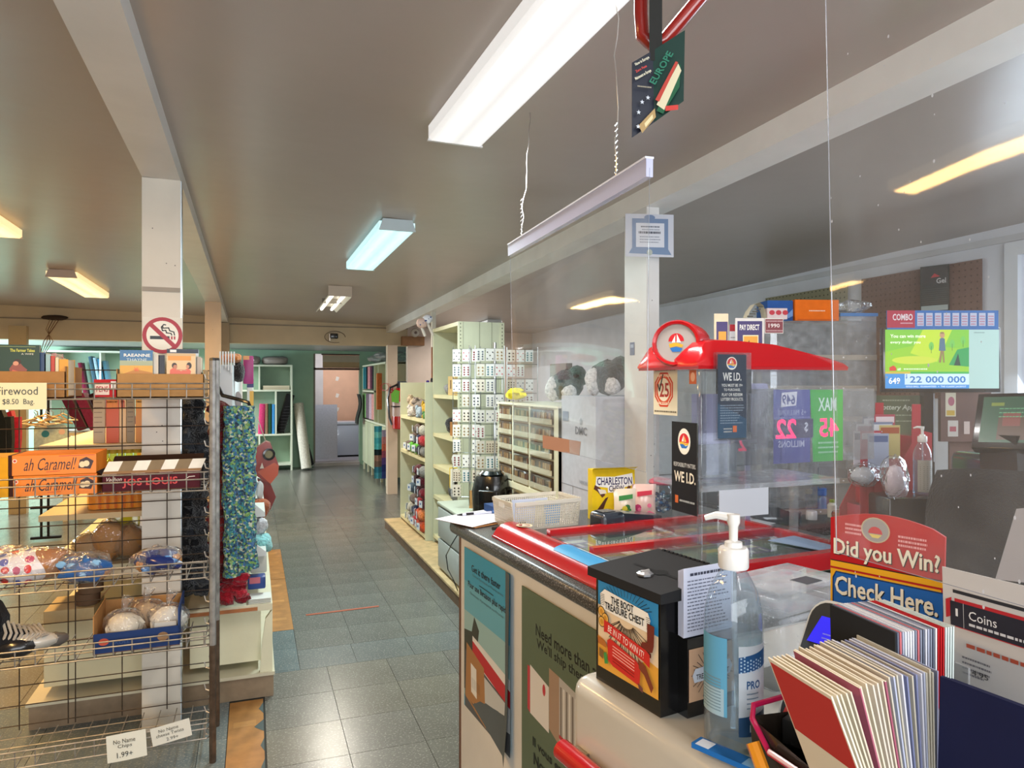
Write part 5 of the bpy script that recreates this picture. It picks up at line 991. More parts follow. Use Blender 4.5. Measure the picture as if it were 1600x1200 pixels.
# till screen, printer
c=[P(1493,616,2.0),P(1597,612,1.85),P(1660,700,1.75),P(1521,697,1.9)]; e1=(c[2]-c[3]).normalized(); e2=c[0]-c[3]; e2=(e2-e1*e2.dot(e1)); H=e2.length; e2.normalize(); W=(c[2]-c[3]).length*.95
t=thing('till_screen','tilted touch till screen with dark green picture at the right edge','monitor',(0,0,0)); M_=frame(c[3],e1,e2); b=MB('gloss'); b.M=M_; b.rbox(-.006,W,0,.035,-.006,H,.004,'#101215'); b.build('housing',t)
g=Gfx(W,H,mat='screen'); g.m.M=M_; g.rect(.010,.012,W-.012,H-.012,'#0e3b28'); g.rect(.05,.02,.12,.09,'#3b2a1f'); g.rect(.06,.06,.10,.10,'#5c2a24'); g.rect(.03,.12,.06,.13,'#5a6a24'); g.lines(.05,.16,.11,3,.012,.003,'#3f7a55',.3); g.build(t,'screen_picture')
b=MB('gloss'); cc=(c[3]+c[2])/2; b.bar(cc+Vector((.03,.05,.03)),Vector((cc.x+.05,cc.y+.05,BZ+.1)),.1,.06,'#15181b'); b.build('neck',t,smooth=False)
q=P(1575,765,1.95); t=thing('receipt_printer','glossy black printer and till base under the tilted screen','printer',(q.x,q.y,BZ+.001),-TH+R(6)); hh=P(0,700,1.95).z-BZ-.02
m=MB('gloss'); m.rbox(-.10,.22,-.07,.16,0,hh*.62,.02,'#15181b',seg=3); m.rbox(-.07,.22,-.05,.14,hh*.62,hh,.02,'#1b1e22',seg=3); m.build('casing',t); MB('metal').box(-.08,.2,-.072,-.07,hh*.5,hh*.54,'#c9d2d6').build('trim_line',t,smooth=False)
m=MB('paint'); m.box(-.14,.30,-.12,.30,.05,BZ,'#8c8880'); one(m,'till_cabinet','grey low cabinet carrying the black printer at the right edge','cabinet',(q.x,q.y,0),-TH+R(6),smooth=False)
# office chair
q=P(1560,800,1.50); t=thing('office_chair','black padded office chair behind the large clear screen','chair',(q.x,q.y,0),-TH+R(-30))
def pad(m,w_,h_,cz,y,th,col,lean=.0,cx=0):
    def fn(u,v,s): a=(u-.5)*2;b=(v-.5)*2; k=(1-abs(a)**3)**.5*1.0 if abs(a)<1 else 0; k2=(1-abs(b)**3)**.5 if abs(b)<1 else 0; return (cx+w_/2*a*(1-.18*abs(b)**2), y+s*th*k*k2+.05*a*a+lean*b, cz+h_/2*b*(1-.1*a*a))
    m.grid(lambda u,v:fn(u,v,-1),12,10,col); m.grid(lambda u,v:fn(1-u,v,1),12,10,col)
m=MB('cloth'); pad(m,.27,.27,1.13,.0,.04,'#0b0c0f',.03); m.build('backrest',t)
m=MB('cloth'); m.rbox(-.2,.2,-.36,.05,.56,.64,.03,'#0b0c0f',seg=3); m.build('seat',t)
for sx in (-1,1):
    m=MB('gloss'); m.tube([(sx*.21,.02,.60),(sx*.24,.01,.80),(sx*.235,-.06,.845),(sx*.225,-.24,.845),(sx*.22,-.29,.80),(sx*.21,-.28,.62)],.016,'#0c0d10',n=10); m.build('armrest',t)
m=MB('gloss'); m.tube([(0,.05,1.02),(0,.07,.7),(0,-.02,.58)],.02,'#0c0d10'); m.tube([(0,-.12,.10),(0,-.12,.56)],.03,'#202226',n=10); 
for k in range(5): a=2*PI*k/5; m.tube([(0,-.12,.10),(.28*math.cos(a),-.12+.28*math.sin(a),.07)],.02,'#0c0d10',r1=.012)
m.build('pedestal',t)
for k in range(5): a=2*PI*k/5; MB('gloss').lathe([(.0,-.0),(.025,.005),(.03,.03),(.02,.055),(0,.06)],'#0f1012',c=(.28*math.cos(a),-.12+.28*math.sin(a),0),n=10).build('caster',t)
# small goods on the back counter
def pot(nm,label,cat,px,py,D_,prof,col,capc=None,mat='gloss'):
    q=P(px,py,D_); t=thing(nm,label,cat,(q.x,q.y,q.z)); m=MB(mat); m.lathe(prof,col,n=16); m.build('body',t)
    if capc: z=prof[-1][1]; r=prof[-1][0]; MB('gloss').lathe([(r*1.15,z+.001),(r*1.15,z+r*1.2),(r*.9,z+r*1.35),(0,z+r*1.35)],capc,n=16).build('cap',t)
    return t
def z2(px,D_): return 600+(EYE-BZ-.002)*F/D_
for nm,lb,cat,px,D_,pr,c,cc_,mt in (('bottle','clear bottle with big blue cap on the back counter','bottle',1281,3.0,[(.03,0),(.03,.06),(.026,.075)],'#5a7fa8','#1e62b8','gloss'),
  ('bottle','small white bottle with green top right of the blue capped bottle','bottle',1300,2.9,[(.018,0),(.018,.05),(.010,.06)],'#c9cfc4','#7aa04a','gloss'),
  ('jar','squat white jar left of the blue capped bottle','jar',1268,2.85,[(.022,0),(.022,.03),(.02,.035)],'#c9c9c9',None,'gloss'),
  ('tin','low orange brown tin at the right end of the back counter goods','tin',1318,2.8,[(.04,0),(.045,.03),(.04,.04)],'#8c4a2c',None,'gloss'),
  ('tape_roll','dark roll of tape on the back counter beside the white jar','tape roll',1240,2.8,[(.03,0),(.03,.04),(.015,.04)],'#2a3036',None,'gloss'),
  ('bottle','small blue bottle behind the white jar on the back counter','bottle',1265,3.1,[(.02,0),(.02,.06),(.015,.065)],'#2f5f9a','#d8cfa0','gloss')):
    pot(nm,lb,cat,px,z2(px,D_),D_,pr,c,cc_,mt)
t=thing('dispenser','dark grey curved tape dispenser lying on the back counter','dispenser',tuple(P(1205,z2(0,2.75),2.75)),-TH); m=MB('gloss'); m.plate([(-.09,0),(.10,0),(.09,.04),(.02,.07),(-.05,.075),(-.09,.04)],-.03,.03,'#23282e'); m.build('body',t,smooth=False); m=MB('acrylic'); m.box(-.14,.12,-.05,-.045,.0,.10,'#fff'); m.build('guard',t,smooth=False)
def flat(nm,label,cat,pts,z,col):
    v=[PZ(x,y,z) for x,y in pts]; m=MB('paper'); m.add(v+[p+Vector((0,0,.002)) for p in v],[(3,2,1,0),(4,5,6,7),(0,1,5,4),(1,2,6,5),(2,3,7,6),(3,0,4,7)],col); return one(m,nm,label,cat,smooth=False)
flat('paper_sheet','pale blue sheet of paper lying on the glass tray right of the tower','paper',[(1200,845),(1290,862),(1325,850),(1240,838)],CZ+.036,'#9fb2cc')
flat('paper_sheet','small white sheet on the counter behind the clear ticket tower','paper',[(1152,820),(1185,828),(1212,818),(1178,812)],CZ+.004,'#a9adb2')
# ================================================================= SHELVES AND FIXTURES RIGHT OF THE CENTRE AISLE
GC='#c9c9ac'
# low wooden platform
m=MB('wood'); m.box(1.25,2.0,4.2,7.12,0,.075,'#6b5137'); t=thing('platform','low plywood platform under the shelves right of the aisle','platform',(0,0,0)); m.build('frame',t,smooth=False); MB('wood').box(1.245,2.0,4.2,7.125,.075,.09,'#c9b083').build('deck',t,smooth=False)
def shelfunit(label,a0,a1,b0,b1,z0,z1,shelves,near_panel=True,slots=True,far=True,col=GC):
    t=thing('metal_shelf' if slots else 'shelf_unit',label,'shelving',(a0,b0,z0)); W=a1-a0;L=b1-b0;H=z1-z0
    m=MB('paint'); m.box(0,W,0,.018,0,H,col); m.build('side_panel',t,smooth=False)
    m=MB('paint'); m.box(0,W,L-.018,L,0,H,col); m.build('side_panel',t,smooth=False)
    m=MB('paint'); m.box(W-.015,W,.018,L-.018,0,H,'#a9ab90'); m.build('back_panel',t,smooth=False)
    for i,z in enumerate(shelves):
        m=MB('paint'); m.box(0,W-.015,.018,L-.018,z-z0-.03,z-z0,'#d8d0a6' if i<len(shelves) else col); m.build('shelf',t,smooth=False)
    if slots:
        for x0 in (0,W-.035):
            m=MB('paint'); m.box(x0,x0+.035,-.004,0,0,H,'#cfcdae'); m.build('corner_upright',t,smooth=False)
            m=MB('matte'); 
            for k in range(int(H/.028)): m.box(x0+.014,x0+.021,-.0052,-.004,.02+k*.028,.031+k*.028,'#6f6f5c')
            o=m.build('slots',t,smooth=False); o['kind']='stuff'
        for x in (W*.45,W*.72): MB('paint').box(x,x+.003,-.002,0,0,H,'#8f9079').build('seam',t,smooth=False)
    return t
shelfunit('tall cream slotted metal shelf behind the card spinner',1.46,1.83,5.15,5.95,.091,1.925,[.16,.50,.76,1.03,1.36,1.925])
shelfunit('lower cream shelf packed with yarn and plush beside the fire extinguisher post',1.40,1.72,5.98,7.08,.091,1.465,[.14,.80,1.12][:2]+[1.14],slots=False)
MB('paint')
t=thing('pole','thin pole, white above and brown below, between shelf and ceiling beam','pole',(1.70,6.9,1.47)); m=MB('paint'); m.box(-.02,.02,-.02,.02,.35,C(1.7,6.9)-.088-1.47,'#d8d3c6'); m.build('upper_part',t,smooth=False); MB('wood').box(-.02,.02,-.02,.02,-.005,.35,'#7a4a2a').build('lower_part',t,smooth=False)
def blob(nm,label,cat,loc,r,col,mat='fluff',seed=0,amp=.12,group=None,rz=0,extra=None,n=10,k=7):
    m=MB(mat); m.blob((0,0,r[2]),r,col,n=n,m=k,amp=amp,seed=seed)
    if extra: extra(m)
    return one(m,nm,label,cat,loc,rz,group)
# two white bird decorations on top of the tall shelf's far corner
for i,(px,py,s_,c,lb) in enumerate(((659,505,.05,'#d8b9ad','pinkish round paper bird at the top far corner of the tall shelf'),(668,499,.045,'#e3e3ea','white patterned round ornament above the pinkish one'))):
    q=PB(px,py,5.93); t=thing('ornament',lb,'ornament',(q.x,q.y,q.z-s_)); m=MB('paper'); m.blob((0,0,s_),(s_,s_,s_*.9),c,seed=i); m.build('body',t)
    m=MB('print'); 
    for k in range(3): m.blob((s_*.5*math.cos(k*2-1.5),-s_*.8,s_*(1+.4*math.sin(k*2))),(s_*.16,s_*.12,s_*.16),'#4c5a8a',n=6,m=4)
    m.build('marks',t); MB('paper').tube([(0,0,s_*.2),(.03+.02*i,.0,-.06-.03*i)],.012,'#d8cfc6',n=6).build('stem',t)
# contents of the tall shelf
def z_on(z): return z+.001
X=1.50
fr=[('blob','grey furry slipper lying on the second shelf of the tall unit',1.56,5.75,1.36,(.05,.11,.045),'#8b8a8c'),('blob','navy and white soft shoe behind the grey slipper',1.60,5.62,1.36,(.05,.09,.09),'#2c3044'),
('blob','white slipper with grey sole on the fourth shelf',1.57,5.55,.76,(.05,.10,.06),'#c4c4bc'),('blob','dark folded cloth on the bottom shelf of the tall unit',1.58,5.62,.50,(.07,.12,.08),'#2f3038'),('blob','grey white wrapped item on the bottom shelf',1.54,5.36,.50,(.07,.12,.08),'#a9a7a3'),
('blob','black round hat on the third shelf of the tall unit',1.58,5.72,1.03,(.07,.07,.07),'#141317'),('blob','red toy car with green side on the upper shelf',1.55,5.33,1.14,(.05,.09,.07),'#c8322e')]
for i,(k,lb,a,b,z,r,c) in enumerate(fr):
    if 'toy' in lb: continue
    blob('slipper' if 'slipper' in lb or 'shoe' in lb else ('hat' if 'hat' in lb else 'cloth'),lb,'footwear' if 'slipper' in lb or 'shoe' in lb else ('hat' if 'hat' in lb else 'cloth'),(a,b,z_on(z)),r,c,seed=i,amp=.18)
m=MB('card'); m.box(-.05,.02,-.10,.10,0,.15,'#c9ab74'); m.box(-.051,-.05,.0,.03,.05,.12,'#6b5136'); one(m,'wooden_block_set','pale wooden box with dark marks on the second shelf of the tall unit','box',(1.53,5.42,1.361),smooth=False)
m=MB('card'); m.box(-.04,.04,-.11,.11,0,.11,'#a8763f'); 
for k in range(5): m.box(-.041,-.04,-.10+.045*k,-.09+.045*k,.0,.11,'#7a4f27')
one(m,'wooden_box','brown wooden slatted box on the third shelf beside the black hat','box',(1.55,5.46,1.031),smooth=False)
# toy on middle shelf
t=thing('toy','red and green toy with grey handle on the shelf of the tall unit','toy',(1.55,5.34,1.031)); 
m=MB('gloss'); m.blob((0,.0,.05),(.04,.05,.05),'#c22a2a',n=10,m=7); m.build('body',t); MB('gloss').blob((0,-.07,.05),(.04,.03,.05),'#4f9a3a',n=10,m=7).build('side',t); t.location=(1.56,5.38,1.1405+.0) 
bpy.data.objects.remove(bpy.data.objects.get('nothing')) if bpy.data.objects.get('nothing') else None
t.location=(1.56,5.33,1.361-.0); t.location.z=1.361; t.location.y=5.26; t['label']='red and green toy with round ends on the second shelf beside the wooden box'
# white paper goods hanging out of shelf
for i,(a,b,z,c,lb) in enumerate(((1.52,5.30,.765,'#d9b92c','yellow packet hanging over the fourth shelf edge'),(1.51,5.24,.765,'#d6d2c6','white ruffled packet hanging over the fourth shelf edge'))):
    m=MB('paper'); m.grid(lambda u,v:(-.07-.01*math.sin(9*u),.09*(u-.5),.03-.15*v+.01*math.sin(8*u)),6,5,c); m.grid(lambda u,v:(-.068-.01*math.sin(9*u),.09*(.5-u),.03-.15*v+.01*math.sin(-8*u)),6,5,c); m.box(-.07,.03,-.045,.045,0,.03,c); one(m,'packet',lb,'packet',(a,b,z))
# small shelf: plush toys above, yarn below
rn=random.Random(21)
PL=[('beige plush animal lying at the left of the plush shelf',6.75,.0,(.09,.12,.09),'#b9a486'),('grey brown plush animal in the middle of the plush shelf',6.5,.0,(.09,.13,.08),'#8a7c70'),('purple plush animal standing in the plush heap',6.25,.03,(.06,.07,.15),'#3a1f7c'),('black plush behind the purple one',6.33,.10,(.07,.08,.16),'#15131a'),('maroon plush at the right of the plush shelf',6.12,.05,(.05,.06,.14),'#5e1f36'),('small yellow billed plush in front of the purple one',6.18,-.05,(.035,.04,.07),'#d8ac2c'),('pale blue plush piece in front of the grey plush',6.36,-.06,(.04,.06,.05),'#a9bccb'),('white muzzled plush head at the front left of the heap',6.62,-.07,(.05,.06,.05),'#d8cfc6'),('small green plush at the right front of the heap',6.12,-.06,(.03,.05,.03),'#4f8a3f')]
for i,(lb,b,dx,r,c) in enumerate(PL):
    def ex(m,r=r,c=c,i=i):
        m.blob((-r[0]*.5,r[1]*.5,r[2]*1.7),(r[0]*.55,r[1]*.5,r[2]*.45),c,n=8,m=6,seed=i); m.blob((-r[0]*.6,r[1]*.8,r[2]*2.1),(r[0]*.2,r[1]*.15,r[2]*.2),c,n=6,m=4); m.blob((-r[0]*.6,r[1]*.2,r[2]*2.1),(r[0]*.2,r[1]*.15,r[2]*.2),c,n=6,m=4); m.blob((-r[0]*.9,-r[1]*.7,r[2]*.3),(r[0]*.4,r[1]*.3,r[2]*.25),c,n=6,m=4)
    blob('plush_toy',lb,'plush toy',(1.50+dx,b,1.141),r,c,seed=i,group='plush toys on the shelf',extra=ex)
YC=[('#5b1420','dark red'),('#7b1b26','crimson'),('#1d2a55','navy'),('#d9521f','orange'),('#8b8a86','grey'),('#2c2c38','charcoal'),('#c4c0b0','cream'),('#68c93c','lime green'),('#b52a32','red'),('#6e5a50','brown'),('#4a5f6e','slate'),('#d8783a','pale orange'),('#3e1220','wine')]
def yarn(lb,loc,c,i,r=.052,grp=None):
    t=thing('yarn_ball',lb,'yarn',loc,rn.uniform(-.6,.6),grp); m=MB('fluff'); m.blob((0,0,r*.9),(r,r*1.45,r*.9),c,n=10,m=7,amp=.08,seed=i); 
    m.build('skein',t); m=MB('paper'); m.box(-r*1.12,-r*1.04,-r*.45,r*.45,r*.5,r*1.5,'#cdd3d8'); m.box(-r*1.13,-r*1.12,-r*.15,r*.2,r*.9,r*1.2,'#4a6aa0'); m.build('paper_band',t,smooth=False); return t
places=['nearest the aisle','second from the near panel','in the middle','toward the far panel','by the far panel']
used=set(); i=0
lay_=[(.141,[(6.10,3),(6.24,3),(6.38,8),(6.52,4),(6.66,6)]),(.235,[(6.12,11),(6.26,3),(6.42,2),(6.58,6)]),(.335,[(6.10,0),(6.25,8),(6.44,9)]),(.43,[(6.12,1),(6.30,12),(6.5,10)]),(.525,[(6.14,0),(6.34,12)]),(.62,[(6.12,4),(6.28,0)]),
 (.801,[(6.12,4),(6.26,5),(6.42,7),(6.58,7),(6.74,9)]),(.895,[(6.12,8),(6.3,2),(6.5,9)]),(.985,[(6.14,6),(6.34,9)])]
rown=['bottom row','second row','third row','fourth row','fifth row','sixth row','middle shelf lower row','middle shelf second row','middle shelf top row']
for j,(z,l) in enumerate(lay_):
    for n_,(b,ci) in enumerate(l):
        c,nm_=YC[ci]; i+=1
        yarn(f'{nm_} yarn ball, {["first","second","third","fourth","fifth"][n_]} from the near panel, {rown[j]}',(1.43+rn.uniform(-.012,.012),b,z),c,i,r=.058,grp='yarn balls on the lower shelf')
# grey lateral file cabinet
t=thing('file_cabinet','grey two drawer file cabinet on the platform at the end of the counter','cabinet',(1.28,3.37,.091)); 
MB('paint').box(.02,.50,0,1.70,0,.47,'#a3a8a2').build('body',t,smooth=False); MB('paint').rbox(0,.52,-.0,1.72,.471,.49,.004,'#c4cab8').build('top',t)
for z0_,z1_ in ((.02,.225),(.24,.455)):
    for y0_,y1_ in ((.86,1.69),(.01,.84)): MB('paint').rbox(.0,.019,y0_,y1_,z0_,z1_,.004,'#adb2ad').build('drawer',t)
m=MB('gloss'); pts=[PA(719,829,1.27),PA(706,850,1.22),PA(697,868,1.22),PA(700,890,1.22),PA(708,905,1.22),PA(716,925,1.27)]; m.tube(pts,.004,'#151515',n=6); one(m,'power_cord','black power cord hanging between the counter and the file cabinet','cord')
# coffee maker
t=thing('coffee_maker','shiny black rounded coffee maker on the grey cabinet','coffee maker',(1.395,4.16,.582),-TH-R(15)); 
m=MB('gloss'); s1=[]
def body(u,v):
    a=2*PI*u; z=v*.30; w_=1-.10*abs(2*v-1)**2-.10*v**6; ca=math.cos(a); sa=math.sin(a); return (.115*w_*math.copysign(abs(ca)**.7,ca),.10*w_*math.copysign(abs(sa)**.7,sa),z)
m.grid(body,28,10,'#0c0c0e'); m.add([body(k/28,1) for k in range(28)],[list(range(28))],'#0c0c0e'); m.build('body',t,ang=60)
m=MB('gloss'); m.rbox(-.055,.075,-.115,-.09,.05,.22,.01,'#08080a',seg=3); m.build('front_bay',t); m=MB('gloss'); m.lathe([(.075,.301),(.08,.31),(.06,.33),(0,.332)],'#141b1c',n=20); m.build('lid',t)
m=MB('metal'); m.lathe([(0,0),(.009,.001),(.006,.005),(0,.006)],'#e8e8e8',n=10); m.M=Matrix(); o=m.build('button',t,(.01,-.118,.235),(R(90),0,0)); MB('gloss').box(-.06,.08,-.122,-.10,.03,.04,'#1b1b1e').build('drip_tray',t,smooth=False); MB('metal').tube([(-.108,-.03,.06),(-.115,-.03,.20),(-.10,-.03,.27)],.004,'#7d858f').build('chrome_strip',t)
# card spinner: four wings of pegs with button and pin cards
SX,SY=1.60,4.70
t=thing('card_spinner','tall wire spinner hung with cards of buttons','display rack',(SX,SY,.582)); Hs=1.13
m=MB('metal'); m.tube([(0,0,0),(0,0,Hs+.03)],.012,'#b9bcbb',n=8); m.lathe([(.14,0),(.14,.01),(.02,.025)],'#9fa3a3',n=16); m.build('pole',t)
cards=[]; 
def wing(cx,cy,w_,rz,name):
    m=MB('metal')
    for x in (-w_/2,w_/2): m.tube([(x,0,.05),(x,0,Hs)],.003,'#aab0b0',n=5)
    for k in range(11): m.tube([(-w_/2,0,.08+k*.103),(w_/2,0,.08+k*.103)],.002,'#8f9494',n=4)
    o=m.build('wire_wing',t,(cx,cy,0),rz); return o
wing(-.20,.02,.20,-TH-R(12),'l'); wing(-.08,-.13,.20,-TH+R(8),'m'); wing(.20,-.02,.22,-TH+R(5),'r'); wing(.02,.2,.2,-TH,'b'); wing(-.2,-.06,.18,R(70),'s')
rn=random.Random(77); proto={}
def buttoncard(kind):
    if kind in proto: return proto[kind]
    bgc,dc,n_,m_=kind; m=MB('paper'); m.box(-.028,.028,0,.0015,-.085,0,bgc); o=m.build('card_back',None,smooth=False); 
    d=MB('gloss'); 
    for a in range(n_):
        for b_ in range(m_):
            r=.0062 if n_<3 else .0048; x=-.028+.056*(a+.5)/n_; z=-.014-.066*(b_+.5)/m_
            if n_==3 and m_==3 and (a+b_)%2: continue
            d.lathe([(r,0),(r,.001),(r*.7,.0025),(0,.002)],dc,n=8,c=(0,0,0)); 
            for q_ in range(len(d.v)-32,len(d.v)): vx,vy,vz=d.v[q_]; d.v[q_]=(x+vx,-.0005-vz,z+vy)
    me=o.data; dm=d.build('buttons',None); proto[kind]=(me,dm.data); bpy.data.objects.remove(o); bpy.data.objects.remove(dm); return proto[kind]
kinds=[('#dcdad4','#3a3a48',2,3),('#dcdad4','#7a1f2c',2,4),('#e0ded8','#24304f',3,3),('#d9cfc0','#3b3227',2,3),('#dedcd6','#55606c',2,4),('#e3e1dc','#15151b',3,3),('#d6d0c4','#8b6f3f',2,3),('#dcd9d6','#b8454f',3,3),('#e0dfdc','#2a6a78',2,4),('#cfc3b0','#5a4c3c',3,4)]
colname={'#3a3a48':'dark grey','#7a1f2c':'maroon','#24304f':'navy','#3b3227':'dark brown','#55606c':'slate','#15151b':'black','#8b6f3f':'brass','#b8454f':'rose','#2a6a78':'teal','#5a4c3c':'brown'}
wings=[(-.20,.02,-TH-R(12),-.07,'left wing'),(-.20,.02,-TH-R(12),.0,'left wing'),(-.20,.02,-TH-R(12),.07,'left wing'),(-.08,-.13,-TH+R(8),-.065,'front wing'),(-.08,-.13,-TH+R(8),.0,'front wing'),(-.08,-.13,-TH+R(8),.065,'front wing'),(.20,-.02,-TH+R(5),-.08,'right wing'),(.20,-.02,-TH+R(5),-.015,'right wing'),(.20,-.02,-TH+R(5),.05,'right wing')]
rowname=['top','second','third','fourth','fifth','sixth','seventh','eighth','ninth','tenth']
for wi,(cx,cy,rz_,ox,wn) in enumerate(wings):
    for k in range(10 if wn!='right wing' else 8):
        if rn.random()<.06 : continue
        kd=rn.choice(kinds); 
        x=SX+cx+ox*math.cos(rz_); y=SY+cy+ox*math.sin(rz_); z=.582+Hs-.02-k*.105
        lb=f'{colname[kd[1]]} button card, {rowname[k]} in the {["left","middle","right"][wi%3]} column of the {wn}'
        me,bm_=buttoncard(kd); e=thing('button_card',lb,'card',(x+.012*math.sin(rz_),y-.012*math.cos(rz_),z),(R(rn.uniform(-4,4)),0,rz_+R(rn.uniform(-9,9))),'button cards on the spinner')
        a_=bpy.data.objects.new('card_back',me); COL.objects.link(a_); a_.parent=e; b_=bpy.data.objects.new('buttons',bm_); COL.objects.link(b_); b_.parent=e
for k in range(4):
    m=MB('wood'); m.box(-.018,.018,0,.02,-.12,0,['#b98a52','#c79a62','#a87a45','#c9a06a'][k]); one(m,'wooden_pin_pack','wooden coloured pack hanging lowest on the spinner, '+['leftmost','second from left','third from left','rightmost'][k],'pack',(SX-.20+.055*k,SY-.10-.02*k,.582+.14),-TH,smooth=False)
# thread cabinet with little clear drawers, on a base with more drawers
TA=1.50
t=thing('thread_cabinet','cream cabinet of small clear thread drawers beyond the basket','cabinet',(TA,3.37,.582)); CH='#cfcaae'
b0,b1=0.0,.96; cols=[(.70,.94),(.42,.67),(.09,.39)]; H=.74
m=MB('paint'); m.box(.012,.35,b0,b1,.0,H,CH); m.box(0,.35,b0,b0+.06,0,H,CH)
for y in (.0,.395,.675,.945): m.box(-.004,.012,y,y+.02,0,H,CH)
m.box(-.012,.35,b0,b1+.02,.235,.27,'#d9d2b4'); m.box(-.006,.35,b0,b1+.02,H,H+.012,'#d9d4bb'); m.build('carcass',t,smooth=False)
rn=random.Random(9)
for (y0,y1) in cols:
    for k in range(7):
        z=.03+k*.098 if k<2 else .282+(k-2)*.092; 
        if k<2: z=.03+k*.10
        dr=MB('card'); dr.box(-.010,.0,y0,y1,z,z+.028,'#d3cab0'); dr.box(.0,.011,y0,y1,z,z+.078,'#4a3c31'); 
        dr2=dr.build('drawer',t,smooth=False)
        sp=MB('matte'); n_=int((y1-y0)/.028)
        for i in range(n_):
            if rn.random()<.2: continue
            yy=y0+.010+i*.028; sp.box(-.006,-.002,yy,yy+.020,z+.030,z+.062,rn.choice(['#9a7448','#b08a5a','#8a5f3a','#a67f50','#7a4f35','#b99a70']))
        o=sp.build('spools',dr2,smooth=False); o['kind']='stuff'
        MB('acrylic').box(-.012,-.010,y0,y1,z,z+.075,'#fff').build('clear_front',dr2,smooth=False)
m=MB('paint'); m.box(TA-.02,TA+.45,2.6,4.68-.02,0,.598,'#bdb99f'); one(m,'side_counter','cream side counter under the thread cabinet','counter',smooth=False) if 0 else None
t=thing('side_counter','cream side counter carrying the thread cabinet and the big white carton','counter',(TA+.02,2.97,0)); MB('paint').box(0,.42,0,.39,0,.598,'#bdb99f').build('cabinet_body',t,smooth=False)
# big white carton with printed letters
t=thing('big_carton','large white cardboard carton printed DMC right of the thread cabinet','carton',(TA+.012,2.97,.60),0); m=MB('card'); m.box(0,.34,0,.39,.0,.79,'#b9bcc6'); m.build('carton',t,smooth=False)
m=MB('card'); m.box(-.0015,0,.0,.39,.335,.339,'#8f929c'); m.box(-.0015,0,.25,.253,.0,.335,'#9a9da6'); m.build('fold_lines',t,smooth=False)
g=Gfx(1,1); g.text('DMC',.17,.60,.13,.04,'#6d7280',True); g.poly([(.225,.65),(.245,.65),(.25,.67),(.235,.685),(.22,.67)],'#8a8f9b'); g.rect(.02,.66,.09,.71,'#6b7690'); g.text('NINGBO',.22,.36,.10,.018,'#8a8f9b'); g.build(t,loc=(-.002,.39,0),rz=-PI/2)
# plush birds on the carton, yellow cloth
for i,(px,py,cw,lb) in enumerate(((866,620,'#d8d6d4','white faced dark green plush bird on the thread cabinet'),(900,621,'#dcd9d8','white bellied dark plush bird on the white carton'))):
    q=PA(px,py,TA+.14); zb=1.353 if i==0 else 1.392; q.y=[3.62,3.2][i]; q.x=[1.66,1.70][i]; t=thing('plush_bird',lb,'plush toy',(q.x,q.y-.0,zb),R(-60)); m=MB('fluff'); m.blob((0,0,.09),(.10,.09,.09),['#39524e','#2c3236'][i],seed=i); m.blob((.06,.02,.14),(.06,.06,.06),['#41605a','#33393d'][i],seed=i+4); m.build('body',t)
    m=MB('fluff'); m.blob((-.05,-.06,.07),(.045,.04,.07),cw,seed=i+2); m.blob((.05,-.05,.05),(.05,.035,.045),cw,seed=i+3); m.build('belly',t); MB('gloss').blob((.10,-.05,.14),(.02,.02,.012),'#15151a',n=6,m=4).build('beak',t)
q=PA(805,622,TA+.06); blob('cloth','yellow cloth bundle on the far end of the thread cabinet','cloth',(q.x,q.y,1.353),(.05,.13,.035),'#e8d500',mat='cloth',seed=3,amp=.3)
m=MB('card'); m.box(-.12,.12,-.02,.02,0,.22,'#77736b'); one(m,'carton','dull brown grey carton behind the plush birds','carton',(TA+.25,3.9,1.353),R(90),smooth=False)
# red bowl on file cabinet side
m=MB('gloss'); m.lathe([(.035,0),(.055,.006),(.095,.075),(.092,.075),(.052,.012),(0,.008)],'#c8202a',n=24); q=PZ(805,790,.60); one(m,'bowl','shallow red bowl in front of the thread cabinet drawers','bowl',(1.38,3.21,.70))
m=MB('paint'); m.box(-.09,.10,-.20,.15,0,.70-.001,'#8e8c84'); one(m,'side_table','grey stand under the red bowl behind the counter end','stand',(1.38,3.2,0),smooth=False)
# fire extinguisher on post, red painted letter mark
q=PB(612,655,9.16); t=thing('fire_extinguisher','red fire extinguisher with green tag hung on the far right post','extinguisher',(1.79,9.15,.86)); 
m=MB('gloss'); m.lathe([(.07,0),(.085,.01),(.085,.45),(.07,.51),(.03,.54)],'#b5121c',n=18); m.build('cylinder',t); m=MB('print'); m.lathe([(.0865,.17),(.0865,.36)],'#c9b3ae',n=18,cap=False); m.build('label_band',t)
m=MB('gloss'); m.lathe([(.03,.54),(.03,.60),(0,.61)],'#17171a',n=10); m.box(-.02,.10,-.015,.015,.60,.625,'#17171a'); m.box(-.02,.09,-.015,.015,.565,.58,'#17171a'); m.build('valve',t,smooth=False)
m=MB('gloss'); m.tube([(-.03,-.02,.58),(-.12,-.03,.54),(-.15,-.04,.40),(-.13,-.04,.15),(-.10,-.05,.06)],.014,'#15151a',n=8); m.build('hose',t); MB('print').plate([(-.11,.36),(-.02,.34),(-.01,.50),(-.07,.52),(-.12,.46)],-.095,-.092,'#6db33c').build('green_tag',t,smooth=False); MB('metal').box(-.09,.09,-.09,.08,.29,.305,'#222').build('strap',t,smooth=False)
g=Gfx(1,1); g.text('B',0,0,.055,.09,'#b8404a',True); 
for k in range(5): g.line([(-.04-.008*k+.06*math.cos(2*PI*j/12+k),.08+.05*math.sin(2*PI*j/12+k)) for j in range(9)],.003,'#b8404a')
g.m.build('red_scribble',bpy.data.objects['trim_11'],(1.685,9.236,1.33),smooth=False)
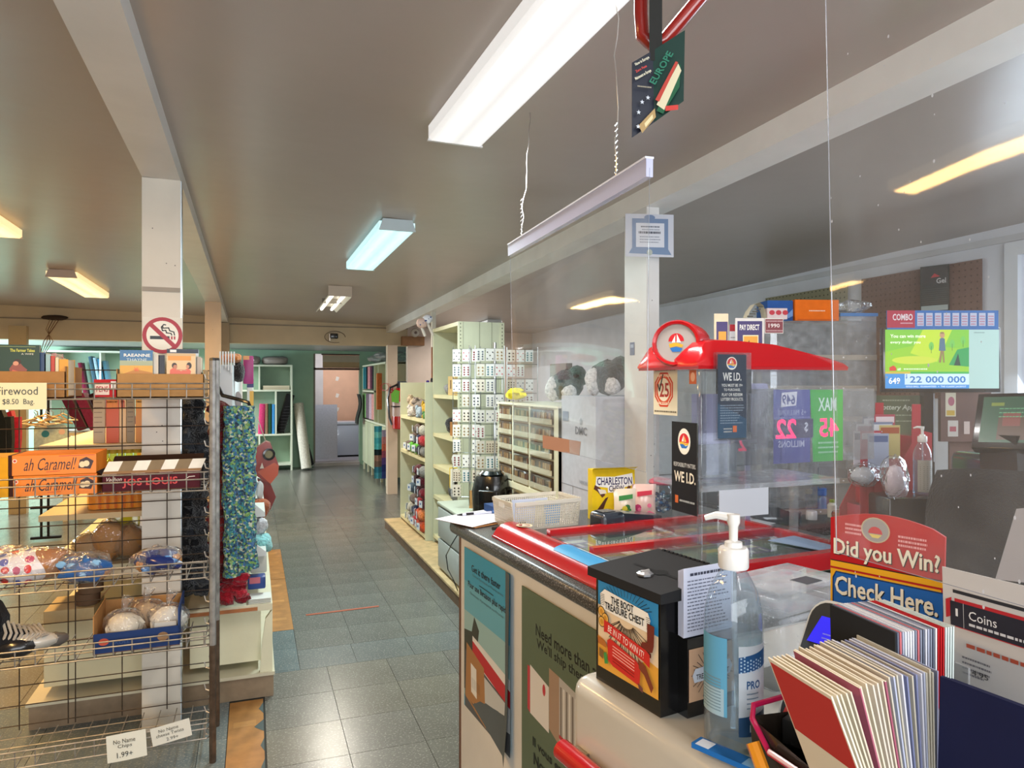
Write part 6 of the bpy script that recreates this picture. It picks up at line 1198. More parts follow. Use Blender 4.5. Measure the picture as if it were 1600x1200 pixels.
# twin emergency lamp by the beam end
q=PB(641,522,9.20); t=thing('round_lamp','round white wall lamp above the brown wooden block','lamp',(2.02,9.22,2.13)); m=MB('gloss'); m.lathe([(.05,0),(.06,.01),(.05,.035),(0,.04)],'#c4b9a9',n=18); o=m.build('lamp_body',t,(0,0,0),(R(90),0,0)); MB('print').lathe([(.02,.041),(0,.042)],'#6d5a52',n=10).build('dark_centre',t,(0,0,0),(R(90),0,0))
# camera with cable loop on the cross beam
q=PB(521,526,9.34); t=thing('security_camera','black camera with looped cable on the cross beam','camera',(q.x,q.y,q.z)); m=MB('gloss'); m.rbox(-.05,.05,-.09,-.01,-.03,.035,.01,'#1b1715'); m.lathe([(.02,0),(.02,.02),(0,.02)],'#0a0a0a',n=10); m.build('housing',t); MB('metal').box(-.06,-.045,-.06,.01,-.06,.03,'#a89a8a').build('bracket',t,smooth=False)
m=MB('matte'); m.tube([(.13*math.cos(a)*(1.0)+.02,-.003,.075*math.sin(a)-.005) for a in [2*PI*k/22 for k in range(19)]],.0035,'#5a4a3c',n=5); m.build('cable',t)
# ceiling wires on the left
q=PB(88,504,9.30); t=thing('ceiling_box','open ceiling junction box with loose hanging wires on the left cross beam','junction box',(q.x,9.25,2.18)); m=MB('matte'); m.blob((0,0,.02),(.14,.05,.03),'#3b2c20',seed=3); m.build('box',t); m=MB('matte')
for k in range(4): m.tube([(.05-.03*k,-.02,.01),(-.02-.02*k,-.04,-.12),(-.10+.03*k,-.04,-.25),(-.14+.01*k,-.03,-.42)],.004,['#6b3f2a','#8a6b4a','#553a2a','#9a7a55'][k],n=5)
m.build('wires',t)
# ================================================================= WIRE RACK AT THE LEFT AND ITS GOODS
RX0,RX1,RY0,RY1=-1.15,-.145,2.93,3.235
t=rack=thing('wire_rack','rusty chrome wire rack with basket shelves at the left edge','rack',(0,0,0))
for (x,y) in ((RX1,RY0),(RX1,RY1),(RX0,RY0),(RX0,RY1)):
    m=MB('rusty'); h=1.54 if y==RY0 else 1.55; m.tube([(x,y,0),(x,y,.45)],.0125,'#6b5a4c',n=8,cap=False); m.tube([(x,y,.45),(x,y,h)],.0125,'#a9a8a6',n=8); m.lathe([(.013,0),(.011,.01),(0,.012)],'#17171a',mat='gloss',n=8,c=(x,y,h)); m.build('post',t)
m=MB('rusty')
for k in range(17):
    z=.10+.085*k
    for y in (RY0+.0,RY1): m.tube([(RX1,y,z),(RX1-.025,y+.012,z+.008),(RX1-.03,y+.012,z+.028)],.0028,'#c9c6c0',n=4)
o=m.build('clips',t); o['kind']='stuff'
m=MB('rusty')
for k in range(19): z=.12+.077*k; m.tube([(RX0,RY1,z),(RX1,RY1,z)],.0022,'#5c5148',n=4)
for x in (-1.02,-.855,-.69,-.665,-.50,-.335,-.17): m.tube([(x,RY1+.004,.10),(x,RY1+.004,1.50)],.0022,'#5c5148',n=4)
m.build('back_grid',t)
SH=[(1.395,1.452),(1.045,1.115),(.712,.775),(.452,.510),(.100,.158)]
for i,(z0,z1) in enumerate(SH):
    m=MB('rusty'); c='#a7a29a'; y0=RY0-.01
    for z in (z0,(z0+z1)/2+.008,z1): m.tube([(RX0,y0,z),(RX1-.02,y0,z),(RX1-.008,y0+.02,z),(RX1-.008,RY1,z)],.0028,c,n=5)
    n_=17
    for k in range(n_): x=RX0+(RX1-RX0-.03)*k/(n_-1); m.tube([(x,y0,z1),(x,y0,z0),(x,RY1,z0)],.0022,c,n=4)
    for y in (3.0,3.09,3.17): m.tube([(RX0,y,z0),(RX1-.01,y,z0)],.0022,c,n=4)
    m.build('basket_shelf',t)
def A(px,b=3.0): return PB(px,600,b).x
# trays of books on the top shelf
def tray(label,a0,a1,loc_z,h,col='#a67a4c'):
    t=thing('cardboard_tray',label,'tray',(a0,2.945,loc_z)); W=a1-a0; D_=.26; m=MB('card')
    m.box(0,W,0,.003,0,h,col); m.box(0,.003,0,D_,0,h*1.2,col); m.box(W-.003,W,0,D_,0,h*1.2,col); m.box(0,W,D_-.003,D_,0,h,col); m.box(0,W,0,D_,0,.003,col); m.build('walls',t,smooth=False); return t
tray('brown cardboard tray of paperbacks at the right end of the top shelf',A(182,2.95),A(319,2.95)-.0,1.40,.088,'#a9804f'); tray('brown cardboard tray of paperbacks at the left edge of the top shelf',-1.14,A(103,2.95),1.40,.095,'#a27646')
def book(label,x,w_,h_,th,col,y,rz,grp,cover=None,tilt=0,page='#d9cfb4',z=1.405):
    # local: cover faces -y, width w_ along x, thickness th along y
    t=thing('paperback',label,'book',(x,y,z),(0,tilt,rz),grp); m=MB('print'); m.box(0,w_,0,.0012,0,h_,col); m.box(0,w_,th-.0012,th,0,h_,col); m.box(0,.0012,0,th,0,h_,col); m.build('cover',t,smooth=False)
    MB('paper').box(.0013,w_-.002,.0013,th-.0013,.002,h_-.002,page).build('pages',t,smooth=False)
    if cover: g=Gfx(w_,h_); g.m.M=Matrix.Translation((0,0,h_*.40))@Matrix.Diagonal((1,1,.60,1)); cover(g,w_,h_); g.build(t,'cover_print')
    return t
def cov1(g,W,H): 
    g.rect(0,0,W,H,'#1f3a28'); g.rect(0,H*.93,W*.9,H*.95,'#7a8a5a'); g.text('The Farmer Takes',W*.28,H*.77,W*.6,H*.10,'#c9c94a',True); g.text('A WIFE',W*.55,H*.68,W*.3,H*.05,'#d9d9c9'); g.poly([(W*.3,0),(W*.26,H*.22),(W*.36,H*.4),(W*.5,H*.45),(W*.6,H*.3),(W*.7,H*.2),(W*.6,0)],'#8a4a3a'); g.disc(W*.46,H*.45,W*.09,H*.09,'#3a2418'); g.disc(W*.42,H*.40,W*.07,H*.07,'#c98f72'); g.poly([(W*.3,H*.05),(W*.34,H*.2),(W*.55,H*.12),(W*.5,0)],'#c4604a')
def cov2(g,W,H):
    g.rect(0,H*.5,W,H,'#3d6f9c'); g.rect(0,H*.36,W,H*.62,'#9fa88a'); g.rect(0,0,W,H*.44,'#d6a13a'); g.poly([(0,H*.1),(W*.5,H*.3),(W,H*.18),(W,0),(0,0)],'#b77a24'); g.text('RAEANNE',W*.12,H*.76,W*.8,H*.11,'#e9e6dc',True); g.text('THAYNE',W*.2,H*.60,W*.62,H*.10,'#c9d4d0'); 
    for k in range(6): g.poly([(W*.5,H*.30),(W*.5+W*.12*math.cos(k*1.05),H*.30+H*.1*math.sin(k*1.05)),(W*.5+W*.06*math.cos(k*1.05+.5),H*.30+H*.05*math.sin(k*1.05+.5))],'#e0482c')
def cov3(g,W,H):
    g.rect(0,0,W,H,'#d9b98a'); g.rect(W*.05,H*.72,W*.85,H*.9,'#d9923a'); g.rect(0,H*.9,W,H,'#c9a878'); g.poly([(W*.1,0),(W*.12,H*.35),(W*.25,H*.45),(W*.5,H*.3),(W*.75,H*.42),(W*.85,H*.3),(W*.8,0)],'#d4634a'); g.disc(W*.27,H*.52,W*.09,H*.11,'#3a2116'); g.disc(W*.30,H*.47,W*.07,H*.08,'#b9785a'); g.disc(W*.78,H*.52,W*.09,H*.13,'#2b1811'); g.disc(W*.73,H*.48,W*.06,H*.07,'#c98a68'); g.line([(W*.35,H*.36),(W*.68,H*.34)],W*.06,'#c98a68')
G1='paperbacks in the left cardboard tray'; G2='paperbacks in the right cardboard tray'
book('dark green paperback with couple on the cover, left tray',A(3,3.0),.125,.185,.02,'#22402c',2.962,0,G1,cov1)
xs=[(53,.012,'#cdb98f','cream spined paperback just right of the dark green cover'),(60,.03,'#2e4468','dark blue paperback in the left tray'),(73,.02,'#8fb0b4','pale teal paperback in the left tray'),(82,.016,'#b53a22','red spined paperback in the left tray'),(89,.012,'#d9cba4','ivory paperback between the red and the yellow one'),(95,.03,'#d99a22','yellow topped dark paperback at the right of the left tray')]
for i,(px,w_,c,lb) in enumerate(xs): book(lb,A(px,3.0),w_,.165-.006*i,.105,c,2.97,0,G1,None,0)
book('pinkish paperback leaning in the gap right of the left tray',A(102,3.1),.02,.16,.105,'#b08a92',3.05,0,G1,None,R(-14),z=1.406)
book('blue and sand paperback with large author name, right tray',A(190,3.0),.110,.172,.02,'#3d6f9c',2.962,0,G2,cov2)
book('yellowish paperback with couple on the cover, right tray',A(262,3.0),.100,.162,.02,'#d9b98a',2.962,0,G2,cov3)
xs=[(236,.012,'#dcd3c0','ivory paperback right of the blue and sand cover',.168),(241,.020,'#c9bfae','beige paperback in the middle of the right tray',.16),(249,.022,'#1f1b24','black paperback in the middle of the right tray',.155),(303,.010,'#cfc4b0','pale paperback right of the couple cover',.155),(308,.016,'#a99a8a','brownish grey paperback at the right end of the right tray',.15)]
for i,(px,w_,c,lb,h_) in enumerate(xs): book(lb,A(px,3.0),w_,h_,.105,c,2.97,0,G2)
book('taller white and blue book at the back of the right tray',A(262,3.13),.115,.185,.02,'#c9d4dc',3.10,0,G2,lambda g,W,H:(g.rect(0,H*.85,W,H,'#2a3444'),g.rect(W*.1,H*.88,W*.3,H*.97,'#e9e9e9')))
boxat('carton','small red and white carton between the two book trays','carton',0,.085,0,.05,1.402,.065,(A(147,2.96),2.955),0,'#b3262c',lambda g,a,b,h:(g.rect(.004,.008,.05,.05,'#d9c4b4'),g.text('PENS',.008,.018,.038,.022,'#a02028',True),g.rect(.055,.03,.08,.058,'#dcdcdc')))
# firewood notice
def note(nm,label,px0,px1,py0,py1,b,col,gf,tilt=0,curl=0):
    a0=PB(px0,py1,b); a1=PB(px1,py0,b); W=a1.x-a0.x; H=PB((px0+px1)/2,py0,b).z-PB((px0+px1)/2,py1,b).z; t=thing(nm,label,'notice',(a0.x,b,PB((px0+px1)/2,py1,b).z),(0,tilt,0))
    m=MB('paper'); m.grid(lambda u,v:(W*u,-curl*math.sin(PI*u)*(1-v),H*v),8,5,col); m.grid(lambda u,v:(W*(1-u),.0012-curl*math.sin(PI*u)*(1-v),H*v),8,5,col); m.build('sheet',t); g=Gfx(W,H); g.z=curl+.001; gf(g,W,H); g.build(t); return t
note('firewood_notice','cream handwritten firewood price notice on the top shelf front',-16,73,598,640,2.912,'#e0dab4',lambda g,W,H:(g.text('Firewood',W*.12,H*.55,W*.72,H*.30,'#3b3a30'),g.text('$8.50  Bag.',W*.22,H*.14,W*.56,H*.26,'#3b3a30')))
note('chips_notice','curled white handwritten chips price notice on the bottom shelf',168,230,1146,1188,2.905,'#dcdacb',lambda g,W,H:(g.text('No Name',W*.18,H*.66,W*.55,H*.16,'#33332f'),g.text('Chips',W*.28,H*.46,W*.36,H*.16,'#33332f'),g.text('1.99+',W*.25,H*.14,W*.40,H*.20,'#33332f')),R(-3),.004)
note('treats_notice','smaller slanted handwritten price notice right of the chips notice',239,301,1134,1162,2.905,'#d4d2c6',lambda g,W,H:(g.text('No Name',W*.2,H*.66,W*.5,H*.18,'#4a4a44'),g.text('cheese Twists',W*.12,H*.42,W*.7,H*.18,'#4a4a44'),g.text('2.99+',W*.36,H*.12,W*.3,H*.18,'#4a4a44')),R(-9),.002)
# snack cartons on the second shelf
Z2=1.05
def caramel(lb,z,px0,px1):
    a0,a1=A(px0,2.96),A(px1,2.96); W=a1-a0; t=thing('snack_carton',lb,'carton',(a0,2.952,z),0,'orange snack cartons'); m=MB('card'); m.box(0,W,0,.2,0,.072,'#e07a12'); m.box(-.012,-.001,0,.2,0,.072,'#3a1a12'); m.build('carton',t,smooth=False)
    g=Gfx(W,.07); g.rect(0,0,W,.07,'#e8801a'); g.disc(W*.03,.052,.007,.007,'#f0d9c9'); g.disc(W*.03,.052,.0045,.0045,'#c23a22'); g.text('ah Caramel!',W*.13,.016,W*.60,.044,'#221210',False,shear=.2); g.line([(W*.4,.010),(W*.56,.012)],.002,'#c2401a'); g.poly([(W*.78,.02),(W*.80,.05),(W*.88,.06),(W*.97,.045),(W*.93,.016)],'#3a1d14'); g.disc(W*.83,.033,.010,.011,'#e3cda4'); g.disc(W*.88,.036,.010,.011,'#e3cda4'); g.line([(W*.55,.066),(W*.98,.067)],.002,'#c8401c'); g.build(t)
caramel('lower of the two orange caramel cake cartons on the second shelf',Z2,22,152); caramel('upper of the two orange caramel cake cartons on the second shelf',Z2+.074,20,151)
boxat('snack_carton','yellow carton at the left edge beside the orange cartons','carton',-.20,0,.0,.2,Z2,.14,(A(14,2.96),2.952),0,'#d99c1e')
a0,a1=A(160,2.96),A(313,2.96); W=a1-a0
t=thing('snack_carton','opened maroon and striped chocolate cake carton on the second shelf','carton',(a0,2.952,Z2),R(2)); m=MB('card'); m.box(0,W,0,.003,0,.066,'#4a1420'); m.box(0,.003,0,.2,0,.066,'#3a1018'); m.box(W-.003,W,0,.2,0,.066,'#3a1018'); m.box(0,W,.197,.2,0,.066,'#8a6a4a'); m.box(0,W,0,.2,0,.003,'#8a6a4a'); m.build('carton',t,smooth=False)
m=MB('card'); n=7
for k in range(n): x0,x1=W*k/n,W*(k+1)/n; m.add([(x0,-.0,.066),(x1,-.0,.066),(x1+.02,.012,.112),(x0+.02,.012,.112)],[(0,1,2,3)],'#dcd9cf' if k%2==0 else '#7d6c54'); m.add([(x0,-.0,.067),(x1,-.0,.067),(x1+.02,.013,.112),(x0+.02,.013,.112)],[(3,2,1,0)],'#8a6a4a')
m.build('striped_flap',t,smooth=False); m=MB('card'); m.add([(0,.2,.066),(W,.2,.066),(W+.01,.17,.118),(.02,.17,.118)],[(0,1,2,3),(3,2,1,0)],'#5a4030'); m.add([(.0,0,.066),(0,.2,.066),(-.05,.16,.10),(-.05,.02,.10)],[(0,1,2,3),(3,2,1,0)],'#3a2a24'); m.build('open_flaps',t,smooth=False)
g=Gfx(W,.066); g.text('Vachon',W*.03,.040,W*.16,.014,'#d9cfc4',False,shear=.3); g.text('JOS LOUIS',W*.20,.012,W*.56,.036,'#c8302a',True); g.line([(W*.84,.035),(W*.88,.045),(W*.94,.046)],.0025,'#e0d6cc'); g.build(t)
# bread and bun bags on the third shelf
Z3=.716
def bread(lb,a,b,L_,r,rz,body,cols,seed,tail=1,dark=None):
    t=thing('bread_bag',lb,'bread',(a,b,Z3),rz); m=MB('gloss'); rn=random.Random(seed)
    def fn(u,v):
        an=2*PI*u; q=math.sin(PI*min(1,max(0,v)))**.28; k=1+.05*math.sin(3*an+7*v)+.04*math.sin(9*v+an); return (L_*(v-.5), r*1.15*q*k*math.cos(an), max(.003,r*(1+q*k*math.sin(an))))
    m.grid(fn,16,14,body); m.build('loaf',t,ang=80)
    m=MB('print'); vm=.6
    def fw(u,v): x,y,z=fn(u,v); return (x,y*1.02,r+(z-r)*1.02)
    m.grid(lambda u,v:fw(u,.02+(vm-.02+.06*math.sin(14*u))*v),20,10,'#d9d6da')
    for k in range(34):
        u=(k%9+.5+rn.uniform(-.2,.2))/9; v=.07+.13*(k//9)+rn.uniform(-.02,.02); c=rn.choice(cols); du,dv=rn.uniform(.03,.042),rn.uniform(.04,.055); pts=[]
        for j in range(9):
            aa=2*PI*j/9; x,y,z=fn(u+du*math.cos(aa),max(.02,v+dv*math.sin(aa))); s_=1.045; pts.append((x,y*s_,r+(z-r)*s_))
        m.add(pts,[list(range(9))],c)
    m.build('print',t,smooth=False)
    m=MB('film'); m.blob((0,0,r*1.02),(L_*.55,r*1.3,r*1.06),'#fff',n=18,m=12,amp=.10,seed=seed,flat=.001)
    if tail: m.tube([(-L_*.52,0,r),(-L_*.60,0,r*.7),(-L_*.72,0,r*.9)],.012,'#fff',n=7,r1=.05,cap=False)
    m.build('clear_bag',t); return t
bread('brown loaf in a polka dot printed bag, left on the third shelf',A(52,3.08),3.06,.27,.062,R(14),'#a9713d',['#c62b24','#2c3f94','#e0b92c','#d8d6dc','#b83a6a','#3b4fa8'],1)
bread('white dotted bread bag at the left edge behind the polka dot loaf',A(8,3.15),3.15,.2,.06,R(60),'#c9a07a',['#c62b24','#2c3f94','#e0b92c','#8a2b24'],2)
def bunbag(lb,a,b,s_,rz,c1,c2,seed):
    t=thing('bun_bag',lb,'bread',(a,b,Z3),rz); m=MB('matte')
    for k in range(3): m.blob(((k-1)*s_*.8,.01,s_*.62),(s_*.55,s_*.8,s_*.6),'#c98f5a',seed=k,flat=.001)
    m.build('buns',t); m=MB('gloss'); m.blob((0,-.025,s_*.8),(s_*1.25,s_*.9,s_*.72),c1,n=20,m=12,amp=.35,seed=seed,flat=.002); m.build('printed_bag',t); rn=random.Random(seed); m=MB('gloss')
    for k in range(8): m.blob((rn.uniform(-1,1)*s_,-.025-s_*.75+rn.uniform(0,.02),s_*rn.uniform(.4,1.3)),(s_*.28,s_*.12,s_*.2),c2,n=8,m=5,amp=.3,seed=k)
    m.build('pale_print',t); m=MB('film'); m.blob((0,-.01,s_*.85),(s_*1.5,s_*1.15,s_*.9),'#fff',n=18,m=10,amp=.22,seed=seed+4,flat=.001); m.build('clear_bag',t)
bunbag('bun bag with bright blue print, middle of the third shelf',A(133,3.02),3.02,.062,R(-8),'#2f5f9c','#7fb0d8',5); bunbag('bun bag with navy print at the right of the third shelf',A(248,3.05),3.05,.060,R(5),'#1a2a63','#4f7fb8',9)
# fourth shelf: skate and blue carton of wrapped packets
Z4=.456
t=thing('skate','black and white skate with grey laces at the left edge of the fourth shelf','skate',(A(20,3.05),3.03,Z4),R(6)); m=MB('cloth'); m.blob((-.10,.02,.12),(.09,.07,.13),'#15161a',seed=2,flat=.002); m.blob((-.02,0,.055),(.10,.05,.052),'#1a1b1f',seed=3,flat=.002); m.build('boot',t)
m=MB('gloss'); m.blob((.06,-.01,.05),(.10,.045,.036),'#b9b6ae',seed=4,flat=.012); m.blob((.13,0,.045),(.05,.036,.026),'#5c5a58',seed=5); m.build('toe',t); m=MB('gloss'); m.blob((.02,-.03,.04),(.07,.04,.036),'#1d1d20',seed=8,flat=.004); m.build('heel_patch',t)
m=MB('cloth'); rn=random.Random(2)
for k in range(9): x=-.03+.016*k; m.tube([(x,-.05,.03+.006*k),(x+.02,-.03,.10-.003*k),(x+.005,.0,.14-.008*k),(x-.02,.04,.10)],.005,'#a8a094',n=6)
m.build('laces',t); m=MB('gloss'); m.add([(.05,-.057,.045),(.08,-.056,.052),(.075,-.056,.068),(.055,-.057,.06)],[(0,1,2,3)],'#15151a'); m.build('side_mark',t)
a0,a1=A(146,2.96),A(281,2.96); W=a1-a0; t=thing('blue_tray','navy blue edged carton of bagged rolls on the fourth shelf','carton',(a0,2.95,Z4),R(1)); m=MB('card'); m.box(0,W,0,.003,0,.075,'#1d3566'); m.box(0,.003,0,.25,0,.14,'#b3824e'); m.box(W-.003,W,0,.25,0,.14,'#1d3566'); m.box(W-.006,W-.003,0,.25,0,.14,'#2a4478'); m.box(0,W,.247,.25,0,.13,'#b3824e'); m.box(0,W,0,.25,0,.003,'#b3824e'); m.build('carton',t,smooth=False)
g=Gfx(W,.08); g.disc(W*.12,.044,.017,.013,'#b04a34'); g.disc(W*.80,.040,.019,.017,'#8a6a4a'); g.text('ROLLS',W*.25,.030,W*.2,.016,'#2c4a7c'); g.lines(W*.48,W*.7,.04,1,.01,.008,'#2c4a7c',0); g.build(t)
for i,(dx,dy,lb) in enumerate(((.09,.07,'clear bag of rolls at the front left of the navy edged carton'),(.15,.18,'clear bag of rolls at the back of the navy edged carton'),(.24,.10,'clear bag with white label at the right of the navy edged carton'))):
    t=thing('rolls_bag',lb,'bag',(a0+dx,2.95+dy,Z4+.004)); m=MB('matte'); m.blob((0,0,.065),(.065,.05,.055),['#cfc6b4','#b99c78','#d6d3cc'][i],seed=i); m.build('rolls',t); m=MB('film'); m.blob((0,0,.07),(.075,.06,.066),'#fff',n=16,m=10,amp=.18,seed=i+9); m.tube([(0,0,.125),(.005,0,.15),(.015,.0,.18)],.006,'#fff',n=7,r1=.022,cap=False); m.build('clear_bag',t)
    if i==2: MB('paper').box(-.04,.035,-.062,-.060,.04,.10,'#c9c4bc').build('label',t,(0,0,0),(R(12),0,0),smooth=False)
# no smoking sign on the post
p=PB(254,524,3.275); t=thing('no_smoking_sign','round no smoking sign on the white post behind the book trays','sign',tuple(p)); r=.076
m=MB('card'); m.box(-r,r,0,.002,-r,r*1.0,'#dcd8cc'); m.build('board',t,smooth=False); g=Gfx(1,1); g.disc(0,0,r,r,'#a3152a',36); g.disc(0,0,r*.80,r*.80,'#e3dfd2',36); g.rect(-r*.62,-r*.22,r*.35,-r*.04,'#17171a'); g.rect(r*.42,-r*.22,r*.50,-r*.04,'#a3152a'); g.rect(r*.56,-r*.22,r*.64,-r*.04,'#a3152a')
g.line([(r*.60,r*.02),(r*.56,r*.2),(r*.36,r*.26),(r*.30,r*.42),(r*.02,r*.40),(r*.0,r*.52)],r*.06,'#17171a'); g.line([(r*.46,r*.02),(r*.42,r*.12),(r*.2,r*.14),(r*.16,r*.28),(-.0,r*.26),(-r*.06,r*.45),(r*.06,r*.6),(r*.16,r*.58)],r*.06,'#17171a')
g.poly([(-r*.66,r*.5),(-r*.5,r*.66),(r*.66,-r*.5),(r*.5,-r*.66)],'#a3152a'); g.build(t)

# ================================================================= LEFT GONDOLA
GY=3.46; GC2='#dedabb'
t=gond=thing('gondola','cream double sided gondola shelving along the left of the centre aisle','shelving',(0,0,0))
m=MB('wood'); m.box(-.88,.09,GY,6.9,.0,.10,'#8f7b62'); m.build('plinth',t,smooth=False); MB('paint').box(-.89,.095,GY-.01,6.91,.10,.115,'#c9c2a8').build('plinth_top',t,smooth=False)
m=MB('paint'); m.box(-.84,-.45,GY+.06,6.8,.15,.42,'#d6cda8'); m.box(-.27,.035,GY+.06,6.8,.15,.40,GC2); m.build('lower_body',t,smooth=False)
m=MB('paint'); m.add([(.03,GY-.0,.115),(.085,GY,.115),(.085,GY,.40),(.055,GY,.36),(.04,GY,.25),(.03,GY+.03,.115),(.085,GY+.03,.115),(.085,GY+.03,.40),(.055,GY+.03,.36),(.04,GY+.03,.25)],[(0,1,2,3,4),(9,8,7,6,5),(0,5,6,1),(1,6,7,2),(2,7,8,3),(3,8,9,4),(4,9,5,0)],GC2); m.build('end_bracket',t,smooth=False)
MB('paint').box(-.28,.085,GY,6.85,.40,.43,'#d6d0b4').build('deck_shelf',t,smooth=False); MB('wood').box(-.28,.02,GY-.008,GY-.001,.405,.42,'#a8683a').build('price_strip',t,smooth=False)
MB('paint').box(-.145,-.09,3.52,6.85,.43,1.54,'#c9cdd0').build('centre_panel',t,smooth=False)
m=MB('paint'); 
for k in range(6): x=-.145+.012*k*1.0; m.box(x,x+.006,3.50,3.515,1.50+.012*((k*3)%4),1.60,'#d9dcdc')
m.build('bracket_teeth',t,smooth=False)
for z,bx in ((.64,.06),(.83,.055),(1.02,.0),(1.22,-.02)):
    m=MB('paint'); m.box(-.09,bx,3.62,6.85,z-.02,z,'#d3d5cc'); m.add([(-.09,3.60,z+.13),(-.09,3.60,z-.02),(bx,3.60,z-.02),(bx,3.60,z),(-.09,3.61,z+.13),(-.09,3.61,z-.02),(bx,3.61,z-.02),(bx,3.61,z)],[(0,1,2,3),(7,6,5,4),(0,3,7,4)],'#d9dbd8'); m.build('side_shelf',t,smooth=False)
for z,col in ((.655,GC2),(.885,'#d3b884'),(1.185,'#d9c7a0')): MB('paint').box(-.86,-.45,3.52,5.2,z-.025,z,col).build('side_shelf',t,smooth=False)
MB('paint').box(-.45,-.43,3.52,6.8,.42,1.40,'#b9b0a0').build('left_panel',t,smooth=False)
m=MB('matte'); 
for k in range(26): m.box(.0305,.032,3.56,3.565,.5+.04*k,.515+.04*k,'#55554c')
# scarves
def scarf(lb,a,b,z0,z1,w_,d_,cols,seed,hook=False,nb=22,lobes=2,amp=.02):
    t=thing('scarf',lb,'scarf',(a,b,z0)); rn=random.Random(seed); H=z1-z0
    for l in range(lobes):
        m=MB('fluff'); cx=(l-(lobes-1)/2)*w_/lobes
        for k in range(nb):
            z=H*(k+.5)/nb; q=H/nb*.95; m.blob((cx+rn.uniform(-1,1)*amp*.4,rn.uniform(-1,1)*amp*.5-.012*l,z),(w_/lobes*.62+rn.uniform(0,amp*.5),d_,q),rn.choice(cols),n=9,m=5,amp=.28,seed=rn.randint(0,999))
        m.build('strand',t)
    return t
def AZ(px,py,b): p=PB(px,py,b); return p.x,p.z
x,z=AZ(303,760,3.42); scarf('black ruffled scarf hanging at the left of the rack posts',x,3.42,PB(303,925,3.42).z,PB(303,628,3.42).z,.10,.05,['#141519','#1f2228','#0e0f12','#2c3036'],1,nb=20,lobes=2,amp=.03)
x,z=AZ(345,760,3.44); scarf('dark red ruffled scarf between rack post and teal scarf',x-.004,3.44,PB(345,905,3.44).z,PB(345,632,3.44).z,.075,.035,['#5a0f12','#6e1a1a','#45090d','#7a2420'],2,nb=22,lobes=1)
x,z=AZ(374,760,3.40); t=thing('scarf','teal blue and green fluffy scarf hung on the black hook','scarf',(x,3.40,PB(374,900,3.40).z)); H=PB(374,634,3.40).z-PB(374,900,3.40).z
for l,(cx,w0,cut) in enumerate(((-.034,.034,0),(.004,.026,.02),(.036,.028,.035))):
    m=MB('knit')
    def fs(u,v,cx=cx,w0=w0,l=l,cut=cut):
        a=2*PI*u; k=1+.10*math.sin(23*v+3*a+l)+.09*math.sin(51*v+5*a)+.06*math.sin(90*v+2*a); z=cut+(H-cut)*v
        return (cx+.012*(1-v)*(cx>0)+.004*math.sin(8*v+l)+w0*k*math.cos(a),-.01*l+w0*.8*k*math.sin(a),z)
    m.grid(fs,20,110,'#fff'); m.add([fs(k/20,0) for k in range(20)],[list(range(20))[::-1]],'#fff'); m.add([fs(k/20,1) for k in range(20)],[list(range(20))],'#fff'); m.build('strand',t,ang=80)
x,z=AZ(366,920,3.42); scarf('crimson ruffled scarf end below the teal scarf',x,3.452,PB(366,940,3.45).z,PB(366,898,3.45).z,.10,.02,['#9a1424','#b01e30','#7a0e1c'],4,nb=5,lobes=2,amp=.03)
t=thing('hook','black bent display hook carrying the teal scarf','hook',(0,0,0)); m=MB('gloss'); m.tube([PB(341,605,3.50),PB(348,618,3.47),PB(372,624,3.43),PB(388,629,3.42),PB(391,637,3.40),PB(386,641,3.39),PB(370,639,3.39)],.009,'#17171a',n=8); m.build('rod',t)
# goods on the aisle side
def pack(lb,nm,cat,px,py0,py1,b,wpx,dp,col,mat='gloss',shape='box',extra=None,seed=0):
    p0=PB(px-wpx/2,py1,b); p1=PB(px+wpx/2,py0,b); w_=p1.x-p0.x; h_=PB(px,py0,b).z-PB(px,py1,b).z; t=thing(nm,lb,cat,(p0.x,b,PB(px,py1,b).z)); m=MB(mat)
    if shape=='box': m.rbox(0,w_,0,dp,0,h_,min(w_,h_)*.12,col)
    else: m.blob((w_/2,dp/2,h_/2),(w_/2,dp/2,h_/2),col,n=16,m=10,amp=.14,seed=seed,pw=.75)
    m.build('body',t)
    if extra: extra(t,w_,h_)
    return t
pack('pink and gold printed bag hooked at the top of the gondola aisle side','gift_bag','bag',388,556,600,3.9,16,.10,'#a83a78','print',extra=lambda t,w,h:MB('print').box(-.001,w*.6,-.002,0,h*.86,h,'#d99a5a').build('gold_band',t,smooth=False))
pack('orange and brown boxed decoration on top of the gondola','decoration','decoration',362,552,566,3.75,34,.14,'#c97a3a','fluff','blob',seed=3)
pack('dark netted pack below the orange decoration','pack','pack',372,566,596,3.8,20,.10,'#2c2624','fluff','blob',seed=5)
pack('navy topped tag with yellow and black stripe','tag','tag',391,592,634,3.95,10,.03,'#e0ddd2','print',extra=lambda t,w,h:(MB('print').box(-.001,w+.001,-.002,0,h*.68,h,'#1d2a6a').build('navy_band',t,smooth=False),MB('print').box(w*.4,w+.001,-.003,-.002,0,h*.55,'#e0a93a').build('yellow_band',t,smooth=False)))
pack('small grey figurine card near the black hook','figurine_card','card',372,612,640,3.7,10,.02,'#9a8f8c','print','blob')
pack('white cleaning bottle on the aisle side shelf','bottle','bottle',392,742,785,3.75,13,.05,'#dcdcd6','gloss','blob')
def lantern(t,w,h):
    m=MB('gloss'); m.lathe([(.034,0),(.034,.012),(.024,.014),(.022,.004)],'#15151a',n=18); m.lathe([(0,.006),(.022,.006)],'#8a8060',n=14,cap=False); m.build('round_window',t,(w*.62,-.006,h*.72),(R(90),0,R(10)))
    m=MB('print'); m.add([(w*.3,-.01,h*.42),(w*.45,-.012,h*.42),(w*.38,-.012,h*.55)],[(0,1,2)],'#d9c9b9'); m.build('print',t,smooth=False)
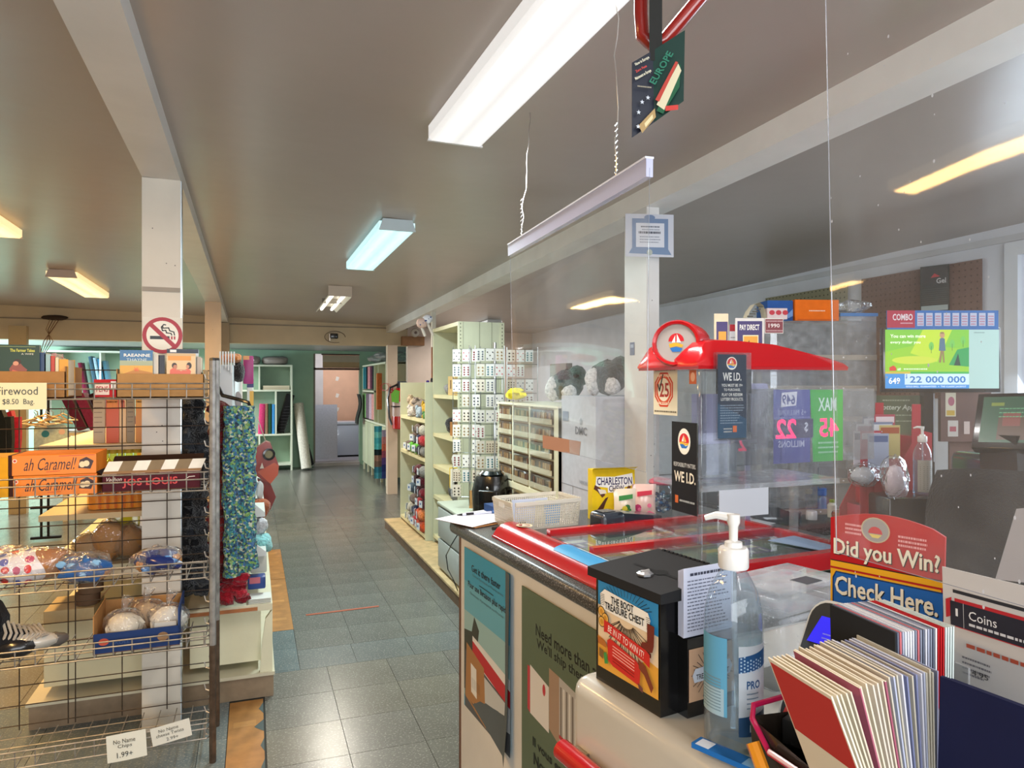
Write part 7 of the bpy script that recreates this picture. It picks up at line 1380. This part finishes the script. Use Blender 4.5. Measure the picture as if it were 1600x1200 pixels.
t=thing('hanging_bag','rust red hanging bag with a black round window on the aisle side','bag',(PB(402,762,4.2).x-.03,4.2,PB(410,762,4.2).z)); 
m=MB('gloss'); W_=.14; H_=.26; m.plate([(0,.09),(.06,.04),(.10,.02),(.14,.07),(.145,.12),(.10,.25),(.075,.26),(.02,.22),(.0,.16)],0,.09,'#8f2a20'); m.plate([(.03,.09),(.10,.02),(.14,.07),(.145,.12),(.12,.14)],-.006,0,'#b84a2c'); m.plate([(.05,-.09),(.10,-.13),(.13,-.06),(.10,.02),(.03,.05)],.02,.07,'#7a2420'); m.tube([(.075,.02,.26),(.05,.02,.33),(.03,.02,.40)],.003,'#8a7a5a',n=5); m.build('bag',t,smooth=False); lantern(t,.145,.26)
pack('glass jar with dark print standing on the aisle side shelf','jar','jar',406,753,782,3.95,11,.05,'#b9b9b9','gloss','blob')
pack('orange leaf patterned cloth on the aisle side shelf','cloth','cloth',404,782,812,3.9,34,.12,'#a8562a','fluff','blob',seed=6)
pack('purple and black cloth below the orange leaf cloth','cloth','cloth',398,790,812,3.84,26,.05,'#2c1f3c','fluff','blob',seed=7)
pack('white sparkling yarn pack on the aisle side','yarn_pack','yarn',404,812,838,3.80,30,.12,'#cfccd0','fluff','blob',seed=8)
pack('turquoise sparkling yarn pack below the white one','yarn_pack','yarn',407,839,868,3.74,38,.14,'#8fcfd0','fluff','blob',seed=9)
pack('white rounded box under the turquoise pack','box','box',404,868,896,3.66,26,.12,'#c9c9bc','paint')
pack('blue and red packet lying on the gondola deck shelf','packet','packet',401,902,921,3.56,28,.08,'#27407e','print',extra=lambda t,w,h:MB('print').box(w*.1,w*.7,-.002,0,h*.5,h,'#b9646e').build('label',t,smooth=False))
m=MB('paper'); 
for k in range(4): m.box(-.02,.08,3.50,3.60,.431+.006*k,.434+.006*k,'#d9d9d0')
one(m,'paper_stack','stack of white paper sheets on the gondola deck shelf under the blue packet','paper',(.0,-.025,0),smooth=False)
# goods on the left side shelves of the gondola, seen through the rack
def gpx(px,b): return PB(px,600,b).x
rn=random.Random(4)
for k in range(6):
    x=gpx(152+12.5*k,3.62); t=thing('oil_bottle','amber oil bottle, '+['first from the left','second from the left','third from the left','third from the right','second from the right','first from the right'][k]+' on the gondola shelf','bottle',(x,3.62,.886),0,'amber oil bottles'); m=MB('amber'); m.lathe([(.036,0),(.04,.01),(.04,.15),(.036,.20),(.016,.23),(.014,.25)],'#ffffff',n=14,cap=False); m.build('bottle',t); m=MB('gloss'); m.lathe([(0,.004),(.035,.004),(.035,.19),(0,.20)],'#e3a820',n=12); m.build('oil',t); MB('gloss').lathe([(.018,.25),(.018,.272),(0,.273)],'#d9c94a',n=10).build('cap',t)
for i,(px,w_,c,lb) in enumerate(((147,18,'#b3a48a','grey lined workbook on the upper gondola shelf'),(167,20,'#c8562a','orange and red picture book on the upper gondola shelf'),(188,10,'#d9b98a','cream picture card on the upper gondola shelf'),(199,12,'#8a7a5a','brown ruled booklet on the upper gondola shelf'),(213,12,'#d08a24','amber yellow booklet at the right of the upper gondola shelf'))):
    x=gpx(px,3.6); x1=gpx(px+w_,3.6); t=thing('booklet',lb,'book',(x,3.58,1.186)); m=MB('print'); m.box(0,x1-x,0,.02,0,.20,c); m.build('cover',t,smooth=False); g=Gfx(1,1); g.lines(.004,x1-x-.004,.18,7 if i in (0,3) else 2,.022,.003 if i in (0,3) else .03,['#6b5f50','#e0913a','#c9512f','#4f4434','#e0b04a'][i],.2,i); g.build(t)
for i,(px,c,r,lb) in enumerate(((140,'#d6b98c',(.06,.07,.06),'cream bread bag at the left of the low gondola shelf'),(172,'#cf9a5a',(.07,.08,.085),'large bag of tan loaves in the middle of the low gondola shelf'),(203,'#b98a52',(.06,.07,.075),'tan loaf bag at the right of the low gondola shelf'))):
    t=thing('loaf_bag',lb,'bread',(gpx(px,3.62),3.62,.656)); m=MB('matte'); m.blob((0,0,r[2]),r,c,seed=i,n=14,m=9,amp=.15); m.build('loaf',t); m=MB('film'); m.blob((0,-.005,r[2]*1.05),(r[0]*1.12,r[1]*1.1,r[2]*1.12),'#fff',n=14,m=9,amp=.2,seed=i+3); m.build('clear_bag',t)
m=MB('gloss'); m.grid(lambda u,v:(.11*(u-.5),.006*math.sin(6*u)+.01*v,.06*v),6,3,'#d9c41e'); m.grid(lambda u,v:(.11*(.5-u),.008+.01*v,.06*v),6,3,'#d9c41e'); one(m,'yellow_packet','crinkled yellow packet on top of the tan loaf bags','packet',(gpx(196,3.64),3.66,.79))
for i,(dz,lb) in enumerate(((0,'lower roll of brown tape on the left deck of the gondola'),(.05,'upper roll of white edged brown tape on the gondola deck'))):
    t=thing('tape_roll',lb,'tape roll',(gpx(134+5*i,3.56),3.60,.475+dz)); MB('card').lathe([(.03,0),(.05,0),(.05,.048),(.03,.048),(.03,0)],'#6b5440',n=20,cap=False).build('tape',t)
m=MB('card'); m.box(-.16,.03,-.07,.16,0,.05,'#c9b48a'); m.add([(.03,-.07,.05),(.10,-.05,.14),(.10,.10,.14),(.03,.12,.05)],[(0,1,2,3),(3,2,1,0)],'#c98f22'); one(m,'carton','cream carton with yellow inner flap on the gondola deck','carton',(gpx(140,3.6),3.60,.421),smooth=False)

# ================================================================= LEFT AND BACK OF THE SHOP
def cubby(label,x0,x1,y0,y1,z1,hs,vs_,back='#8fb09a',col='#cdd8c6'):
    t=thing('cubby_shelf',label,'shelving',(x0,y0,0)); W=x1-x0; D_=y1-y0; th=.028
    for x in (0,W-th): MB('paint').box(x,x+th,0,D_,0,z1,col).build('side_panel',t,smooth=False)
    MB('paint').box(th,W-th,D_-.01,D_,.1,z1,back).build('back_panel',t,smooth=False)
    for z in hs+[z1]: MB('paint').box(th,W-th,0,D_-.01,z-th,z,col).build('shelf',t,smooth=False)
    for x,za,zb in vs_: MB('paint').box(x,x+.024,0,D_-.01,za,zb-th,col).build('divider',t,smooth=False)
    return t
BY=12.38
xa,xb=PB(330,600,BY).x,PB(457,600,BY).x; W=xb-xa; X_=lambda px:PB(px,600,BY).x
Zp=lambda px,py,b=BY:PB(px,py,b).z
h1,h2,h3,h4=Zp(430,570),Zp(430,609),Zp(430,678),Zp(430,725)
cubby('pale green cubby shelf against the back wall left of the doorway',xa,xb,BY,BY+.35,h1,[h4,h3,h2],[(X_(404)-xa,h2,h1),(X_(430)-xa,h3,h2),(X_(404)-xa,h4,h3)])
xc,xd=PB(68,600,BY).x,PB(228,600,BY).x; k1,k2=Zp(150,548),Zp(150,672)
cubby('long white cubby shelf on the back wall behind the wire rack',xc,xd,BY,BY+.35,k1,[.15,.75,k2],[(X_(155)-xc,k2,k1),(X_(110)-xc,.15,.75)],col='#d3dccf')
def bolt(lb,px0,px1,py0,py1,b,col,tilt=0,dp=.25,mat='cloth',grp='bolts of fabric',round_=True,zb=None):
    x0,x1=PB(px0,600,b).x,PB(px1,600,b).x; z0=zb if zb is not None else PB(px0,py1,b).z; z1=PB(px0,py0,b).z; m=MB(mat); m.rbox(0,x1-x0,0,dp,0,z1-z0,min((x1-x0)*.35,.03),col,axis=2); return one(m,'fabric_bolt',lb,'fabric',(x0,b,z0),(0,tilt,0),grp)
bolt('pink bolt of fabric in the pale green cubby shelf',403,413,631,0,BY+.03,'#b83a6a',R(3),zb=h3+.001); bolt('brown bolt beside the pink one in the cubby shelf',414.5,419,631,0,BY+.03,'#8a6a55',zb=h3+.001); bolt('dark green bolt in the cubby shelf',419.5,424.5,631,0,BY+.03,'#1f4a35',zb=h3+.001); bolt('sky blue bolt in the cubby shelf',425,429.5,632,0,BY+.03,'#3a86c4',zb=h3+.001)
m=MB('cloth'); m.tube([(0,0,0),(.17,.02,h2-h3-.10)],.07,'#17171a',n=12); 
for k in range(9): m.tube([(-.07+.018*k,-.075,.03+.05*k),(.08+.018*k,-.075,.03+.05*k)],.003,'#3a3a3e',n=4)
one(m,'lace_roll','black netted roll leaning in the right cubby of the pale green shelf','roll',(X_(438),BY+.11,h3+.02))
for i,(dz,c) in enumerate(((0,'#b9b29a'),(.035,'#c9c2aa'))): MB; m=MB('paper'); m.box(0,.42,0,.2,0,.033,c); one(m,'album',['lower cream album lying in the top cubby','upper cream album lying in the top cubby'][i],'album',(X_(411),BY+.02,h2+.001+dz),smooth=False)
for i,(px0,px1,lb) in enumerate(((388,407,'plastic wrapped cushion at the left on top of the cubby shelf'),(409,452,'long plastic wrapped cushion on top of the pale green cubby shelf'))):
    x0,x1=X_(px0),X_(px1); t=thing('wrapped_cushion',lb,'cushion',((x0+x1)/2,BY+.17,h1)); w_=(x1-x0)/2; m=MB('cloth'); m.blob((0,0,.07),(w_*.95,.16,.068),'#a39a94',n=16,m=8,amp=.06,pw=.6,seed=i); m.build('cushion',t); m=MB('film'); m.blob((0,0,.075),(w_,.18,.074),'#fff',n=16,m=8,amp=.1,pw=.6,seed=i+2); m.build('clear_wrap',t)
# leaning rolls
def roll(lb,px0,py0,px1,py1,b0,r,col,mat='cloth'):
    p0=PB(px0,py0,b0+.22); p1=PZ(px1,py1,0); p1.z=.002+r*.3; m=MB(mat); m.tube([p1,p0],r,col,n=14); return one(m,'leaning_roll',lb,'roll',(0,0,0))
roll('white roll leaning on the green wall beside the cubby shelf',466,631,479,735,12.35,.085,'#c9c8bc'); 
m=MB('cloth'); p0=PB(466,655,12.76); p1=PB(486,730,12.66); p1.z=.03; m.tube([p1,p0],.06,'#17191a',n=12); rn=random.Random(3)
for k in range(26): q_=p1.lerp(p0,rn.random()); m.blob((q_.x+rn.uniform(-.06,.06),q_.y-.058,q_.z),(.02,.008,.02),'#7a8078',n=6,m=4)
one(m,'leaning_roll','dark patterned roll leaning behind the white roll','roll')
# freezer
q=PB(510,717,13.6); t=thing('chest_freezer','white chest freezer in the store room seen through the doorway','freezer',(q.x,13.6,.071)); h_=Zp(530,659,13.6)-.071; m=MB('gloss'); m.rbox(0,.75,0,.5,.03,h_-.06,.012,'#c9cede'); m.build('body',t); MB('gloss').rbox(-.004,.754,-.012,.5,h_-.058,h_,.012,'#d3d7e4').build('lid',t); MB('gloss').rbox(.08,.15,-.016,-.012,h_-.045,h_-.02,.002,'#4f8a5a').build('badge',t); MB('matte').box(.02,.73,.02,.48,0,.03,'#222').build('feet',t,smooth=False)
m=MB('card'); m.box(0,.42,0,.03,0,1.0,'#c3c0c9'); one(m,'panel','pale lilac board leaning low at the left inside the doorway','board',(1.05,13.35,.071),(R(-4),0,0),smooth=False)
# cream cabinet right of the doorway, fabrics hanging
KA,KB0,KB1=1.76,9.95,12.2
t=thing('cream_cabinet','cream cabinet with open upper cubes and closed lower doors right of the doorway','cabinet',(KA,KB0,0)); L_=KB1-KB0; c_='#c4c9ab'
m=MB('paint'); m.box(.02,.45,0,L_,.12,.86,c_); m.box(.43,.45,0,L_,.86,1.76,c_); m.box(.0,.45,-.0,.03,.86,1.76,c_); m.box(0,.45,L_-.03,L_,.86,1.72,c_); m.box(0,.45,0,L_,.84,.865,'#d6dac0'); m.box(0,.45,0,L_,1.74,1.765,'#d6dac0'); m.build('carcass',t,smooth=False)
for k in range(4): MB('paint').rbox(.0,.019,.02+k*L_/4,(k+1)*L_/4-.01,.14,.83,.006,'#b9bf9f').build('door',t)
for y in (L_*.28,L_*.45): MB('paint').box(.0,.43,y,y+.025,.865,1.74,c_).build('divider',t,smooth=False)
MB('paint').box(.0,.43,L_*.45,L_-.03,1.32,1.345,'#d6dac0').build('shelf',t,smooth=False); MB('paint').box(.0,.43,.03,L_*.28,1.35,1.37,'#8a8a70').build('shelf',t,smooth=False)
for k in range(6): MB('paint').box(.01,.04,.03+k*(L_-.09)/5,.06+k*(L_-.09)/5,0,.12,'#c9cdb0').build('leg',t,smooth=False)
cols=[('#26302c','dark grey'),('#5a2f44','plum patterned'),('#c4878a','pink printed'),('#1d2226','black'),('#2c6f7c','teal'),('#3f8f98','turquoise')]
for k,(c,n_) in enumerate(cols): m=MB('cloth'); m.grid(lambda u,v:(-.01+.02*math.sin(9*u+k),.17*u,-.36*v),6,6,c); m.box(.01,.3,0,.165,-.36,0,c); one(m,'hanging_fabric',n_+' fabric hanging in the upper cube of the cream cabinet','fabric',(KA+.02,KB0+L_*.47+k*.185,1.73),0,'fabrics in the cream cabinet')
for k,(c,n_) in enumerate([('#c98f8a','salmon'),('#b9a4b0','lilac'),('#6f5f6c','mauve grey'),('#6fa05a','leaf green')]): m=MB('cloth'); m.grid(lambda u,v:(-.012+.02*math.sin(8*u+k),.25*u,-.40*v),6,6,c); m.box(.01,.3,0,.245,-.40,0,c); one(m,'hanging_fabric',n_+' fabric hanging in the lower cube of the cream cabinet','fabric',(KA+.02,KB0+L_*.47+k*.27,1.29),0,'fabrics in the cream cabinet')
m=MB('cloth'); m.grid(lambda u,v:(-.10+.03*math.sin(5*v),.30*u,-.50*v),6,6,'#15201a'); m.grid(lambda u,v:(-.08+.03*math.sin(5*v),.30*(1-u),-.50*v),6,6,'#15201a'); one(m,'hanging_fabric','black green fabric sticking out at the doorway end of the cream cabinet','fabric',(KA,KB1-.32,1.28))
m=MB('film'); m.blob((0,0,.07),(.25,.28,.08),'#fff',n=20,m=10,amp=.4,seed=6); m.blob((-.15,.5,.07),(.12,.4,.07),'#fff',n=14,m=8,amp=.4,seed=7); one(m,'plastic_sheeting','crumpled clear plastic sheeting on top of the cream cabinet','sheeting',(KA+.24,KB0+.7,1.79))
def towel(lb,px0,px1,py0,py1,b,bands,seed):
    x0,x1=PB(px0,600,b).x,PB(px1,600,b).x; z0,z1=PB(px0,py1,b).z,PB(px0,py0,b).z; t=thing('beach_towel',lb,'towel',(x0,b,z0)); W=x1-x0; H=z1-z0; m=MB('cloth'); n_=len(bands)
    for k,c in enumerate(bands):
        m.grid(lambda u,v:(W*u,.012*math.sin(7*u+seed),H*(k+v)/n_),6,3,c); m.grid(lambda u,v:(W*(1-u),.01+.012*math.sin(7*(1-u)+seed),H*(k+v)/n_),6,3,c)
    m.build('towel',t); return t
t=towel('teal and brown striped towel hanging beyond the extinguisher post',585,597,666,748,9.915,['#3f8a9c','#2c6f86','#6d5a4f','#8a6a5c','#15252a','#4fb0b4','#3fa0ac','#6cc0bc','#3c92a4'],1)
towel('pink blue and purple towel beside the teal towel',594,604,672,748,9.93,['#3a4a8a','#2c3a78','#5f4a8a','#a0526a','#d0705a','#c9888a','#a9a4c0'],2)
pack('orange and white bundle of long packets hanging above the towels','packets','packets',593,583,640,9.885,8,.066,'#b96a3a','cloth','box')
# left side: post side stand with towel, hangers, jackets, tables
t=thing('garment_stand','black double pole garment stand behind the wire rack','stand',(PB(70,840,7.6).x,7.6,0)); 
for x in (-.028,.028): MB('matte').tube([(x,0,.02),(x,0,1.52)],.011,'#15151a',n=8).build('pole',t)
for z in (.02,.30,.72): MB('matte').box(-.11,.13,-.02,.02,z,z+.02,'#15151a').build('cross_bar',t,smooth=False)
t=thing('beach_towel','colourful beach towel with teal circles and fruit pattern behind the wire rack','towel',(PB(50,760,7.5).x,7.555,PB(70,762,7.5).z)); W=PB(102,0,7.5).x-PB(50,0,7.5).x; H=PB(70,664,7.5).z-PB(70,762,7.5).z
m=MB('cloth'); m.rbox(0,W,0,.03,0,H,.04,'#b9c4b4',axis=1); m.build('towel',t); g=Gfx(W,H); g.rect(W*.03,H*.12,W*.97,H*.16,'#b02c58'); g.rect(W*.03,H*.16,W*.97,H*.24,'#3f8f96'); g.rect(W*.03,H*.26,W*.97,H*.29,'#8a5a3a'); 
for (x,y,r,c) in ((.22,.62,.10,'#3aa39c'),(.35,.85,.12,'#2f7a80'),(.9,.7,.12,'#3a6f9c'),(.75,.55,.11,'#e07a2a'),(.72,.40,.10,'#c9403a'),(.76,.22,.10,'#8ab82c'),(.85,.88,.10,'#d9b49c'),(.48,.55,.06,'#d98a2a'),(.88,.45,.10,'#2f8a9c'),(.6,.7,.06,'#2c6a3c')): g.disc(W*x,H*y,W*r,W*r,c)
g.build(t)
rn=random.Random(6)
for k in range(8):
    m=MB('gloss'); x=PB(50+6*k,0,7.42).x; m.tube([(-.12,0,0),(0,0,.06),(.12,0,0),(-.12,0,0)],.008,['#c9b08a','#d9c7a4','#b08a5a','#cbb894'][k%4],n=5); m.tube([(0,0,.06),(.01,0,.10),(-.01,0,.12)],.004,'#8a8a8a',n=5); one(m,'hanger',['wooden hanger at the left of the heap','second wooden hanger in the heap','third wooden hanger in the heap','brownish hanger in the middle of the heap','pale hanger right of the heap middle','cream hanger in the right of the heap','tan hanger near the right end of the heap','hanger at the right end of the heap'][k]+' above the beach towel','hanger',(x,7.42+.02*k,PB(70,664,7.42).z+.012*(k%4)),(0,R(rn.uniform(-20,20)),R(rn.uniform(-50,50))),'hangers in a heap')
# jackets at the left edge
for i,(px0,px1,py0,py1,c,lb) in enumerate(((-10,10,640,738,'#14181a','black jacket hanging at the left edge behind the firewood notice'),(9,22,642,728,'#a31c30','red jacket hanging at the left edge beside the black one'))):
    b=7.0+.1*i; x0,x1=PB(px0,0,b).x,PB(px1,0,b).x; z0,z1=PB(px0,py1,b).z,PB(px0,py0,b).z; t=thing('jacket',lb,'jacket',(x0,b,z0)); W=x1-x0; H=z1-z0; m=MB('cloth'); m.plate([(0,0),(W,.03),(W*.95,H*.8),(W*.6,H),(0,H*.97)],0,.10,c); m.build('body',t); MB('cloth').tube([(W*.9,.05,H*.88),(W*1.05,.05,H*.5),(W*1.0,.04,H*.12)],.05,c,n=8,r1=.035).build('sleeve',t)
m=MB('metal'); m.tube([(-3.9,7.08,1.28),(-2.2,7.08,1.28)],.012,'#aaa',n=8); m.tube([(-2.2,7.08,0),(-2.2,7.08,1.28)],.012,'#aaa',n=8); m.tube([(-3.9,7.08,0),(-3.9,7.08,1.28)],.012,'#aaa',n=8); one(m,'clothes_rail','chrome clothes rail at the left edge carrying the jackets','rail')
# slanted fabric bolts behind, table
t=thing('display_table','cream display table with open shelf behind the wire rack','table',(PB(98,0,8.6).x,8.6,0)); W=PB(222,0,8.6).x-PB(98,0,8.6).x; MB('paint').box(0,W,0,.7,.90,.93,'#d9c9a4').build('table_top',t,smooth=False); MB('paint').box(.02,W-.02,.02,.68,.28,.31,'#cfc0a0').build('lower_shelf',t,smooth=False); MB('paint').box(0,W,0,.02,.74,.895,'#b9b09a').build('apron',t,smooth=False)
for x in (0,W-.05):
    for y in (0,.65): MB('paint').box(x,x+.05,y,y+.05,0,.90,'#d9c9a4').build('leg',t,smooth=False)
tx=PB(98,0,8.6).x
for i,(dx,c,tl,lb) in enumerate(((.10,'#5a2038',24,'wine red bolt leaning furthest left on the cream table'),(.22,'#7a2a48',22,'plum bolt second from the left on the cream table'),(.34,'#2a1018',20,'near black bolt on the cream table'),(.47,'#a08a80',18,'beige edged bolt on the cream table'),(.58,'#6a2444',22,'purple bolt leaning rightmost on the cream table'))):
    m=MB('cloth'); m.rbox(-.045,.045,0,.25,0,.42,.02,c,axis=1); one(m,'fabric_bolt',lb,'fabric',(tx+dx+.05,8.75,.955),(0,R(-tl),0),'leaning bolts on the table')
m=MB('paper'); m.box(0,.5,0,.3,0,.04,'#3a4a54'); m.box(-.005,.505,-.005,.305,.04,.046,'#c9d4e0'); one(m,'flat_box','flat grey blue box with white lid on the cream table','box',(tx+.62,8.62,.932),smooth=False)
for i,(px0,px1,c,lb) in enumerate(((129,141,'#8f1c44','magenta book standing under the cream table'),(141,150,'#2f5fa8','blue book standing beside the magenta one'),(108,118,'#3a3a44','dark leaning folder under the cream table'))): x0,x1=PB(px0,0,8.66).x,PB(px1,0,8.66).x; m=MB('print'); m.box(0,x1-x0,0,.2,0,.26,c); one(m,'book',lb,'book',(x0,8.66,.311),(0,R(8 if i==1 else 0),0),'books under the cream table',smooth=False)
for i,(px0,px1,py0,c,lb) in enumerate(((158,164,556,'#3a5a6a','slate spotted bolt in the white cubby shelf'),(165,170,558,'#8fb0c0','pale blue bolt in the white cubby shelf'),(171,176,560,'#2f6f8f','teal blue bolt in the white cubby shelf'),(178,184,563,'#4f7f94','blue grey bolt in the white cubby shelf'),(140,146,566,'#6a1a34','wine bolt left of the divider in the white cubby shelf'))): bolt(lb,px0,px1,py0,0,BY+.03,c,R(-9),zb=k2+.001,grp='bolts in the white cubby shelf')
